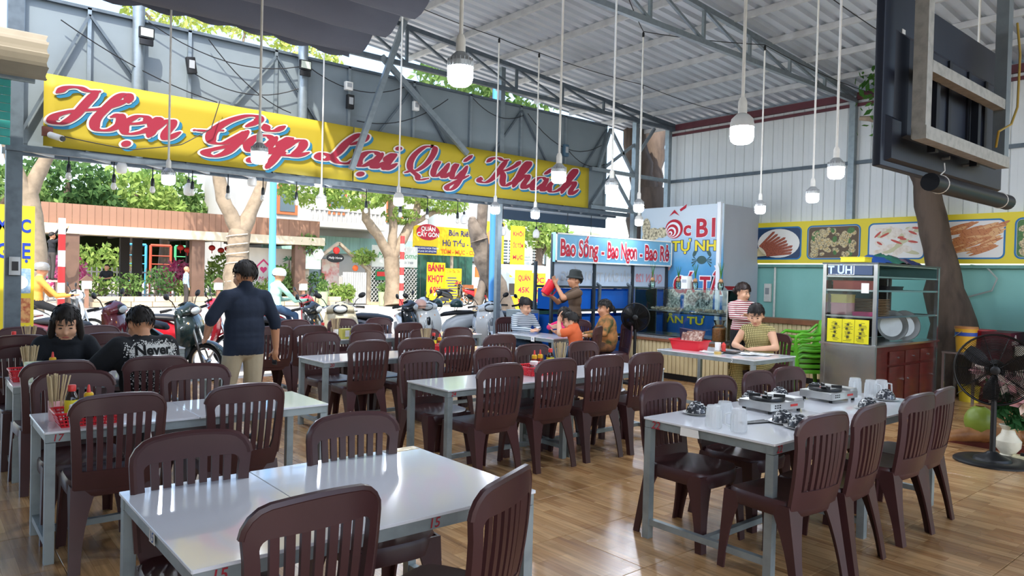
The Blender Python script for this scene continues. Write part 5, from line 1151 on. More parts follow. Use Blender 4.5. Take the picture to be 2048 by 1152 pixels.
# ---- cashier table
t = thing('paper_tray', 'red plastic tray holding menus on the cashier table', 'tray', (7.42, 5.36, Z), R(0)); b = MB(); L, W, Hh = .26, .44, .12
ring = lambda s, z, i=0: [(x*s-0, y*s, z) for x, y in rrect(L-i, W-i, .03, 3)]
b.loft([ring(.86, .004, .02), ring(.86, 0), ring(1, Hh), ring(1.05, Hh), ring(1.05, Hh-.01)], caps=False); b.loft([ring(.85, .005), ring(.99, Hh)], caps=False); b.add(ring(.86, .004), [tuple(range(16))]); b.build('tray_body', REDP, t); MB().tube([(x*1.05, y*1.05, Hh) for x, y in rrect(L, W, .03, 3)]+[(L/2*1.05, (W/2-.03)*1.05, Hh)], .006, 6, caps=False).build('rim', REDP, t)
MENB = mat('menu_brown', '6d4034', .5, var=.4, vs_=12); NAVYB = mat('navy_cover', '223050', .5)
for k, (dy, an, m_) in enumerate(((-.06, 24, MENB), (.02, 12, MENB), (.06, -20, NAVYB))):
    t = thing('menu_book', 'menu board leaning in the red tray, '+['nearest the camera side', 'middle one', 'dark blue cover'][k], 'menu', (7.43+.03*k, 5.36+dy, Z+.02)); MB().box((0, 0, .13), (.012, .26, .2), rot=(R(4*k), R(an), 0)).build('cover', m_, t); MB().box((-.008 if an > 0 else .008, 0, .13), (.004, .24, .18), rot=(R(4*k), R(an), 0)).build('page', mat('menu_page', '8a5a4a', .5, var=.9, vs_=30, var2='d8c4b0'), t)
for k, (x, y, rz, lab) in enumerate(((7.40, 5.0, .3, 'beside the tape roll'), (7.55, 4.66, -.5, 'under her writing hand'), (7.68, 4.56, .2, 'under her left hand'))):
    t = thing('paper_sheet', 'white paper on the cashier table, '+lab, 'paper', (x, y, Z), rz); b = MB(); V = []; n = 6
    for i in range(n):
        for j in range(n): u, v = i/(n-1)-.5, j/(n-1)-.5; V.append((u*.21, v*.28, .003+.02*max(0, (abs(v)-.3))*2+.006*math.sin(u*5+k)**2))
    b.add(V, [(i*n+j, (i+1)*n+j, (i+1)*n+j+1, i*n+j+1) for i in range(n-1) for j in range(n-1)]); b.build('sheet', PAPER, t); b2 = MB(); [b2.box((-.06+.012*i, 0, .012), (.004, .2, .001)) for i in range(5)]; b2.build('print', FAINT_W, t)
t = thing('tape_roll', 'roll of amber tape on the cashier table', 'tape', (7.28, 4.86, Z)); MB().lathe([(.026, 0), (.042, 0), (.042, .03), (.026, .03), (.026, 0)], 20, capb=False, capt=False).build('roll', mat('amber_tape', 'c4a25a', .3), t); MB().lathe([(.022, .002), (.026, .002), (.026, .028), (.022, .028), (.022, .002)], 20, capb=False, capt=False).build('core', PAPER, t)
t = thing('clipboard', 'black flat tray on the cashier table', 'tray', (7.5, 4.87, Z)); MB().rbox((0, 0, .01), (.16, .26, .02), .01).build('board', BLACK, t); MB().box((0, .1, .022), (.06, .03, .008)).build('clip', STAIN, t)
t = thing('salt_box', 'small white and red packet on the cashier table', 'packet', (7.46, 4.98, Z)); MB().box((0, 0, .06), (.05, .05, .12)).build('carton', PAPER, t); MB().lathe([(.024, 0), (.026, .1), (.005, .125)], 12, c=(.03, -.06, 0)).build('red_bottle', CAPR, t)
for k in range(6):
    t = thing('black_folder', f'black flat dish stacked on the low counter end, {["lowest","second","third","fourth","fifth","topmost"][k]} of six', 'dish', (9.0+.01*(k % 2), 6.45+.015*(k % 3), .668+k*.022), group='black dishes on the counter'); MB().lathe([(.13, 0), (.17, .012), (.172, .016), (.12, .008)], 20).build('dish', BLACK, t); MB().lathe([(.1, .0), (.11, .0), (.11, .004)], 16, capt=False).build('foot_ring', GRAPH, t)
# ================================================================ people
SKIN = mat('skin_warm', 'c08a68', .55, var=.15, vs_=9, var2='b07a5a'); SKIN_L = mat('skin_light', 'd6a585', .5, var=.12, vs_=9, var2='c8937a'); HAIR = mat('black_hair', '17120f', .62, var=.3, vs_=30, stretch=(8, 8, 1), var2='2a211d'); EYE = mat('eye_dark', '1a1210', .3); LIP = mat('lips', 'a85a52', .5); SOLE = mat('dark_shoe', '24211f', .6)
def _caps(p, a, b, r0, r1):
    ab = b-a; t = np.clip(((p-a) @ ab)/max(ab @ ab, 1e-9), 0, 1); return np.linalg.norm(p-(a+t[:, None]*ab), axis=1)-(r0+(r1-r0)*t)
def hline(hair, x, y, z):
    if hair == 'short': return z-(.40 if y > .3 else (-.05-.9*max(0, -y-.1)*.75 if y > -.6 else -.42))
    if hair == 'fringe': return z-((.30+.2*(1-min(1, abs(x-.1)*4))) if y > .40 and abs(x) < .80 else -.95)
    return z-(.42-.25*abs(x) if y > .3 else (-.1 if y > -.3 else -.65))
def person(label, loc, rz, J, mats, head=(0, 0), hair='short', sc=1., vox=.011, group=None, hairm=None, low=False, cat='person', rx=None):
    """J: joint dict in local metres (x right, y forward, z up); mats: dict skin/top/bottom/shoe; rx: radii overrides"""
    t = thing('person', label, cat, loc, rz, group)
    ml = [mats['skin'], mats['top'], mats['bottom'], mats.get('shoe', SOLE)]
    r_ = dict(arm=.05, fore=.042, wrist=.028, thigh=.085, knee=.06, ankle=.042, chest=(.165, .105, .17), waist=(.145, .10, .13), hip=(.165, .115, .12), sleeve=1., neck=.05, sh=.062)
    if rx: r_.update(rx)
    V3 = lambda k: Vector(J[k])
    P = []   # (type, a, b/radii, r0, r1, material)
    cap = lambda a, b, r0, r1, m: P.append(('c', Vector(a), Vector(b), r0, r1, m))
    def ell(c, rad, m, rot=None): P.append(('e', Vector(c), Vector(rad), rot or Matrix.Identity(3), 0, m))
    pel, che, nk = V3('pelvis'), V3('chest'), V3('neck')
    ax = (che-pel).normalized(); lat = (V3('shR')-V3('shL')).normalized(); fwd = ax.cross(lat)*-1; fwd = lat.cross(ax)*-1 if False else ax.cross(lat).normalized()*-1
    B = Matrix((lat, -fwd if False else fwd, ax)).transposed()
    lath = (V3('hipR')-V3('hipL')).normalized(); Bh = Matrix((lath, Vector((0, 0, 1)).cross(lath).normalized(), Vector((0, 0, 1)))).transposed()
    ell(pel, r_['hip'], 2, Bh); ell(pel.lerp(che, .42), r_['waist'], 1, B); ell(che-ax*.02, r_['chest'], 1, B); ell(pel.lerp(che, .2), (r_['hip'][0]*.98, r_['hip'][1]*.98, .10), 1, B)
    up_ = che+ax*.10
    for s in 'LR': cap(nk-ax*.01, nk.lerp(V3('sh'+s), .72)-ax*.005, .05, .052, 1)
    for s in 'LR':
        sh, el, wr = V3('sh'+s), V3('el'+s), V3('wr'+s); cap(up_, sh, .085, r_['sh'], 1)
        am = 1 if mats.get('sleeve', 'long') != 'none' else 0; fm = 1 if mats.get('sleeve', 'long') == 'long' else 0
        kk = r_['sleeve']
        if mats.get('sleeve') == 'short': cap(sh, sh.lerp(el, .7), r_['sh']*.98*kk, (r_['arm']+.012)*kk, 1); cap(sh.lerp(el, .6), el, r_['arm'], r_['fore'], 0)
        else: cap(sh, el, (r_['sh']*.95 if am else r_['arm'])*(kk if am else 1), r_['fore']*(1.05*kk if am else 1), am)
        if mats.get('sleeve') == 'half': cap(el, el.lerp(wr, .15), r_['fore']*1.2, r_['fore']*1.15, 1); cap(el, wr, r_['fore'], r_['wrist'], 0)
        else: cap(el, wr, r_['fore']*(1.02*kk if fm else 1), r_['wrist']*(1.25*kk if fm else 1), fm)
        # hand with five fingers
        hd = J.get('hd'+s); d = (Vector(hd) if hd else (wr-el)).normalized(); side = Vector(J.get('th'+s, (1 if s == 'L' else -1, .3, 0))); side = (side-d*side.dot(d)); side = side.normalized() if side.length > 1e-3 else d.orthogonal().normalized(); nrm = d.cross(side)
        curl = J.get('curl'+s, .5)*(1 if s == 'L' else -1)
        cap(wr, wr+d*.05, .024, .03, 0); pc = wr+d*.055
        if low: cap(pc, pc+d*.07, .03, .02, 0)
        else:
            ell(pc, (.036, .042, .016), 0, Matrix((side, d, nrm)).transposed())
            for i, (o_, ln) in enumerate(((.029, .072), (.010, .08), (-.010, .075), (-.029, .06))):
                a = pc+side*o_+d*.032; q1 = Matrix.Rotation(curl*.6, 3, side); q2 = Matrix.Rotation(curl*1.5, 3, side)
                m_ = a+(q1 @ d)*ln*.55; cap(a, m_, .0095, .009, 0); cap(m_, m_+(q2 @ d)*ln*.5, .009, .0075, 0)
            a = pc+side*.03-d*.01; m_ = a+(side*.7+d*.6).normalized()*.04; cap(a, m_, .012, .010, 0); cap(m_, m_+(side*.15+d).normalized()*.03, .010, .008, 0)
        hp, kn, an = V3('hip'+s), V3('kn'+s), V3('an'+s); tm = 2; cm = 2 if mats.get('legs', 'long') == 'long' else 0
        cap(hp, kn, r_['thigh'], r_['knee'], tm); cap(kn, an, r_['knee']*(1 if cm == 2 else .9), r_['ankle']*(1.2 if cm == 2 else 1), cm)
        if cm == 2 and not low: cap(kn.lerp(an, .25), kn.lerp(an, .55), r_['knee']*1.03, r_['knee']*.95, 2)
        ft = Vector(J.get('ft'+s, (0, 1, 0))).normalized(); cap(an+Vector((0, 0, -.035)), an+ft*.15+Vector((0, 0, -.045)), .038, .03, 3)
    hc = V3('head'); HR = Matrix.Rotation(head[0], 3, 'Z') @ Matrix.Rotation(head[1], 3, 'X'); hs = r_.get('headscale', 1.)*1.10
    hp_ = lambda x, y, z: hc+HR @ (Vector((x, y, z))*hs)
    hv = lambda x, y, z: Vector((x, y, z))*hs
    cap(nk, hp_(0, -.02, -.07), r_['neck'], r_['neck']*.95, 0)
    ell(hp_(0, -.012, .028), hv(.076, .095, .092), 0, HR); ell(hp_(0, .022, -.03), hv(.064, .07, .088), 0, HR); ell(hp_(0, .034, -.078), hv(.042, .046, .036), 0, HR)
    cap(hp_(0, .086, .004), hp_(0, .102, -.030), .009*hs, .013*hs, 0)
    for s in (-1, 1): ell(hp_(s*.077, -.008, -.012), hv(.011, .022, .032), 0, HR); ell(hp_(s*.036, .058, -.03), hv(.026, .03, .03), 0, HR)
    if mats.get('collar'): cap(nk-ax*.01, nk+ax*.03, r_['neck']*1.3, r_['neck']*1.2, 1)
    if mats.get('hood'): ell(nk+Vector((0, -.06, .0)), (.13, .09, .07), 1); ell(nk+Vector((0, .05, -.02)), (.10, .05, .05), 1)
    for e in mats.get('extra', []): P.append(e)
    mb = MB()
    for ty, a, b, r0, r1, m in P:
        if ty == 'c':
            if (b-a).length < 1e-5: continue
            mb.tube([a, b], [r0, r1], 12); mb.ell(a, r0, 10, 6); mb.ell(b, r1, 10, 6)
        else: mb.add([a+r0 @ Vector((b[0]*math.sin(ph)*math.cos(th), b[1]*math.sin(ph)*math.sin(th), b[2]*math.cos(ph))) for ph in (math.pi*i/10 for i in range(11)) for th in (2*math.pi*j/16 for j in range(16))], [((i+1)*16+j, (i+1)*16+(j+1) % 16, i*16+(j+1) % 16, i*16+j) for i in range(10) for j in range(16)])
    me = mb.mesh('b', ml, smooth=0); ob = bpy.data.objects.new('b', me); col.objects.link(ob)
    rm = ob.modifiers.new('r', 'REMESH'); rm.mode = 'VOXEL'; rm.voxel_size = vox*(1.6 if low else 1); smo = ob.modifiers.new('s', 'SMOOTH'); smo.iterations = 4; smo.factor = .5
    dg = bpy.context.evaluated_depsgraph_get(); m2 = bpy.data.meshes.new_from_object(ob.evaluated_get(dg)); bpy.data.objects.remove(ob); bpy.data.meshes.remove(me)
    n = len(m2.polygons); cen = np.empty(n*3, np.float32); m2.polygons.foreach_get('center', cen); cen = cen.reshape(-1, 3).astype(float)
    best = np.full(n, 9.); mi = np.zeros(n, np.int32)
    for ty, a, b, r0, r1, m in P:
        if ty == 'c': d = _caps(cen, np.array(a), np.array(b), r0, r1)
        else: q = (cen-np.array(a)) @ np.array(r0); d = (np.linalg.norm(q/np.array(b), axis=1)-1)*min(b)
        k = d < best; best[k] = d[k]; mi[k] = m
    if mats.get('hem'): mi[(mi == 2) & (cen[:, 2] > mats['hem'])] = 1
    m2.materials.clear(); [m2.materials.append(x) for x in ml]
    m2.polygons.foreach_set('material_index', mi); m2.polygons.foreach_set('use_smooth', [True]*n); m2.update(); m2.name = 'body'
    o = link('body', m2, t)
    HT = Matrix.Translation(hc) @ HR.to_4x4() @ Matrix.Scale(hs, 4)
    hm = hairm or HAIR
    if hair and hair != 'none':
        b = MB(); nu, nv = 34, 22; V = []; qn = random.Random(3)
        for i in range(nv+1):
            ph = math.pi*i/nv
            for j in range(nu):
                th = 2*math.pi*j/nu; x, y, z = math.sin(ph)*math.cos(th), math.sin(ph)*math.sin(th), math.cos(ph)
                mg = hline(hair, x, y, z); e = min(1, max(0, (mg+.10)/.2)); e = e*e*(3-2*e)
                f = .86+(.215+.03*qn.random())*e
                V.append(HT @ Vector((x*.080*f, -.012+y*.099*f, .024+z*.098*f)))
        b.add(V, [((i+1)*nu+j, (i+1)*nu+(j+1) % nu, i*nu+(j+1) % nu, i*nu+j) for i in range(nv) for j in range(nu)])
        if not low:
            for k in range(420):
                d = Vector((qn.gauss(0, 1), qn.gauss(0, 1), qn.gauss(0, 1))).normalized()
                if hline(hair, d.x, d.y, d.z) < .02: continue
                tg = (d*d.z-Vector((0, 0, 1))); tg = (tg+Vector((qn.uniform(-.4, .4), qn.uniform(-.4, .4), 0))); tg = (tg-d*tg.dot(d)).normalized(); sd_ = d.cross(tg); E_ = lambda v: HT @ Vector((v.x*.080, -.012+v.y*.099, .024+v.z*.098))
                ln = qn.uniform(.35, .7); p = d*1.07; b.add([E_(p+sd_*.05), E_(p-sd_*.05), E_((d+tg*ln*.5).normalized()*1.135-sd_*.03), E_((d+tg*ln).normalized()*1.10), E_((d+tg*ln*.5).normalized()*1.135+sd_*.03)], [(0, 1, 2, 3, 4)])
        if hair == 'bun': b.ell(HT @ Vector((0, -.10, .07)), .042*hs, 12, 8); b.ell(HT @ Vector((0, -.085, .03)), .05*hs, 12, 8)
        if hair == 'low_bun': b.ell(HT @ Vector((0, -.115, -.01)), .045*hs, 12, 8)
        if hair in ('fringe', 'long'):
            for s in (-1, 1): b.tube([HT @ Vector((s*.07, .02, .03)), HT @ Vector((s*.085, .03, -.06)), HT @ Vector((s*.08, .02, -.16))], [.03, .028, .012], 8)
            b.tube([HT @ Vector((0, -.08, .02)), HT @ Vector((0, -.11, -.08)), HT @ Vector((0, -.11, -.2))], [.07, .075, .05], 10)
        if hair == 'long': b.tube([HT @ Vector((0, -.08, .02)), HT @ Vector((0, -.13, -.1)), HT @ Vector((0, -.14, -.3))], [.05, .05, .03], 10)
        b.build('hair', hm, t, smooth=80)
    if not low:
        for s in (-1, 1):
            MB().ell(tuple(HT @ Vector((s*.030, .0845, .004))), (.0125, .007, .0058), 8, 6).build('eye', EYE, t)
            MB().beam(HT @ Vector((s*.014, .089, .026)), HT @ Vector((s*.045, .078, .027)), .006*hs, .006*hs).build('eyebrow', hm, t)
        MB().ell(tuple(HT @ Vector((0, .0855, -.064))), (.021*hs, .008, .0065), 10, 6).build('lips', LIP, t)
    return t, HT
def stand(h=1.66, w=.19):
    k = h/1.66
    J = dict(pelvis=(0, 0, .93), chest=(0, .0, 1.24), neck=(0, -.015, 1.41), head=(0, .01, 1.545), hipL=(-.09, 0, .90), hipR=(.09, 0, .90), knL=(-.1, .01, .49), knR=(.1, .01, .49), anL=(-.1, -.02, .085), anR=(.1, -.02, .085), shL=(-w, -.01, 1.335), shR=(w, -.01, 1.335), elL=(-w-.06, -.03, 1.08), elR=(w+.06, -.03, 1.08), wrL=(-w-.06, .03, .84), wrR=(w+.06, .03, .84))
    return {a: tuple(q*k for q in b) for a, b in J.items()}
def sit(h=1.6, seat=.45, lean=.0):
    k = h/1.66; L = lambda z: lean*(z-.1)
    base = seat+.10
    J = dict(pelvis=(0, 0, base), chest=(0, L(.36), base+.33*k), neck=(0, L(.5), base+.48*k), head=(0, L(.62)+.02, base+.62*k), hipL=(-.09, .02, base-.02), hipR=(.09, .02, base-.02), knL=(-.11, .42*k, seat+.06), knR=(.11, .42*k, seat+.06), anL=(-.11, .42*k, .085), anR=(.11, .42*k, .085), shL=(-.18*k, L(.44), base+.415*k), shR=(.18*k, L(.44), base+.415*k), elL=(-.23*k, .12+L(.2), base+.2*k), elR=(.23*k, .12+L(.2), base+.2*k), wrL=(-.12, .34, base+.17*k), wrR=(.12, .34, base+.17*k))
    return J
def cloth_stripe(name, a, b_, freq, ax=2):
    if name in MATS: return MATS[name]
    m = bpy.data.materials.new(name); m.use_nodes = True; MATS[name] = m; t = m.node_tree; b = t.nodes['Principled BSDF']; N = t.nodes.new; L = t.links.new
    tc = N('ShaderNodeTexCoord'); sx = N('ShaderNodeSeparateXYZ'); L(tc.outputs['Object'], sx.inputs[0]); mu = N('ShaderNodeMath'); mu.operation = 'MULTIPLY'; mu.inputs[1].default_value = freq; L(sx.outputs[ax], mu.inputs[0]); fr = N('ShaderNodeMath'); fr.operation = 'FRACT'; L(mu.outputs[0], fr.inputs[0]); gt = N('ShaderNodeMath'); gt.operation = 'GREATER_THAN'; gt.inputs[1].default_value = .5; L(fr.outputs[0], gt.inputs[0])
    mx = N('ShaderNodeMix'); mx.data_type = 'RGBA'; mx.inputs[6].default_value = lin(a); mx.inputs[7].default_value = lin(b_); L(gt.outputs[0], mx.inputs[0]); L(mx.outputs[2], b.inputs['Base Color']); b.inputs['Roughness'].default_value = .85; return m
def cloth_check(name, a, b_, freq):
    if name in MATS: return MATS[name]
    m = bpy.data.materials.new(name); m.use_nodes = True; MATS[name] = m; t = m.node_tree; b = t.nodes['Principled BSDF']; N = t.nodes.new; L = t.links.new
    tc = N('ShaderNodeTexCoord'); sx = N('ShaderNodeSeparateXYZ'); L(tc.outputs['Object'], sx.inputs[0]); outs = []
    for src in (1, 2):
        s = sx.outputs[src]
        if src == 1: ad = N('ShaderNodeMath'); L(sx.outputs[0], ad.inputs[0]); L(sx.outputs[1], ad.inputs[1]); s = ad.outputs[0]
        mu = N('ShaderNodeMath'); mu.operation = 'MULTIPLY'; mu.inputs[1].default_value = freq; L(s, mu.inputs[0]); fr = N('ShaderNodeMath'); fr.operation = 'FRACT'; L(mu.outputs[0], fr.inputs[0]); gt = N('ShaderNodeMath'); gt.operation = 'GREATER_THAN'; gt.inputs[1].default_value = .45; L(fr.outputs[0], gt.inputs[0]); outs.append(gt.outputs[0])
    mn = N('ShaderNodeMath'); mn.operation = 'MULTIPLY'; L(outs[0], mn.inputs[0]); L(outs[1], mn.inputs[1]); mx = N('ShaderNodeMix'); mx.data_type = 'RGBA'; mx.inputs[6].default_value = lin(a); mx.inputs[7].default_value = lin(b_); L(mn.outputs[0], mx.inputs[0]); L(mx.outputs[2], b.inputs['Base Color']); b.inputs['Roughness'].default_value = .85; return m
NAVYS = mat('navy_shirt', '1b2639', .85, var=.35, vs_=5, var2='131b2a', bump=.2, bs=12); KHAKI = mat('khaki_trousers', 'b0a287', .85, var=.3, vs_=6, var2='988a70', bump=.2, bs=12); BLKT = mat('black_cotton', '1a1c20', .9, var=.3, vs_=6, bump=.2, bs=14); HOODM = mat('charcoal_hoodie', '181c22', .92, var=.4, vs_=5, var2='22272e', bump=.25, bs=12); JEAN = mat('blue_jeans', '35506e', .85, var=.3, vs_=10)
# standing man seen from behind
J = stand(1.62, .185); J.update(head=(0, .012, 1.487), elL=(-.30, .0, 1.13), wrL=(-.26, .16, .98), elR=(.265, -.05, 1.09), wrR=(.30, -.02, .84), hdL=(.35, .7, -.5), hdR=(0, .15, -1), thR=(-.3, 1, 0), thL=(.2, .2, 1), curlR=.9, knL=(-.10, .10, .50), anL=(-.11, .0, .085), knR=(.1, .02, .49), anR=(.1, -.12, .10))
person('man in navy shirt and khaki trousers standing with his back turned', (2.27, 6.32, 0), R(10), J, dict(skin=SKIN, top=NAVYS, bottom=KHAKI, sleeve='half', collar=True, hem=.80), head=(R(8), R(-10)), hair='short', rx=dict(chest=(.185, .12, .18), waist=(.185, .13, .2), hip=(.185, .135, .16), arm=.058, fore=.048, thigh=.095, knee=.072, ankle=.06, sleeve=1.12))
t = thing('mobile_phone', "dark phone held in the standing man's right hand", 'phone', (2.27, 6.32, 0), R(10)); MB().rbox((.315, .02, .75), (.012, .07, .14), .005).build('case', BLACK, t); MB().box((.308, .02, .75), (.001, .06, .125)).build('screen', mat('phone_screen', '16181d', .1), t)
# girl in a hoodie, facing the camera
J = sit(1.42, .45, .32); J.update(wrL=(-.06, .44, .76), wrR=(.10, .42, .76), elL=(-.25, .22, .74), elR=(.25, .22, .74), hdL=(.5, .7, .1), hdR=(-.5, .7, .1))
girl, _ = person('girl in a black hoodie looking down at her phone', (.99, 6.86, 0), R(176), J, dict(skin=SKIN_L, top=HOODM, bottom=BLKT, hood=True), head=(R(-6), R(-24)), hair='fringe', rx=dict(chest=(.185, .13, .19), waist=(.185, .14, .2), arm=.062, fore=.052, sleeve=1.1, sh=.072, headscale=1.08))
t = thing('mobile_phone', "phone in the hooded girl's hands", 'phone', (1.0, 6.38, .775), R(176)); MB().rbox((0, 0, 0), (.15, .075, .01), .005, rot=(R(-25), 0, 0)).build('case', BLACK, t); MB().box((0, -.003, .006), (.13, .06, .001), rot=(R(-25), 0, 0)).build('screen', mat('phone_screen_lit', '8a98a8', .1), t)
# boy in a printed black tee, back to the camera
J = sit(1.48, .45, .24); J.update(elL=(-.32, .20, .76), wrL=(-.20, .42, .75), elR=(.28, .25, .77), wrR=(.1, .45, .76))
boy, _ = person('young man in black printed T-shirt seated with his back turned', (1.40, 5.93, 0), R(8), J, dict(skin=SKIN, top=BLKT, bottom=BLKT, sleeve='short'), head=(R(5), R(-25)), hair='short', rx=dict(chest=(.21, .13, .2), waist=(.19, .13, .2), arm=.055, sleeve=1.25, sh=.085))
WPR = mat('shirt_print_white', 'd9d9d6', .9)
def back_xyz(x, z):      # a point just behind the curved back of the tee
    yb = .28*(z-.65)-.025-.135*math.sqrt(max(.0, 1-(x/.23)**2)); return Vector((x, yb-.025, z))
b = MB(); q = random.Random(5)
for k in range(3600):
    a = q.uniform(0, 6.28); rr = abs(q.gauss(.13, .05)); x = rr*math.cos(a)*1.05; z = .80+rr*math.sin(a)*1.1
    if k > 1500: x = q.gauss(-.01, .075); z = q.gauss(.925, .020)
    if abs(x) > .19 or z > 1.0 or z < .60: continue
    s = q.uniform(.0012, .0048); p = back_xyz(x, z)+Vector((0, -.000002*k, 0)); b.add([p+Vector((-s, 0, -s)), p+Vector((s, 0, -s)), p+Vector((s, 0, s)), p+Vector((-s, 0, s))], [(0, 1, 2, 3)])
o = b.build('shirt_print', WPR, boy, smooth=0); o['kind'] = 'stuff'
V, F = text_geo('Never', .10, .004); b = MB(); b.add([tuple(back_xyz(p[0]*1.0, .922+p[1])+Vector((0, -.011, 0))) for p in V], F); b.build('lettering', mat('print_black', '121315', .9), boy, smooth=0)
# family table
J = sit(1.42, .45, .2); J.update(elL=(-.2, .2, .74), wrL=(-.02, .42, .74), elR=(.24, .18, .76), wrR=(.12, .44, .74))
person('woman with hair bun in a grey striped blouse at the family table', (7.30, 8.42, 0), R(172), J, dict(skin=SKIN_L, top=cloth_stripe('grey_stripe_cloth', 'c9ced2', '4e5c68', 34), bottom=JEAN), head=(R(10), R(-22)), hair='bun')
J = sit(1.1, .46, .25); J.update(elL=(-.2, .25, .78), wrL=(-.05, .36, .80), elR=(.2, .25, .78), wrR=(.05, .36, .80))
person('child with dark ponytail in a pink top leaning over the family table', (7.75, 7.80, 0), R(100), J, dict(skin=SKIN_L, top=mat('hot_pink_cloth', 'd42a68', .85), bottom=JEAN), head=(R(0), R(-30)), hair='long', rx=dict(headscale=.92))
J = sit(1.02, .46, .18); J.update(elL=(-.19, .2, .78), wrL=(-.05, .26, .93), elR=(.2, .22, .76), wrR=(.05, .3, .78), hdL=(.2, 0, 1))
person('small boy in an orange T-shirt at the end of the family table', (7.02, 6.90, 0), R(28), J, dict(skin=SKIN_L, top=mat('orange_cloth', 'd9673a', .85, var=.2, vs_=6), bottom=JEAN, sleeve='short'), head=(R(12), R(-15)), hair='short', rx=dict(headscale=.95, chest=(.15, .1, .15)))
J = sit(1.46, .45, .1); FLOR = mat('floral_cloth', 'a8703f', .85, var=1., vs_=11, var2='3f4a2c')
person('older woman in brown floral blouse seated at the right of the family table', (8.02, 7.25, 0), R(62), J, dict(skin=SKIN, top=FLOR, bottom=mat('dark_floral', '4a3326', .85, var=.8, vs_=12, var2='8a5a30')), head=(R(10), R(-5)), hair='low_bun', rx=dict(chest=(.2, .14, .19), waist=(.2, .15, .2), arm=.062))
# man lifting a red jug
J = stand(1.62, .18); J.update(elL=(-.20, .25, 1.22), wrL=(-.10, .34, 1.42), elR=(.20, .22, 1.14), wrR=(.10, .36, 1.24), hdL=(.0, .4, .9), hdR=(-.1, .9, .2), thL=(0, -.5, .5), thR=(0, 0, 1))
BRSH = mat('brown_shirt', '5d4a3a', .85, var=.3, vs_=6)
jug, HT = person('man in brown shirt and dark bucket hat raising a red jug', (8.12, 8.07, 0), R(62), J, dict(skin=SKIN, top=BRSH, bottom=mat('dark_trousers', '2b2622', .9), sleeve='short'), head=(R(0), R(5)), hair='short')
HATM = mat('dark_hat', '2c3130', .9, var=.2, vs_=20); MB().lathe([(.125, .02), (.13, .03), (.096, .055), (.088, .13), (.06, .15), (.005, .155)], 22, T=HT).build('bucket_hat', HATM, jug)
t = thing('red_jug', 'red plastic jug lifted by the man in the bucket hat', 'jug', (8.12, 8.07, 0), R(62)); T = Matrix.Translation((0, .44, 1.37)) @ Matrix.Rotation(R(35), 4, 'X')
MB().lathe([(.065, -.11), (.07, -.1), (.085, .1), (.09, .105), (.08, .1), (.065, -.09)], 20, T=T).build('jug_body', REDP, t); MB().lathe([(.09, .1), (.09, .12), (.04, .14), (.012, .17)], 18, T=T).build('lid', REDP, t); MB().tube([T @ Vector(p) for p in ((0, -.085, .08), (0, -.13, .05), (0, -.125, -.05), (0, -.07, -.08))], .01, 6).build('handle', REDP, t)
# cashier and colleague
J = sit(1.56, .45, .24); J.update(elL=(-.27, .16, .74), wrL=(-.10, .40, .73), elR=(.26, .17, .74), wrR=(.05, .42, .735), knL=(-.13, .40, .52), knR=(.13, .42, .52), anR=(.14, .30, .085), anL=(-.14, .36, .085), hdL=(.5, .8, -.1), hdR=(-.4, .9, -.1))
CHK = cloth_check('yellow_check_cloth', '6b6338', 'd8c98a', 46)
person('seated cashier in a yellow checked sleeveless outfit writing on papers', (8.26, 4.90, 0), R(98), J, dict(skin=SKIN_L, top=CHK, bottom=CHK, sleeve='none'), head=(R(14), R(-26)), hair='low_bun', rx=dict(chest=(.19, .13, .18), waist=(.185, .14, .2), hip=(.2, .15, .13), arm=.056, thigh=.1, knee=.085, ankle=.075, headscale=1.05))
J = stand(1.5, .165); J.update(elL=(-.20, .10, 1.06), wrL=(.0, .20, 1.08), elR=(.2, .1, 1.06), wrR=(.06, .24, 1.04), hdL=(.7, .6, 0), hdR=(-.6, .7, 0))
person('standing woman in a red and white striped long-sleeved top', (8.92, 5.58, 0), R(150), J, dict(skin=SKIN_L, top=cloth_stripe('red_stripe_cloth', 'd8cfc8', '8f2f3d', 36), bottom=BLKT), head=(R(20), R(-14)), hair='low_bun', hairm=mat('dark_brown_hair', '2a1d18', .45))
# chairs that belong to these people
chair(8.55, 4.86, 'F', 'dark grey brown chair behind the seated cashier', 'chairs in use', 98)
chair(8.30, 7.10, 'F', 'dark chair under the older woman in floral blouse', 'chairs in use', 62)
chair(7.16, 6.63, 'F', 'dark chair under the small boy in orange', 'chairs in use', 28)
chair(7.26, 8.72, 'N', 'brown chair behind the woman in the striped blouse', 'chairs in use', -8)
chair(8.02, 7.84, 'F', 'brown chair under the child in pink', 'chairs in use', 100)
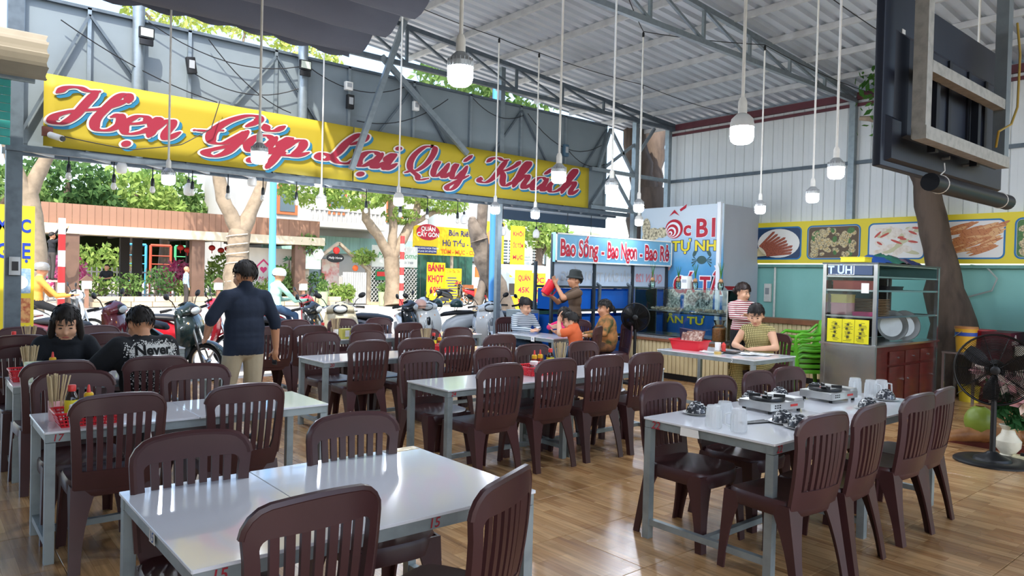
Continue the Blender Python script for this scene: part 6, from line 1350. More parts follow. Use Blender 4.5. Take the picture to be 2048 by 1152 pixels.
# ================================================================ scooters
TYRE = mat('tyre', '18181a', .8); CHROME = mat('chrome', 'c9cbcc', .15, .95); LENS = mat('headlight_lens', 'a9b0b2', .08, spec=.9, coat=.5); SEATM = mat('seat_vinyl', '1c1c1e', .5); TAILR = mat('tail_lens', 'a8141c', .2)
def scooter(label, loc, head, body, trim=None, group='parked scooters', lean=4):
    """head: direction (x, y) the scooter points to"""
    rz = math.atan2(-head[0], head[1]); t = thing('motor_scooter', label, 'scooter', loc, rz, group); trim = trim or body
    t.rotation_euler = (0, R(lean), rz)
    def wheel(y, r):
        T = Matrix.Translation((0, y, r)) @ Matrix.Rotation(R(90), 4, 'Y'); ring = [(r-.055, -.03), (r-.02, -.05), (r, -.02), (r, .02), (r-.02, .05), (r-.055, .03), (r-.055, -.03)]
        w_ = MB().lathe(ring, 26, T=T, capb=False, capt=False).build('wheel', TYRE, t); b = MB(); b.lathe([(r-.07, -.02), (r-.05, -.025), (r-.05, .025), (r-.07, .02), (r-.07, -.02)], 26, T=T, capb=False, capt=False); b.lathe([(.0, -.035), (.045, -.035), (.045, .035), (.0, .035)], 14, T=T)
        for k in range(5): a = 2*math.pi*k/5; b.beam(T @ Vector((.03*math.cos(a), .03*math.sin(a), 0)), T @ Vector(((r-.055)*math.cos(a), (r-.055)*math.sin(a), 0)), .03, .02)
        b.build('rim', CHROME, w_)
    wheel(.62, .27); wheel(-.58, .27)
    def ring(y, zc, hx, hz, p=2.6, n=18): return [(hx*math.copysign(abs(math.cos(a))**(2/p), math.cos(a)), y, zc+hz*math.copysign(abs(math.sin(a))**(2/p), math.sin(a))) for a in (2*math.pi*k/n for k in range(n))]
    MB().loft([ring(-.92, .74, .05, .03), ring(-.86, .72, .10, .08), ring(-.6, .64, .155, .14), ring(-.3, .56, .165, .18), ring(-.1, .48, .14, .16), ring(.0, .40, .10, .10)]).build('rear_body', body, t, smooth=60)
    MB().loft([ring(-.72, .79, .09, .03), ring(-.6, .80, .13, .045), ring(-.3, .79, .145, .05), ring(-.05, .755, .11, .045), ring(.02, .73, .06, .03)]).build('seat', SEATM, t, smooth=60)
    MB().loft([ring(-.1, .33, .14, .05, 4), ring(.15, .31, .14, .04, 4), ring(.32, .36, .15, .06, 4)]).build('floorboard', mat('floorboard_dark', '242527', .6), t, smooth=50)
    V = []; m = 9
    for i in range(m):
        u = i/(m-1); z = .30+.68*u; y = .30+.16*math.sin(math.pi*u*.8)-.05*u; w_ = .15+.13*math.sin(math.pi*(u*.75+.12)); 
        V.append([(x, y+.06*(1-(x/w_)**2)+dy, z) for dy in (0,) for x in [w_*(-1+2*k/8) for k in range(9)]]+[(x, y-.05+.06*(1-(x/w_)**2), z) for x in [w_*(1-2*k/8) for k in range(9)]])
    MB().loft(V).build('leg_shield', body, t, smooth=60)
    hc = [[(x*.78, .36+(.125-.35*abs(x)**1.5*1.2)*math.cos(a), 1.0-.12*abs(x)+(.105-.2*abs(x))*math.sin(a)) for a in (2*math.pi*k/12 for k in range(12))] for x in (-.27, -.22, -.14, -.06, 0, .06, .14, .22, .27)]
    MB().loft(hc).build('handlebar_cowl', body, t, smooth=70)
    MB().ell((0, .435, .985), (.125, .058, .078), 18, 10).build('headlight_trim', BLACK, t, smooth=80)
    MB().ell((0, .452, .985), (.105, .056, .058), 18, 10).build('headlight', LENS, t, smooth=80)
    MB().box((0, .30, 1.075), (.16, .09, .02), rot=(R(25), 0, 0)).build('dashboard', BLACK, t)
    MB().loft([ring(.38, .66, .12, .16), ring(.455, .70, .085, .14), ring(.49, .72, .03, .06)]).build('front_panel', trim, t, smooth=60)
    for s in (-1, 1): MB().loft([[(s*(.17+.015*k)+dx, .36+dy, .52+.14*k) for dx, dy in ((-.02, 0), (.02, -.02), (.02, -.06), (-.02, -.04))] for k in range(4)]).build('side_wing', trim, t)
    MB().box((0, -.80, .86), (.2, .2, .02)).build('grab_rail', CHROME, t)
    for s in (-1, 1): MB().ell((s*.13, .43, .80), (.035, .03, .05), 10, 7).build('indicator', mat('indicator_amber', 'd98a3a', .2), t)
    b = MB(); n = 12; V = []
    for i in range(n): a = R(-10+170*i/(n-1)); V.append([(x, .62+.30*math.cos(a), .27+.30*math.sin(a)+.015*(1-(x/.07)**2)) for x in (-.07, -.035, 0, .035, .07)])
    b.add([p for r in V for p in r], [(i*5+k, (i+1)*5+k, (i+1)*5+k+1, i*5+k+1) for i in range(n-1) for k in range(4)]); o = b.build('front_fender', body, t, smooth=70); o.modifiers.new('th', 'SOLIDIFY').thickness = .012
    b = MB(); [b.cyl((s*.085, .62, .27), (s*.06, .46, .75), .02, n=8) for s in (-1, 1)]; b.build('fork', CHROME, t)
    MB().tube([(-.34, .22, 1.0), (-.2, .30, 1.02), (0, .33, 1.02), (.2, .30, 1.02), (.34, .22, 1.0)], .013, 8).build('handlebar', CHROME, t)
    for s in (-1, 1):
        MB().cyl((s*.24, .275, 1.012), (s*.37, .205, .997), .02, n=10).build('grip', RUBBER, t)
        mr = MB().tube([(s*.2, .31, 1.03), (s*.25, .30, 1.12), (s*.31, .28, 1.17)], .007, 6).build('mirror_stalk', BLACK, t)
        MB().ell((s*.335, .275, 1.195), (.062, .016, .042), 16, 8, rot=(0, R(-s*25), 0)).build('mirror', BLACK, mr)
        MB().cyl((s*.22, .32, 1.01), (s*.36, .28, .99), .006, n=6).build('brake_lever', CHROME, t)
    MB().cyl((.13, -.2, .25), (.16, -.85, .36), .035, .05, n=12).build('exhaust', mat('exhaust_grey', '4d4f52', .35, .8), t)
    MB().ell((0, -.92, .74), (.09, .03, .04), 12, 8).build('tail_light', TAILR, t); MB().box((0, -.93, .56), (.2, .012, .15), rot=(R(-15), 0, 0)).build('number_plate', PAPER, t)
    b = MB(); b.box((0, -.4, .33), (.2, .4, .2)); b.cyl((0, -.58, .27), (0, -.2, .3), .07, n=10); b.build('engine', mat('engine_grey', '57595c', .45, .7), t); MB().cyl((-.1, .0, .3), (-.26, .05, .02), .012, n=6).build('side_stand', CHROME, t)
    return t
MAR = mat('maroon_paint', '5c1f28', .25, coat=.6); BLKP = mat('black_gloss_paint', '15181a', .2, coat=.6); DKG = mat('dark_green_gloss', '1d2a29', .2, coat=.6); REDPT = mat('red_gloss_paint', 'c01f2c', .25, coat=.6); SILV2 = mat('champagne_paint', 'a39c86', .28, .2, coat=.5); WHTP = mat('white_gloss_paint', 'c0c4c4', .25, coat=.6); GRYP = mat('grey_gloss_paint', '7e858a', .3, .3, coat=.5)
def pt(x, y): return (x, y, -.02)
scooter('dark maroon scooter parked behind the hooded girl', pt(1.95, 11.25), (.75, -.65), MAR)
scooter('black scooter facing the diners, behind the young man', pt(2.80, 10.75), (.62, -.78), DKG, BLKP)
scooter('red and white scooter beside the standing man', pt(3.42, 11.95), (.85, -.35), REDPT, WHTP)
scooter('black scooter in front of the rider in mint green', pt(4.6, 10.75), (.65, -.75), BLKP, GRYP)
scooter('champagne coloured scooter facing straight at the diners', pt(5.38, 10.6), (-.45, -.88), SILV2, SILV2, lean=2)
scooter('black scooter right of the champagne one', pt(6.6, 11.1), (.55, -.8), BLKP, BLKP)
sp = scooter('dark and white scooter with a pink helmet on its handlebar', pt(7.25, 11.2), (-.15, -.98), WHTP, BLKP)
sh_ = scooter('white scooter with two dark helmets on its seat', pt(8.35, 12.1), (-.86, .4), WHTP, WHTP)
scooter('white scooter with front wheel showing, beside the slim post', pt(8.35, 10.55), (-.45, -.9), WHTP, GRYP)
scooter('dark scooter half hidden behind the woman in stripes', pt(9.6, 11.2), (.2, -.95), BLKP, GRYP)
def helmet(label, loc, m, rz=0):
    t = thing('helmet', label, 'helmet', loc, rz, 'motorbike helmets'); b = MB(); b.ell((0, 0, 0), (.12, .14, .12), 20, 14); V = [(x, y, max(z, -.05)) for x, y, z in b.v]; b.v = V; b.build('shell', m, t, smooth=70); MB().loft([[(x*.125, .1+.05*(1-x*x), z) for x in [-1+k/4 for k in range(9)]] for z in (-.01, .0)], closed=False, caps=False).build('visor_peak', BLACK, t)
    MB().tube([(-.11, 0, -.04), (-.06, .03, -.13), (.06, .03, -.13), (.11, 0, -.04)], .006, 5).build('chin_strap', BLACK, t)
helmet('pale pink helmet hanging on a scooter handlebar', (7.02, 10.85, .98), mat('pink_helmet', 'c9a08f', .3), R(160)); helmet('dark green helmet on the white scooter seat, left one', (8.26, 12.15, .93), mat('green_helmet', '26403c', .25, coat=.4), R(120)); helmet('dark green helmet on the white scooter seat, right one', (8.62, 11.97, .93), mat('green_helmet', '26403c', .25), R(70))
# riders
def rider(label, loc, head, top, pants, helm, hlabel):
    rz = math.atan2(-head[0], head[1]); J = sit(1.62, .74, .12); J.update(wrL=(-.30, .52, .98), wrR=(.30, .52, .98), elL=(-.30, .28, .96), elR=(.30, .28, .96), knL=(-.16, .36, .68), knR=(.16, .36, .68), anL=(-.13, .42, .38), anR=(.13, .42, .38)); J = {k: ((v[0], v[1]-.30, v[2]) if len(v) == 3 and not k.startswith(('hd', 'th')) else v) for k, v in J.items()}
    t, HT = person(label, loc, rz, J, dict(skin=SKIN, top=top, bottom=pants), head=(R(-25), R(-4)), hair='short', low=True, vox=.012)
    MB().lathe([(.115, .0), (.122, .03), (.12, .08), (.09, .13), (.04, .15), (.003, .154)], 18, T=HT @ Matrix.Diagonal((.85, 1, .9, 1))).build('helmet', helm, t); return t
scooter('white scooter being ridden along the street on the left', pt(2.15, 16.0), (1, .05), WHTP, GRYP, 'scooters on the road', 0)
rider('rider in an orange jacket and silver helmet on the road', (2.15, 16.0, 0), (1, .05), mat('orange_jacket', 'e0913f', .8, var=.2, vs_=6), BLKT, mat('silver_helmet', '8f8d88', .3, .3), '')
scooter('red scooter being ridden along the street', pt(5.75, 13.6), (1, .05), REDPT, WHTP, 'scooters on the road', 0)
rider('rider in a mint green shirt and white cap on the road', (5.75, 13.6, 0), (1, .05), mat('mint_shirt', 'a9d8c4', .85), JEAN, PAPER, '')
# ================================================================ far side of the street (Y about 31)
PLANK = mat('brown_cladding', '94705c', .8, var=.3, vs_=2, var2='7c5a47', obj_rand=.2); FASC = mat('cream_fascia', 'cfc2a8', .8, var=.3, vs_=1); PILL = mat('brown_post', '6f5648', .8, var=.3, vs_=3); DKP = mat('dark_post', '3b3633', .8); STONE = mat('crazy_paving', 'c9b698', .85, var=.5, vs_=2.5, var2='a58f72')
pv_ = thing('pavilion', 'long brown timber pavilion across the street', 'pavilion', (3.7, 31, 0)); n = 44
pme = MB().box((0, 0, .38), (.236, .05, .76)).mesh('cladding_board', PLANK)
for k in range(n): link('cladding_board', pme, pv_, (.12+k*.2455, .02*(k % 2), 3.08))
MB().box((5.4, .3, 2.9), (11.1, 1.1, .36)).build('fascia', FASC, pv_); MB().box((5.4, 2.6, 3.05), (10.9, 4.6, .08)).build('roof_slab', DKP, pv_)
for k in range(9): MB().box((.6+k*1.25, 2.4, 2.86), (.12, 4.6, .16)).build('joist', DKP, pv_)
for x, y, w_, m_ in ((.95, 0, .5, PILL), (3.45, 3.4, .35, DKP), (3.95, 3.4, .35, DKP), (5.46, .1, .5, PILL), (9.85, .1, .5, PILL), (6.4, 4.4, .3, DKP), (.3, 3.8, .4, DKP), (8.2, 4.2, .3, DKP)): MB().box((x, y, 1.4), (w_, w_*.8, 2.8)).build('post', m_, pv_)
pw = thing('planter_wall', 'low stone planter wall in front of the pavilion', 'planter', (5.2, 30.6, 0)); q = random.Random(2); sx = 0
while sx < 9.6:
    wd = q.uniform(.45, .9)
    for zz, hh in ((.1, .19), (.3, .19)): MB().box((sx+wd/2+(.1 if zz > .2 else 0), -.12+q.uniform(-.008, .008), zz+.01), (wd-.025, .26, hh)).build('stone', STONE, pw)
    sx += wd
MB().box((4.8, .06, .2), (9.7, .3, .36)).build('core', mat('mortar_grey', 'a79c8c', .9), pw)
LEAFA = leafmat('leaf_bright', '7a9a4e', 'a9bb6a'); LEAFB = leafmat('leaf_mid', '5a7d45', '869f5e'); LEAFC = leafmat('leaf_dark', '46663e', '6a8a52'); LEAFY = leafmat('leaf_yellow_green', '9bb054', 'd0d27e'); PINKL = leafmat('bougainvillea', 'd84f92', 'f0a0c0'); LEAFG = leafmat('hedge_green', '4a6b34', '8a9c58')
def crown(mb, c, r, n, s, q, shell=.55):
    c = Vector(c)
    for k in range(n):
        d = Vector((q.gauss(0, 1), q.gauss(0, 1), q.gauss(0, 1))).normalized(); f = shell+(1-shell)*q.random()**.5; f *= .85+.3*noise.noise(d*2.2+c); leafq(mb, c+Vector((d.x*r[0], d.y*r[1], d.z*r[2]))*f, s*q.uniform(.6, 1.3), q)
def shrub(label, loc, r, n, s, m, seed, group=None, stem=True):
    t = thing('shrub', label, 'shrub', loc, group=group); q = random.Random(seed); b = MB(); crown(b, (0, 0, r[2]*.95), r, n, s, q, .3); b.build('foliage', m, t, smooth=0)['kind'] = 'stuff'; b = MB()
    for k in range(5): b.tube([(q.uniform(-r[0], r[0])*.4, 0, 0), (q.uniform(-r[0], r[0])*.5, q.uniform(-.1, .1), r[2])], .015, 4)
    b.build('stems', BARK, t); return t
for k in range(9): shrub('green planter shrub before the pavilion, '+PLC[k]+' from the left', (5.6+k*1.1, 31.15+.2*(k % 2), .35), (.75, .35, .42+.12*(k % 3)), 260, .10, (LEAFG, LEAFB, LEAFC)[k % 3], 20+k, 'planter shrubs')
shrub('pink flowering bush behind the pavilion posts', (4.9, 33.5, .2), (1.0, .5, 1.0), 500, .12, PINKL, 41); shrub('pale pink flowering bush in the middle of the pavilion', (9.4, 35.0, .5), (.8, .5, .8), 350, .12, PINKL, 42); shrub('yellow green bush behind the pavilion', (7.0, 38.6, .8), (1.6, .7, 1.0), 500, .16, LEAFA, 43); shrub('leafy bush at the pavilion right half', (10.9, 33.6, .3), (.8, .5, 1.1), 420, .12, LEAFA, 44); shrub('leafy bush below the heart sign', (12.9, 31.4, .2), (.7, .4, .9), 380, .12, LEAFB, 45)
PALE = mat('pale_plaster', 'd9d2c2', .85, var=.2, vs_=1.5); LATW = mat('white_lattice', 'e6e4dc', .6)
t = thing('white_railing', 'white picket railing behind the pavilion', 'railing', (4.2, 36, 0))
for k in range(46): MB().box((k*.2, 0, .75), (.05, .04, 1.5)).build('picket', LATW, t)
for z in (.3, 1.3): MB().box((4.5, 0, z), (9.2, .05, .06)).build('rail', LATW, t)
for x, m_, lab in ((8.2, mat('play_blue', '4aa8d0', .5), 'light blue playground arch behind the pavilion'), (9.3, mat('play_red', 'd0583f', .5), 'red playground arch behind the pavilion'), (10.4, mat('play_green', '4fb27a', .5), 'green playground arch behind the pavilion')):
    t = thing('playground_arch', lab, 'arch', (x, 37.2, 0))
    for s in (-.45, .45): MB().cyl((s, 0, 0), (s, 0, 2.6), .06, n=8).build('upright', m_, t)
    MB().cyl((-.45, 0, 2.6), (.45, 0, 2.6), .06, n=8).build('crossbar', m_, t)
    for k in range(5): MB().cyl((-.45, 0, .5+k*.4), (.45, 0, .5+k*.4), .03, n=6).build('rung', m_, t)
LANT = mat('red_lantern', 'd5352f', .5)
for k, (x, y, z) in enumerate(((9.2, 33.6, 2.45), (9.5, 33.6, 2.35), (10.6, 33.8, 2.5), (11.0, 33.8, 2.4), (11.3, 33.8, 2.5))):
    t = thing('paper_lantern', 'round red lantern under the pavilion roof, '+PLC[k]+' from the left', 'lantern', (x, y, z), group='red lanterns'); MB().ell((0, 0, 0), (.15, .15, .13), 12, 8).build('globe', LANT, t); MB().cyl((0, 0, .12), (0, 0, 2.98-z), .01, n=5).build('cord', BLACK, t); MB().cyl((0, 0, -.25), (0, 0, -.12), .02, n=6).build('tassel', LANT, t)
# heart sign
t = thing('wall_sign', 'white wall panel with pink heart house and green palm', 'sign', (11.9, 32.2, 0)); MB().box((1.0, 0, 1.55), (2.4, .1, 2.0)).build('panel', mat('white_wall_panel', 'e4ddd2', .8, var=.2, vs_=2), t); PK = mat('sign_pink', 'd83a72', .6); b = MB(); T = plane_T((.45, -.06, 1.7), (1, 0, 0), (0, 0, 1))
flatpoly(b, [(-.36, -.0), (0, .36), (.36, 0), (.36, -.09), (0, .26), (-.36, -.09)], T, .005); flatpoly(b, [(-.30, -.05), (-.30, -.33), (-.24, -.33), (-.24, 0)], T, .005); hp = [(.16*math.sin(a)**3*1.0, .01+.0105*(13*math.cos(a)-5*math.cos(2*a)-2*math.cos(3*a)-math.cos(4*a))-.14) for a in (2*math.pi*k/24 for k in range(24))]; flatpoly(b, hp, T, .006); b.build('heart_house', PK, t, smooth=0)
b = MB(); T = plane_T((1.65, -.06, 1.95), (1, 0, 0), (0, 0, 1)); flatpoly(b, [(-.03, -.6), (.03, -.6), (.02, .1), (-.01, .1)], T, .004, 1)
for k in range(7): a = R(-15+35*k); flatpoly(b, [(0, .1), (.2*math.cos(a)-.03*math.sin(a), .1+.17*math.sin(a)+.03), (.36*math.cos(a), .1+.22*math.sin(a)-.06)], T, .005+.0003*k, 0)
b.build('palm_picture', [mat('palm_green', '2f8a55', .6), PILL], t, smooth=0); lettering(t, 'Melly Home', plane_T((.9, -.055, 1.15), (1, 0, 0), (0, 0, 1)), .28, PK, shear=.3)
# birdhouse lamps and striped poles
for k, x in enumerate((5.05, 9.75, 13.4)):
    t = thing('birdhouse_post', 'small birdhouse post by the planter, '+PLC[k]+' from the left', 'post', (x, 30.2, 0), group='birdhouse posts'); MB().box((0, 0, .35), (.13, .13, .7)).build('post', PLANK, t); MB().box((0, 0, .85), (.3, .2, .3)).build('house', PAPER, t); MB().prism([(-.22, 0), (.22, 0), (0, .2)], .26, T=Matrix.Translation((0, .13, 1.0)) @ Matrix.Rotation(R(90), 4, 'X')).build('roof', PILL, t)
def striped(label, loc, h, m1, m2, r=.09, n=6):
    t = thing('striped_pole', label, 'pole', loc)
    for k in range(n): MB().cyl((0, 0, h*k/n), (0, 0, h*(k+1)/n), r, n=12).build('band', m1 if k % 2 == 0 else m2, t)
REDW = mat('pole_red', 'd03a38', .6); ORW = mat('pole_orange', 'e0622a', .6)
striped('red and white striped pole left of the pavilion', (3.66, 26, 0), 3.0, REDW, PAPER, .1, 6); striped('red and white striped pole before the lattice panel', (17.7, 29, 0), 3.3, REDW, PAPER, .10, 9); striped('orange and white striped pole before the yellow cafe', (19.85, 26, 0), 2.9, PAPER, ORW, .12, 6)
BLUEP = mat('pale_blue_pole', '58a4de', .6); o = MB().cyl((9.53, 24, 0), (9.5, 24, 7.0), .12, .11, n=14).build('utility_pole', BLUEP); tag(o, 'pale blue painted utility pole across the street', 'pole'); o = MB().cyl((10.36, 13.0, 0), (10.33, 13.0, 7.5), .075, n=14).build('utility_pole', mat('mid_blue_pole', '4d94d2', .6)); tag(o, 'mid blue utility pole behind the slim steel post', 'pole')
# gate house
gh = thing('gate_house', 'small gabled gateway with white gate and oval sign', 'gate', (13.9, 31.3, 0)); TIM = mat('pale_timber', 'b5a58f', .8, var=.3, vs_=3)
for s, x in ((1, .1), (1, 3.3)): MB().box((x, 0, .95), (.2, .25, 1.9)).build('gate_post', TIM, gh)
MB().beam((-.1, -.05, 1.62), (1.68, -.05, 2.92), .22, .12).build('gable_beam', TIM, gh); MB().beam((3.5, -.05, 1.5), (1.68, -.05, 2.92), .22, .12).build('gable_beam', TIM, gh)
MB().box((1.0, .7, 1.1), (1.6, .1, 2.2)).build('glass_door', mat('door_glass_blue', '9fb4bb', .2), gh); MB().box((1.55, .5, 1.3), (.9, .04, 1.7)).build('poster', mat('door_poster', 'd9cbbf', .7, var=1., vs_=3, var2='c8504a'), gh)
for k in range(11): MB().box((1.95+k*.115, -.1, .8), (.09, .04, 1.5)).build('gate_board', LATW, gh)
MB().box((2.5, -.06, 1.35), (1.3, .03, .08)).build('gate_rail', LATW, gh); MB().box((2.5, -.06, .35), (1.3, .03, .08)).build('gate_rail', LATW, gh)
b = MB(); flatpoly(b, disc(1.45, 2.2, .45, .22, 24), plane_T((0, -.2, 0), (1, 0, 0), (0, 0, 1)), 0); b.build('oval_sign', BLACK, gh, smooth=0); lettering(gh, 'Melly Home', plane_T((1.45, -.21, 2.2), (1, 0, 0), (0, 0, 1)), .14, PAPER, shear=.2)
MB().ell((1.5, -.2, 2.55), (.17, .12, .17), 12, 8).build('red_lantern', LANT, gh); MB().ell((2.5, -.2, 1.75), (.15, .1, .15), 12, 8).build('orange_lantern', ORW, gh); MB().box((.25, -.25, 2.0), (.9, .06, .7)).build('side_sign', mat('side_sign_print', 'dfe6dd', .6, var=.6, vs_=4, var2='8fbf8a'), gh); MB().lathe([(.28, -.02), (.28, .02)], 6, T=Matrix.Translation((.55, -.32, 2.35)) @ Matrix.Rotation(R(90), 4, 'X')).build('hexagon_sign', PAPER, gh)
for k, (x, w_) in enumerate(((14.25, 'left of the white gate'), (17.3, 'right of the white gate'))):
    t = thing('tall_planter', 'tall pale green planter '+w_, 'planter', (x, 30.0, 0)); MB().lathe([(.17, 0), (.24, .65), (.26, .67), (.22, .64)], 16).build('pot', mat('celadon_pot', 'a3b78a', .5), t); b = MB(); crown(b, (0, 0, .85), (.3, .3, .3), 120, .1, random.Random(60+k), .2); b.build('foliage', LEAFB, t, smooth=0)['kind'] = 'stuff'
for k, x in enumerate((15.3, 15.7, 16.1)): shrub('yellow green potted plant by the gate, '+PLC[k]+' from the left', (x, 31.0, .1), (.3, .25, .5), 160, .11, LEAFA, 70+k, 'gate plants')
b = shrub('climbing vine over the left of the gable', (14.0, 31.0, 2.3), (.9, .3, .5), 260, .12, LEAFB, 75); shrub('climbing vine over the right of the gable', (16.8, 31.0, 1.9), (.8, .3, .45), 260, .12, LEAFA, 76)
# melly home panel with lattice
t = thing('lattice_fence', 'white lattice fence under a white green banner', 'fence', (17.25, 31.1, 0)); MB().box((1.32, 0, 2.38), (2.6, .05, 1.05)).build('banner', mat('banner_pale', 'dcdfd5', .7, var=.2, vs_=2), t); MB().box((1.32, .12, .95), (2.6, .03, 1.7)).build('backing', mat('shade_green', '4e5a50', .9), t)
lettering(t, 'Melly', plane_T((.75, -.03, 2.42), (1, 0, 0), (0, 0, 1)), .42, mat('melly_green', '3f9a5c', .6), shear=.3); lettering(t, 'Home', plane_T((2.05, -.03, 2.42), (1, 0, 0), (0, 0, 1)), .42, mat('melly_green', '3f9a5c', .6), shear=.3); lettering(t, '033 468 2088', plane_T((1.9, -.03, 2.08), (1, 0, 0), (0, 0, 1)), .17, mat('sign_grey_ink', '55606a', .6)); lettering(t, 'HOMESTAY', plane_T((1.5, -.03, 2.75), (1, 0, 0), (0, 0, 1)), .16, PK)
b = MB()
for k in range(-8, 22):
    for s in (1, -1):
        x0 = k*.19; xa, xb = (x0, x0+1.5) if s == 1 else (x0+1.5, x0); za, zb = .1, 1.8
        pts = []; 
        for f in (0, 1): pts.append((xa+(xb-xa)*f, za+(zb-za)*f))
        (xa, za), (xb, zb) = pts
        if xa > xb: xa, za, xb, zb = xb, zb, xa, za
        if xb < 0 or xa > 2.62: continue
        if xa < 0: za += (zb-za)*(-xa)/(xb-xa); xa = 0
        if xb > 2.62: zb = za+(zb-za)*(2.62-xa)/(xb-xa); xb = 2.62
        b.beam((xa, -.02*s, za), (xb, -.02*s, zb), .05, .02)
b.build('lattice', LATW, t)['kind'] = 'stuff'; MB().box((.55, -.1, 1.45), (.7, .05, .5)).build('small_sign', mat('small_sign_green', '2f7d52', .6), t); MB().box((.55, -.13, 1.5), (.6, .02, .22)).build('red_plate', LANT, t)
MB().box((1.3, .0, .05), (2.7, .3, .16)).build('plinth', STONE, t)
# yellow cafe
cf = thing('cafe_front', 'cafe with a big yellow sign and green shutters across the street', 'shop', (19.8, 31.4, 0)); YS = mat('cafe_yellow', 'e8c81e', .6, var=.25, vs_=3, stretch=(6, 1, .3), var2='cfae12'); INKB = mat('cafe_navy_ink', '27306e', .6)
MB().box((2.5, 0, 3.3), (5.0, .12, 1.5)).build('sign_board', YS, cf); b = MB(); T = plane_T((.85, -.07, 3.72), (1, 0, 0), (0, 0, 1)); flatpoly(b, disc(0, 0, .72, .42, 28), T, 0); b.build('red_oval', RED_S, cf, smooth=0)
PL2 = lambda x, z, d=-.085: plane_T((x, d, z), (1, 0, 0), (0, 0, 1))
for s, x, z, sz, m_ in (('QUÁN', .85, 3.88, .3, PAPER), ('CÂY GÒN', .85, 3.58, .3, PAPER), ('Bún Riêu', 2.9, 3.75, .42, INKB), ('Hủ Tiếu - Bò', 2.9, 3.2, .42, INKB), ('TÔM - MỰC - CUA', 2.9, 2.75, .3, ORW)): lettering(cf, s, PL2(x, z), sz, m_, bold=.008)
MB().box((.72, -.075, 2.8), (1.35, .02, .36)).build('address_plate', INKB, cf); lettering(cf, '116 HOÀNG HOA THÁM', PL2(.72, 2.88, -.09), .14, PAPER); lettering(cf, 'HOTLINE 097.479.0799', PL2(.72, 2.72, -.09), .13, PAPER)
GSH = mat('green_corrugated', '2f5f55', .6, var=.3, vs_=3)
for k in range(20): MB().box((.15+k*.25, 1.6+.03*(k % 2), 1.4), (.24, .04, 2.8)).build('shutter_board', GSH, cf)
MB().box((3.2, .9, .5), (2.4, .6, 1.0)).build('wood_counter', mat('orange_wood', '9a5a34', .6, var=.3, vs_=4), cf); 
for x in (.05, 2.5, 4.95): MB().box((x, .1, 1.35), (.12, .12, 2.7)).build('post', TIM, cf)
bd = thing('menu_board', 'yellow board reading banh khot 69K before the cafe', 'sign', (20.15, 30.6, .1)); MB().box((.55, 0, 1.0), (1.1, .06, 2.1)).build('board', YS, bd)
for s, z in (('BÁNH', 1.75), ('KHỌT', 1.2), ('69K', .62)): lettering(bd, s, plane_T((.52, -.035, z), (1, 0, 0), (0, 0, 1)), .46, RED_S, bold=.02, fitw=.95 if s != '69K' else .75)
bd = thing('menu_board', 'yellow menu board with small print beside the 69K board', 'sign', (21.2, 30.5, .1)); MB().box((.5, 0, .9), (1.05, .06, 1.75)).build('board', YS, bd); lettering(bd, 'Quán Cây Gòn', plane_T((.5, -.035, 1.6), (1, 0, 0), (0, 0, 1)), .2, ORW, fitw=.9); b = MB(); q = random.Random(8)
for k in range(8): b.box((.45+q.uniform(-.05, .05), -.033, .3+k*.14), (q.uniform(.5, .8), .004, .05))
b.build('menu_text', INKB, bd); lettering(bd, '45K', plane_T((.82, -.036, 1.0), (1, 0, 0), (0, 0, 1)), .26, RED_S, bold=.01)
scooter('dark scooter parked far away before the yellow boards', (20.9, 29.4, 0), (.9, -.3), BLKP, GRYP, 'far scooters'); scooter('red scooter parked far away under the cafe sign', (23.2, 30.2, 0), (.9, -.2), REDPT, BLKP, 'far scooters')
# right end: signs, railing, awning
def vsign(label, x, y, z0, w_, h, lines, m=YS, ink=RED_S, pic=False):
    t = thing('street_sign', label, 'sign', (x, y, z0)); MB().box((w_/2, 0, h/2), (w_, .08, h)).build('board', m, t)
    for i, s in enumerate(lines): lettering(t, s, plane_T((w_/2, -.045, h*(1-(i+.7)/(len(lines)+.4))), (1, 0, 0), (0, 0, 1)), .3, ink, bold=.01, fitw=w_*.75)
    if pic:
        b = MB(); flatpoly(b, disc(w_/2, h*.55, w_*.42, w_*.5, 24), plane_T((0, -.045, 0), (1, 0, 0), (0, 0, 1)), 0); b.build('prawn_picture', PRAWN, t, smooth=0)
    MB().cyl((w_/2, .06, -z0), (w_/2, .06, h), .03, n=8).build('post', STEEL, t)
vsign('yellow sign with a round prawn picture near the leaning tree', 21.3, 27.6, 1.9, 1.35, 2.3, [], pic=True); vsign('tall narrow yellow sign with red lettering beside the white railing', 23.3, 27.8, 1.5, .9, 2.6, ['KHÔI', 'ỐC TÔM', 'MỰC', 'CUA']); vsign('yellow sign behind the tank rack post', 25.4, 26.6, 1.4, .9, 1.7, ['CAFE'])
vsign('low yellow menu sign right of the leaning tree, left one', 18.3, 21.5, .2, .85, 1.6, ['QUÁN', '45K', '50K']); vsign('low yellow menu sign right of the leaning tree, right one', 19.6, 22, .2, .75, 1.5, ['ỐC', 'MÌ', '35K'])
t = thing('balcony_railing', 'white balcony railing of the house on the right', 'railing', (24.0, 31, 2.3))
for k in range(8): MB().box((2.2, 0, .1+k*.17), (4.6, .04, .05)).build('bar', LATW, t)
for k in range(6): MB().box((k*.9, 0, .65), (.05, .05, 1.3)).build('post', LATW, t)
hb = thing('corner_house', 'pale house behind the white railing on the right', 'house', (24.2, 33.5, 0)); MB().box((5, 2, 3.2), (10, 4, 6.4)).build('wall', mat('bluish_plaster', 'c9d6da', .8, var=.2, vs_=.6), hb)
for k in range(4): w_ = MB().box((1.4+k*2.4, -.02, 3.0), (1.2, .08, 1.5)).build('window', DKP, hb); MB().box((1.4+k*2.4, -.07, 3.0), (1.0, .02, 1.3)).build('pane', mat('far_glass', '5d6c75', .15), w_)
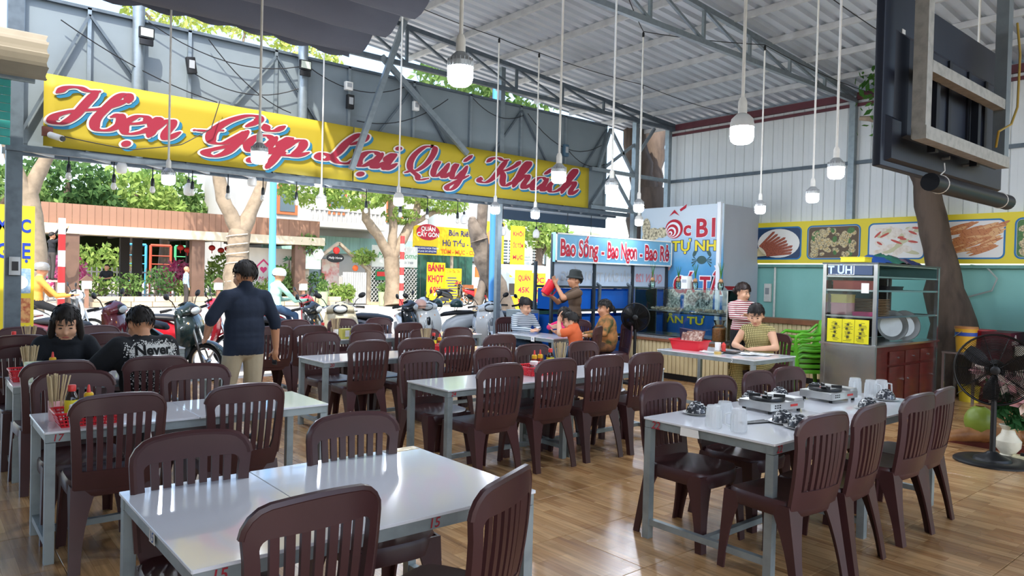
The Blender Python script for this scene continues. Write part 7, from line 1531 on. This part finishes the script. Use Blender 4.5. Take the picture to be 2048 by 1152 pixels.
t = thing('street_awning', 'white and light blue striped street awning on the right', 'awning', (21.8, 25.2, 1.35))
for k in range(8): MB().beam((k*.38, 0, 0), (k*.38, 1.6, .75), .37, .03).build('stripe', PAPER if k % 2 else mat('awning_blue', '9cc4da', .7), t)
MB().cyl((0, 0, -1.37), (0, 0, 0), .03, n=6).build('pole', STEEL, t); MB().cyl((2.7, 0, -1.37), (2.7, 0, 0), .03, n=6).build('pole', STEEL, t)
t = thing('food_cart', 'dark street cart with red dots under the striped awning', 'cart', (19.9, 23.5, -.02)); MB().box((.9, 0, 1.0), (1.8, .6, .5)).build('body', DKP, t); [MB().ell((.3+.4*k, -.31, 1.05), (.07, .02, .07), 8, 6).build('red_dot', LANT, t) for k in range(4)]; MB().box((.9, 0, .35), (1.6, .5, .7)).build('base', YS, t)
t = thing('aquarium_box', 'green tinted glass box standing outside near the tank rack', 'glass box', (9.6, 10.6, 0)); MB().box((.35, .2, .25), (.7, .4, .5)).build('stand', STEEL, t); MB().box((.35, .2, .80), (.62, .38, .36)).build('glass_body', mat('green_glass', '3f6a5c', .1, spec=.8), t); MB().box((.35, .2, 1.0), (.66, .42, .03)).build('lid', STEEL, t)
t = thing('drink_fridge', 'small drink fridge with blue and yellow poster beside the tanks', 'fridge', (7.48, 8.62, 0)); MB().box((.2, .2, .5), (.38, .38, 1.0)).build('body', STEEL, t); MB().box((.2, .005, .55), (.32, .012, .8)).build('poster', mat('fridge_poster', '2c62c4', .4, var=1., vs_=5, var2='1c3a80'), t); b = MB(); flatpoly(b, disc(.2, .45, .1, .2, 14, .4), plane_T((0, -.003, 0), (1, 0, 0), (0, 0, 1)), 0); b.build('yellow_figure', YEL_S, t, smooth=0)
# white building behind
wb = thing('white_villa', 'white villa with balcony behind the gateway', 'house', (13.2, 36, 0)); VW = mat('villa_white', 'b9b7b3', .8, var=.15, vs_=.8)
MB().box((5, 3, 4.5), (11, 6, 9)).build('wall', VW, wb); MB().box((4.6, -.7, 4.0), (4.5, 1.4, .3)).build('balcony_slab', VW, wb); MB().box((5.0, -.05, 3.0), (9, .3, .9)).build('teal_canopy', mat('teal_canopy', '9ec4b8', .6, var=.4, vs_=2, stretch=(5, 1, .3)), wb)
for k in range(16): MB().lathe([(.06, 0), (.09, .15), (.05, .4), (.08, .55)], 8, c=(2.6+k*.27, -1.3, 4.15)).build('baluster', VW, wb)
MB().box((4.6, -1.3, 4.78), (4.6, .2, .14)).build('balustrade_rail', VW, wb)
for x, z in ((1.8, 5.2), (4.6, 5.4), (8.2, 5.2)): w_ = MB().box((x, -.02, z), (1.1, .1, 1.5)).build('window', mat('shutter_orange', 'b5673f', .6), wb); MB().box((x, -.08, z), (.8, .02, 1.2)).build('pane', mat('far_glass', '5d6c75', .15), w_)
# ================================================================ trees
def tree(label, base, limbs, crowns, bark, leaf, seed, s=.14, name='street_tree'):
    t = thing(name, label, 'tree', base); q = random.Random(seed)
    for k, (pts, rs) in enumerate(limbs): b = MB(); limb(b, pts, rs, 10, .10, seed+k); b.build('trunk' if k == 0 else 'branch', bark, t, smooth=60)
    b = MB(); [crown(b, c, r, n, s, q) for c, r, n in crowns]
    if crowns: b.build('foliage', leaf, t, smooth=0)['kind'] = 'stuff'
    return t
PBARK = mat('grey_pale_bark', '8c7d69', .9, var=.6, vs_=4, var2='66594a', bump=.4, bs=9); WROPE = mat('rope_light', 'd6ccb8', .7)
wt = tree('tree wrapped in rope lights before the pavilion', (9.72, 28, 0), [([(0, 0, 0), (-.02, 0, 1.6), (.1, 0, 3.0)], [.46, .42, .40]), ([(.1, 0, 2.9), (-.5, .2, 4.2), (-.8, .3, 6.0)], [.3, .26, .18]), ([(.1, 0, 2.9), (.8, .1, 4.4), (1.3, .2, 6.2)], [.3, .24, .15]), ([(-.8, .3, 5.9), (-1.6, 0, 8.2), (-2.6, 0, 10.4)], [.17, .12, .04]), ([(-.8, .3, 5.9), (-.2, 0, 8.4), (.2, 0, 11)], [.15, .11, .03]), ([(1.3, .2, 6.1), (2.0, 0, 8.3), (2.7, 0, 10.3)], [.15, .1, .03]), ([(-1.6, 0, 8.2), (-3.0, 0, 10.2), (-4.1, 0, 11.2)], [.1, .07, .02])], [((-1.2, .5, 6.6), (1.6, 1.2, .9), 500), ((1.7, .6, 6.5), (1.6, 1.2, .9), 500), ((-2.6, 0, 10.6), (1.8, 1.3, .8), 650), ((.2, 0, 11.2), (2.0, 1.4, .8), 700), ((2.6, 0, 10.4), (1.8, 1.3, .8), 650), ((-4.2, 0, 11.4), (1.3, 1.0, .6), 350)], PBARK, LEAFY, 80)
b = MB(); b.tube([(.47*math.cos(a)*(1-.02*a/6), .47*math.sin(a), .2+a*.055) for a in (k*.35 for k in range(150))], .02, 5); b.build('rope_light', WROPE, wt)
tree('forked street tree before the lattice fence', (17.6, 29.6, 0), [([(.15, 0, 0), (0, 0, 1.2), (-.1, 0, 2.3)], [.55, .40, .38]), ([(-.1, 0, 2.2), (-.8, 0, 3.2), (-1.5, 0, 4.0), (-1.6, 0, 5.6)], [.26, .22, .2, .14]), ([(-.1, 0, 2.2), (0, .1, 3.8), (-.2, .1, 5.6)], [.24, .2, .14]), ([(-.1, 0, 2.2), (.6, .0, 3.4), (1.3, .1, 4.6), (1.4, .1, 6)], [.24, .22, .18, .12]), ([(.9, 0, 3.9), (2.2, 0, 4.6), (3.5, 0, 4.8)], [.14, .12, .06]), ([(-1.6, 0, 5.5), (-2.0, 0, 7.2), (-2.2, 0, 8.6)], [.13, .09, .03]), ([(-.2, .1, 5.5), (.3, 0, 7.4), (.6, 0, 9)], [.13, .09, .03]), ([(1.4, .1, 5.9), (2.6, 0, 7.0), (3.2, 0, 8)], [.11, .08, .03])], [((-2.2, 0, 5.1), (2.0, 1.4, .9), 1300), ((.4, 0, 5.6), (2.4, 1.6, .9), 1300), ((2.6, 0, 5.2), (1.8, 1.2, .8), 900), ((-4.2, .5, 5.2), (1.6, 1.2, .9), 800), ((.5, .2, 4.3), (1.1, .8, .5), 350), ((-2.2, 0, 8.6), (1.8, 1.3, .7), 600), ((.6, 0, 9.0), (2.0, 1.3, .8), 650), ((3.2, 0, 8.0), (1.8, 1.2, .7), 500)], PBARK, LEAFA, 90)
tree('leaning street tree near the slim steel post', (11.75, 14, 0), [([(0, 0, 0), (-.3, 0, .9), (-.85, 0, 1.9), (-1.05, 0, 2.5)], [.34, .29, .24, .22]), ([(-1.05, 0, 2.4), (-1.22, .0, 2.75), (-1.25, 0, 2.95)], [.21, .15, .08]), ([(-1.0, 0, 2.3), (-.95, 0, 3.2), (-.8, 0, 4.6), (-.6, 0, 7)], [.16, .13, .12, .1]), ([(-.75, .1, 1.6), (-.95, .1, .8), (-1.05, .1, 0)], [.13, .12, .13])], [((-1.2, .5, 6.6), (1.6, 1.4, 1.0), 700), ((.6, .5, 6.4), (1.5, 1.2, .9), 600)], mat('grey_brown_bark', '7d7266', .9, var=.7, vs_=5, var2='4d443c', bump=.7, bs=9), LEAFB, 100)
tree('pale twin-trunked tree at the left edge of the street', (2.75, 25, 0), [([(0, 0, 0), (.1, 0, 2.0), (-.1, 0, 3.6)], [.34, .3, .27]), ([(-.1, 0, 3.5), (-.5, 0, 4.6), (-.9, 0, 6.5)], [.2, .18, .12]), ([(-.1, 0, 3.5), (.4, 0, 4.8), (.6, .0, 6.6)], [.22, .18, .12])], [((.4, .5, 6.4), (1.5, 1.2, 1.0), 600)], PBARK, LEAFA, 110)
for k, (x, y, lab, hh, lf) in enumerate(((5.5, 39, 'leafy dark tree behind the left of the pavilion', 5.4, LEAFC), (8.6, 40, 'bright tree behind the middle of the pavilion', 5.2, LEAFA), (10.6, 42, 'dense tree behind the right of the pavilion', 5.6, LEAFB), (3.0, 38, 'dark tree above the left end of the pavilion', 4.6, LEAFB), (15.5, 44, 'tall tree behind the white villa', 8.5, LEAFC), (25.5, 43, 'green tree above the yellow cafe', 8.0, LEAFB), (31, 41, 'green tree above the corner house', 8.0, LEAFA), (28, 31, 'vine tree over the white railing', 4.6, LEAFA))):
    tree(lab, (x, y, 0), [([(0, 0, 0), (.1, 0, hh*.6), (.2, 0, hh)], [.3, .24, .1]), ([(.05, 0, hh*.5), (1.0, 0, hh*.85)], [.14, .08])], [((0, 0, hh), (2.4, 1.6, 1.5), 1100), ((1.4, .3, hh*.82), (1.8, 1.2, 1.1), 700)], BARK, lf, 120+7*k, .2)
ctree = tree('thick dark tree trunk standing behind the corner of the shop front', (12.75, 10.55, 0), [([(0, 0, 0), (.05, 0, 1.8), (.12, 0, 3.6)], [.5, .42, .40]), ([(.1, 0, 3.4), (-.25, .1, 4.6), (-.3, .1, 6.5)], [.3, .24, .18]), ([(.15, 0, 3.4), (.45, .1, 4.6), (.7, .1, 6.5)], [.3, .24, .18])], [((0, .5, 7), (1.6, 1.2, .9), 500)], BARK, LEAFB, 300)
hl = MB(); V = []; nx_, ny_ = 40, 8
for i in range(nx_+1):
    for j in range(ny_+1): x = -60+i*5; y = 75+j*10; V.append((x, y, max(0, (2+9*math.sin(i*.23+1)**2)*math.sin(math.pi*min(1, j/ny_+.18)))+noise.noise(Vector((x*.1, y*.1, 0)))*1.5))
hl.add(V, [(i*(ny_+1)+j, (i+1)*(ny_+1)+j, (i+1)*(ny_+1)+j+1, i*(ny_+1)+j+1) for i in range(nx_) for j in range(ny_)]); o = hl.build('hills', mat('hill_green', '7d9468', .95, var=.8, vs_=.25, var2='aab890'), smooth=80); o['kind'] = 'structure'
# left yellow menu sign beside the post
lsn = thing('street_sign', 'tall yellow seafood sign with blue lettering beside the left post', 'sign', (.42, 10.5, 0)); MB().box((.38, 0, 1.15), (.78, .05, 2.2)).build('board', YEL_S, lsn); BI = mat('sign_blue_ink', '1f3fae', .6)
for s, x, z, w_ in (('MỰC', .56, 2.0, .34), ('GHẸ', .56, 1.68, .34)): bold(lsn, s, plane_T((x, -.027, z), (1, 0, 0), (0, 0, 1)), .25, BI, fitw=w_, fith=.24)
bold(lsn, 'TỀ', plane_T((.16, -.027, 1.35), (1, 0, 0), (0, 0, 1)), .2, BI, fitw=.2, fith=.22); bold(lsn, 'OK', plane_T((.55, -.027, .55), (1, 0, 0), (0, 0, 1)), .3, RED_S, fitw=.3, fith=.26)
b = MB(); flatpoly(b, rrect(.27, .30, .01, 2, .60, 1.34), plane_T((0, -.027, 0), (1, 0, 0), (0, 0, 1)), 0, 0); flatpoly(b, rrect(.27, .30, .01, 2, .60, .98), plane_T((0, -.027, 0), (1, 0, 0), (0, 0, 1)), 0, 1); flatpoly(b, disc(.6, 1.32, .11, .09, 18), plane_T((0, -.028, 0), (1, 0, 0), (0, 0, 1)), 0, 2); b.build('food_picture', [mat('dish_blue_print', '7fa6c9', .6, var=.6, vs_=20, var2='dfe6ea'), mat('noodle_print', 'd8a36a', .6, var=1., vs_=24, var2='a4462c'), P_WH], lsn, smooth=0)
for x in (.05, .72): MB().box((x, .04, 1.1), (.04, .04, 2.2)).build('post', STEEL, lsn)
t = thing('meter_box', 'small grey switch box strapped to the left post', 'box', (.90, 9.5, 1.52)); MB().rbox((0, 0, 0), (.1, .06, .2), .01).build('case', HOUS2, t); MB().box((0, -.032, .0), (.06, .004, .1)).build('switch', BLACK, t)
# far passers-by
J = stand(1.6); person('walker in a grey shirt and white hat across the street', (8.45, 30.0, 0), R(-90), J, dict(skin=SKIN, top=mat('grey_blue_shirt', '8fa3b8', .85), bottom=DKP), hair='none', low=True); tw, HT = None, None
J = stand(1.7); J.update(elR=(.3, .2, 1.55), wrR=(.3, .35, 1.85), elL=(-.25, .2, 1.6), wrL=(-.15, .35, 1.9)); person('dark dressed man on a stool reaching up to the pavilion eaves', (3.95, 30.2, 1.0), R(-70), J, dict(skin=SKIN, top=BLKT, bottom=DKP), low=True)
t = thing('step_stool', 'wooden step stool under the man reaching up', 'stool', (3.95, 30.2, 0)); MB().box((0, 0, .97), (.5, .5, .06)).build('top', TIM, t); [MB().beam((x, y, 0), (x*.8, y*.8, .95), .06).build('leg', TIM, t) for x in (-.22, .22) for y in (-.22, .22)]
J = sit(1.6, .45); person('man in a black T-shirt sitting among the pavilion plants', (6.1, 32.3, .35), R(150), J, dict(skin=SKIN, top=BLKT, bottom=DKP, sleeve='short'), low=True)
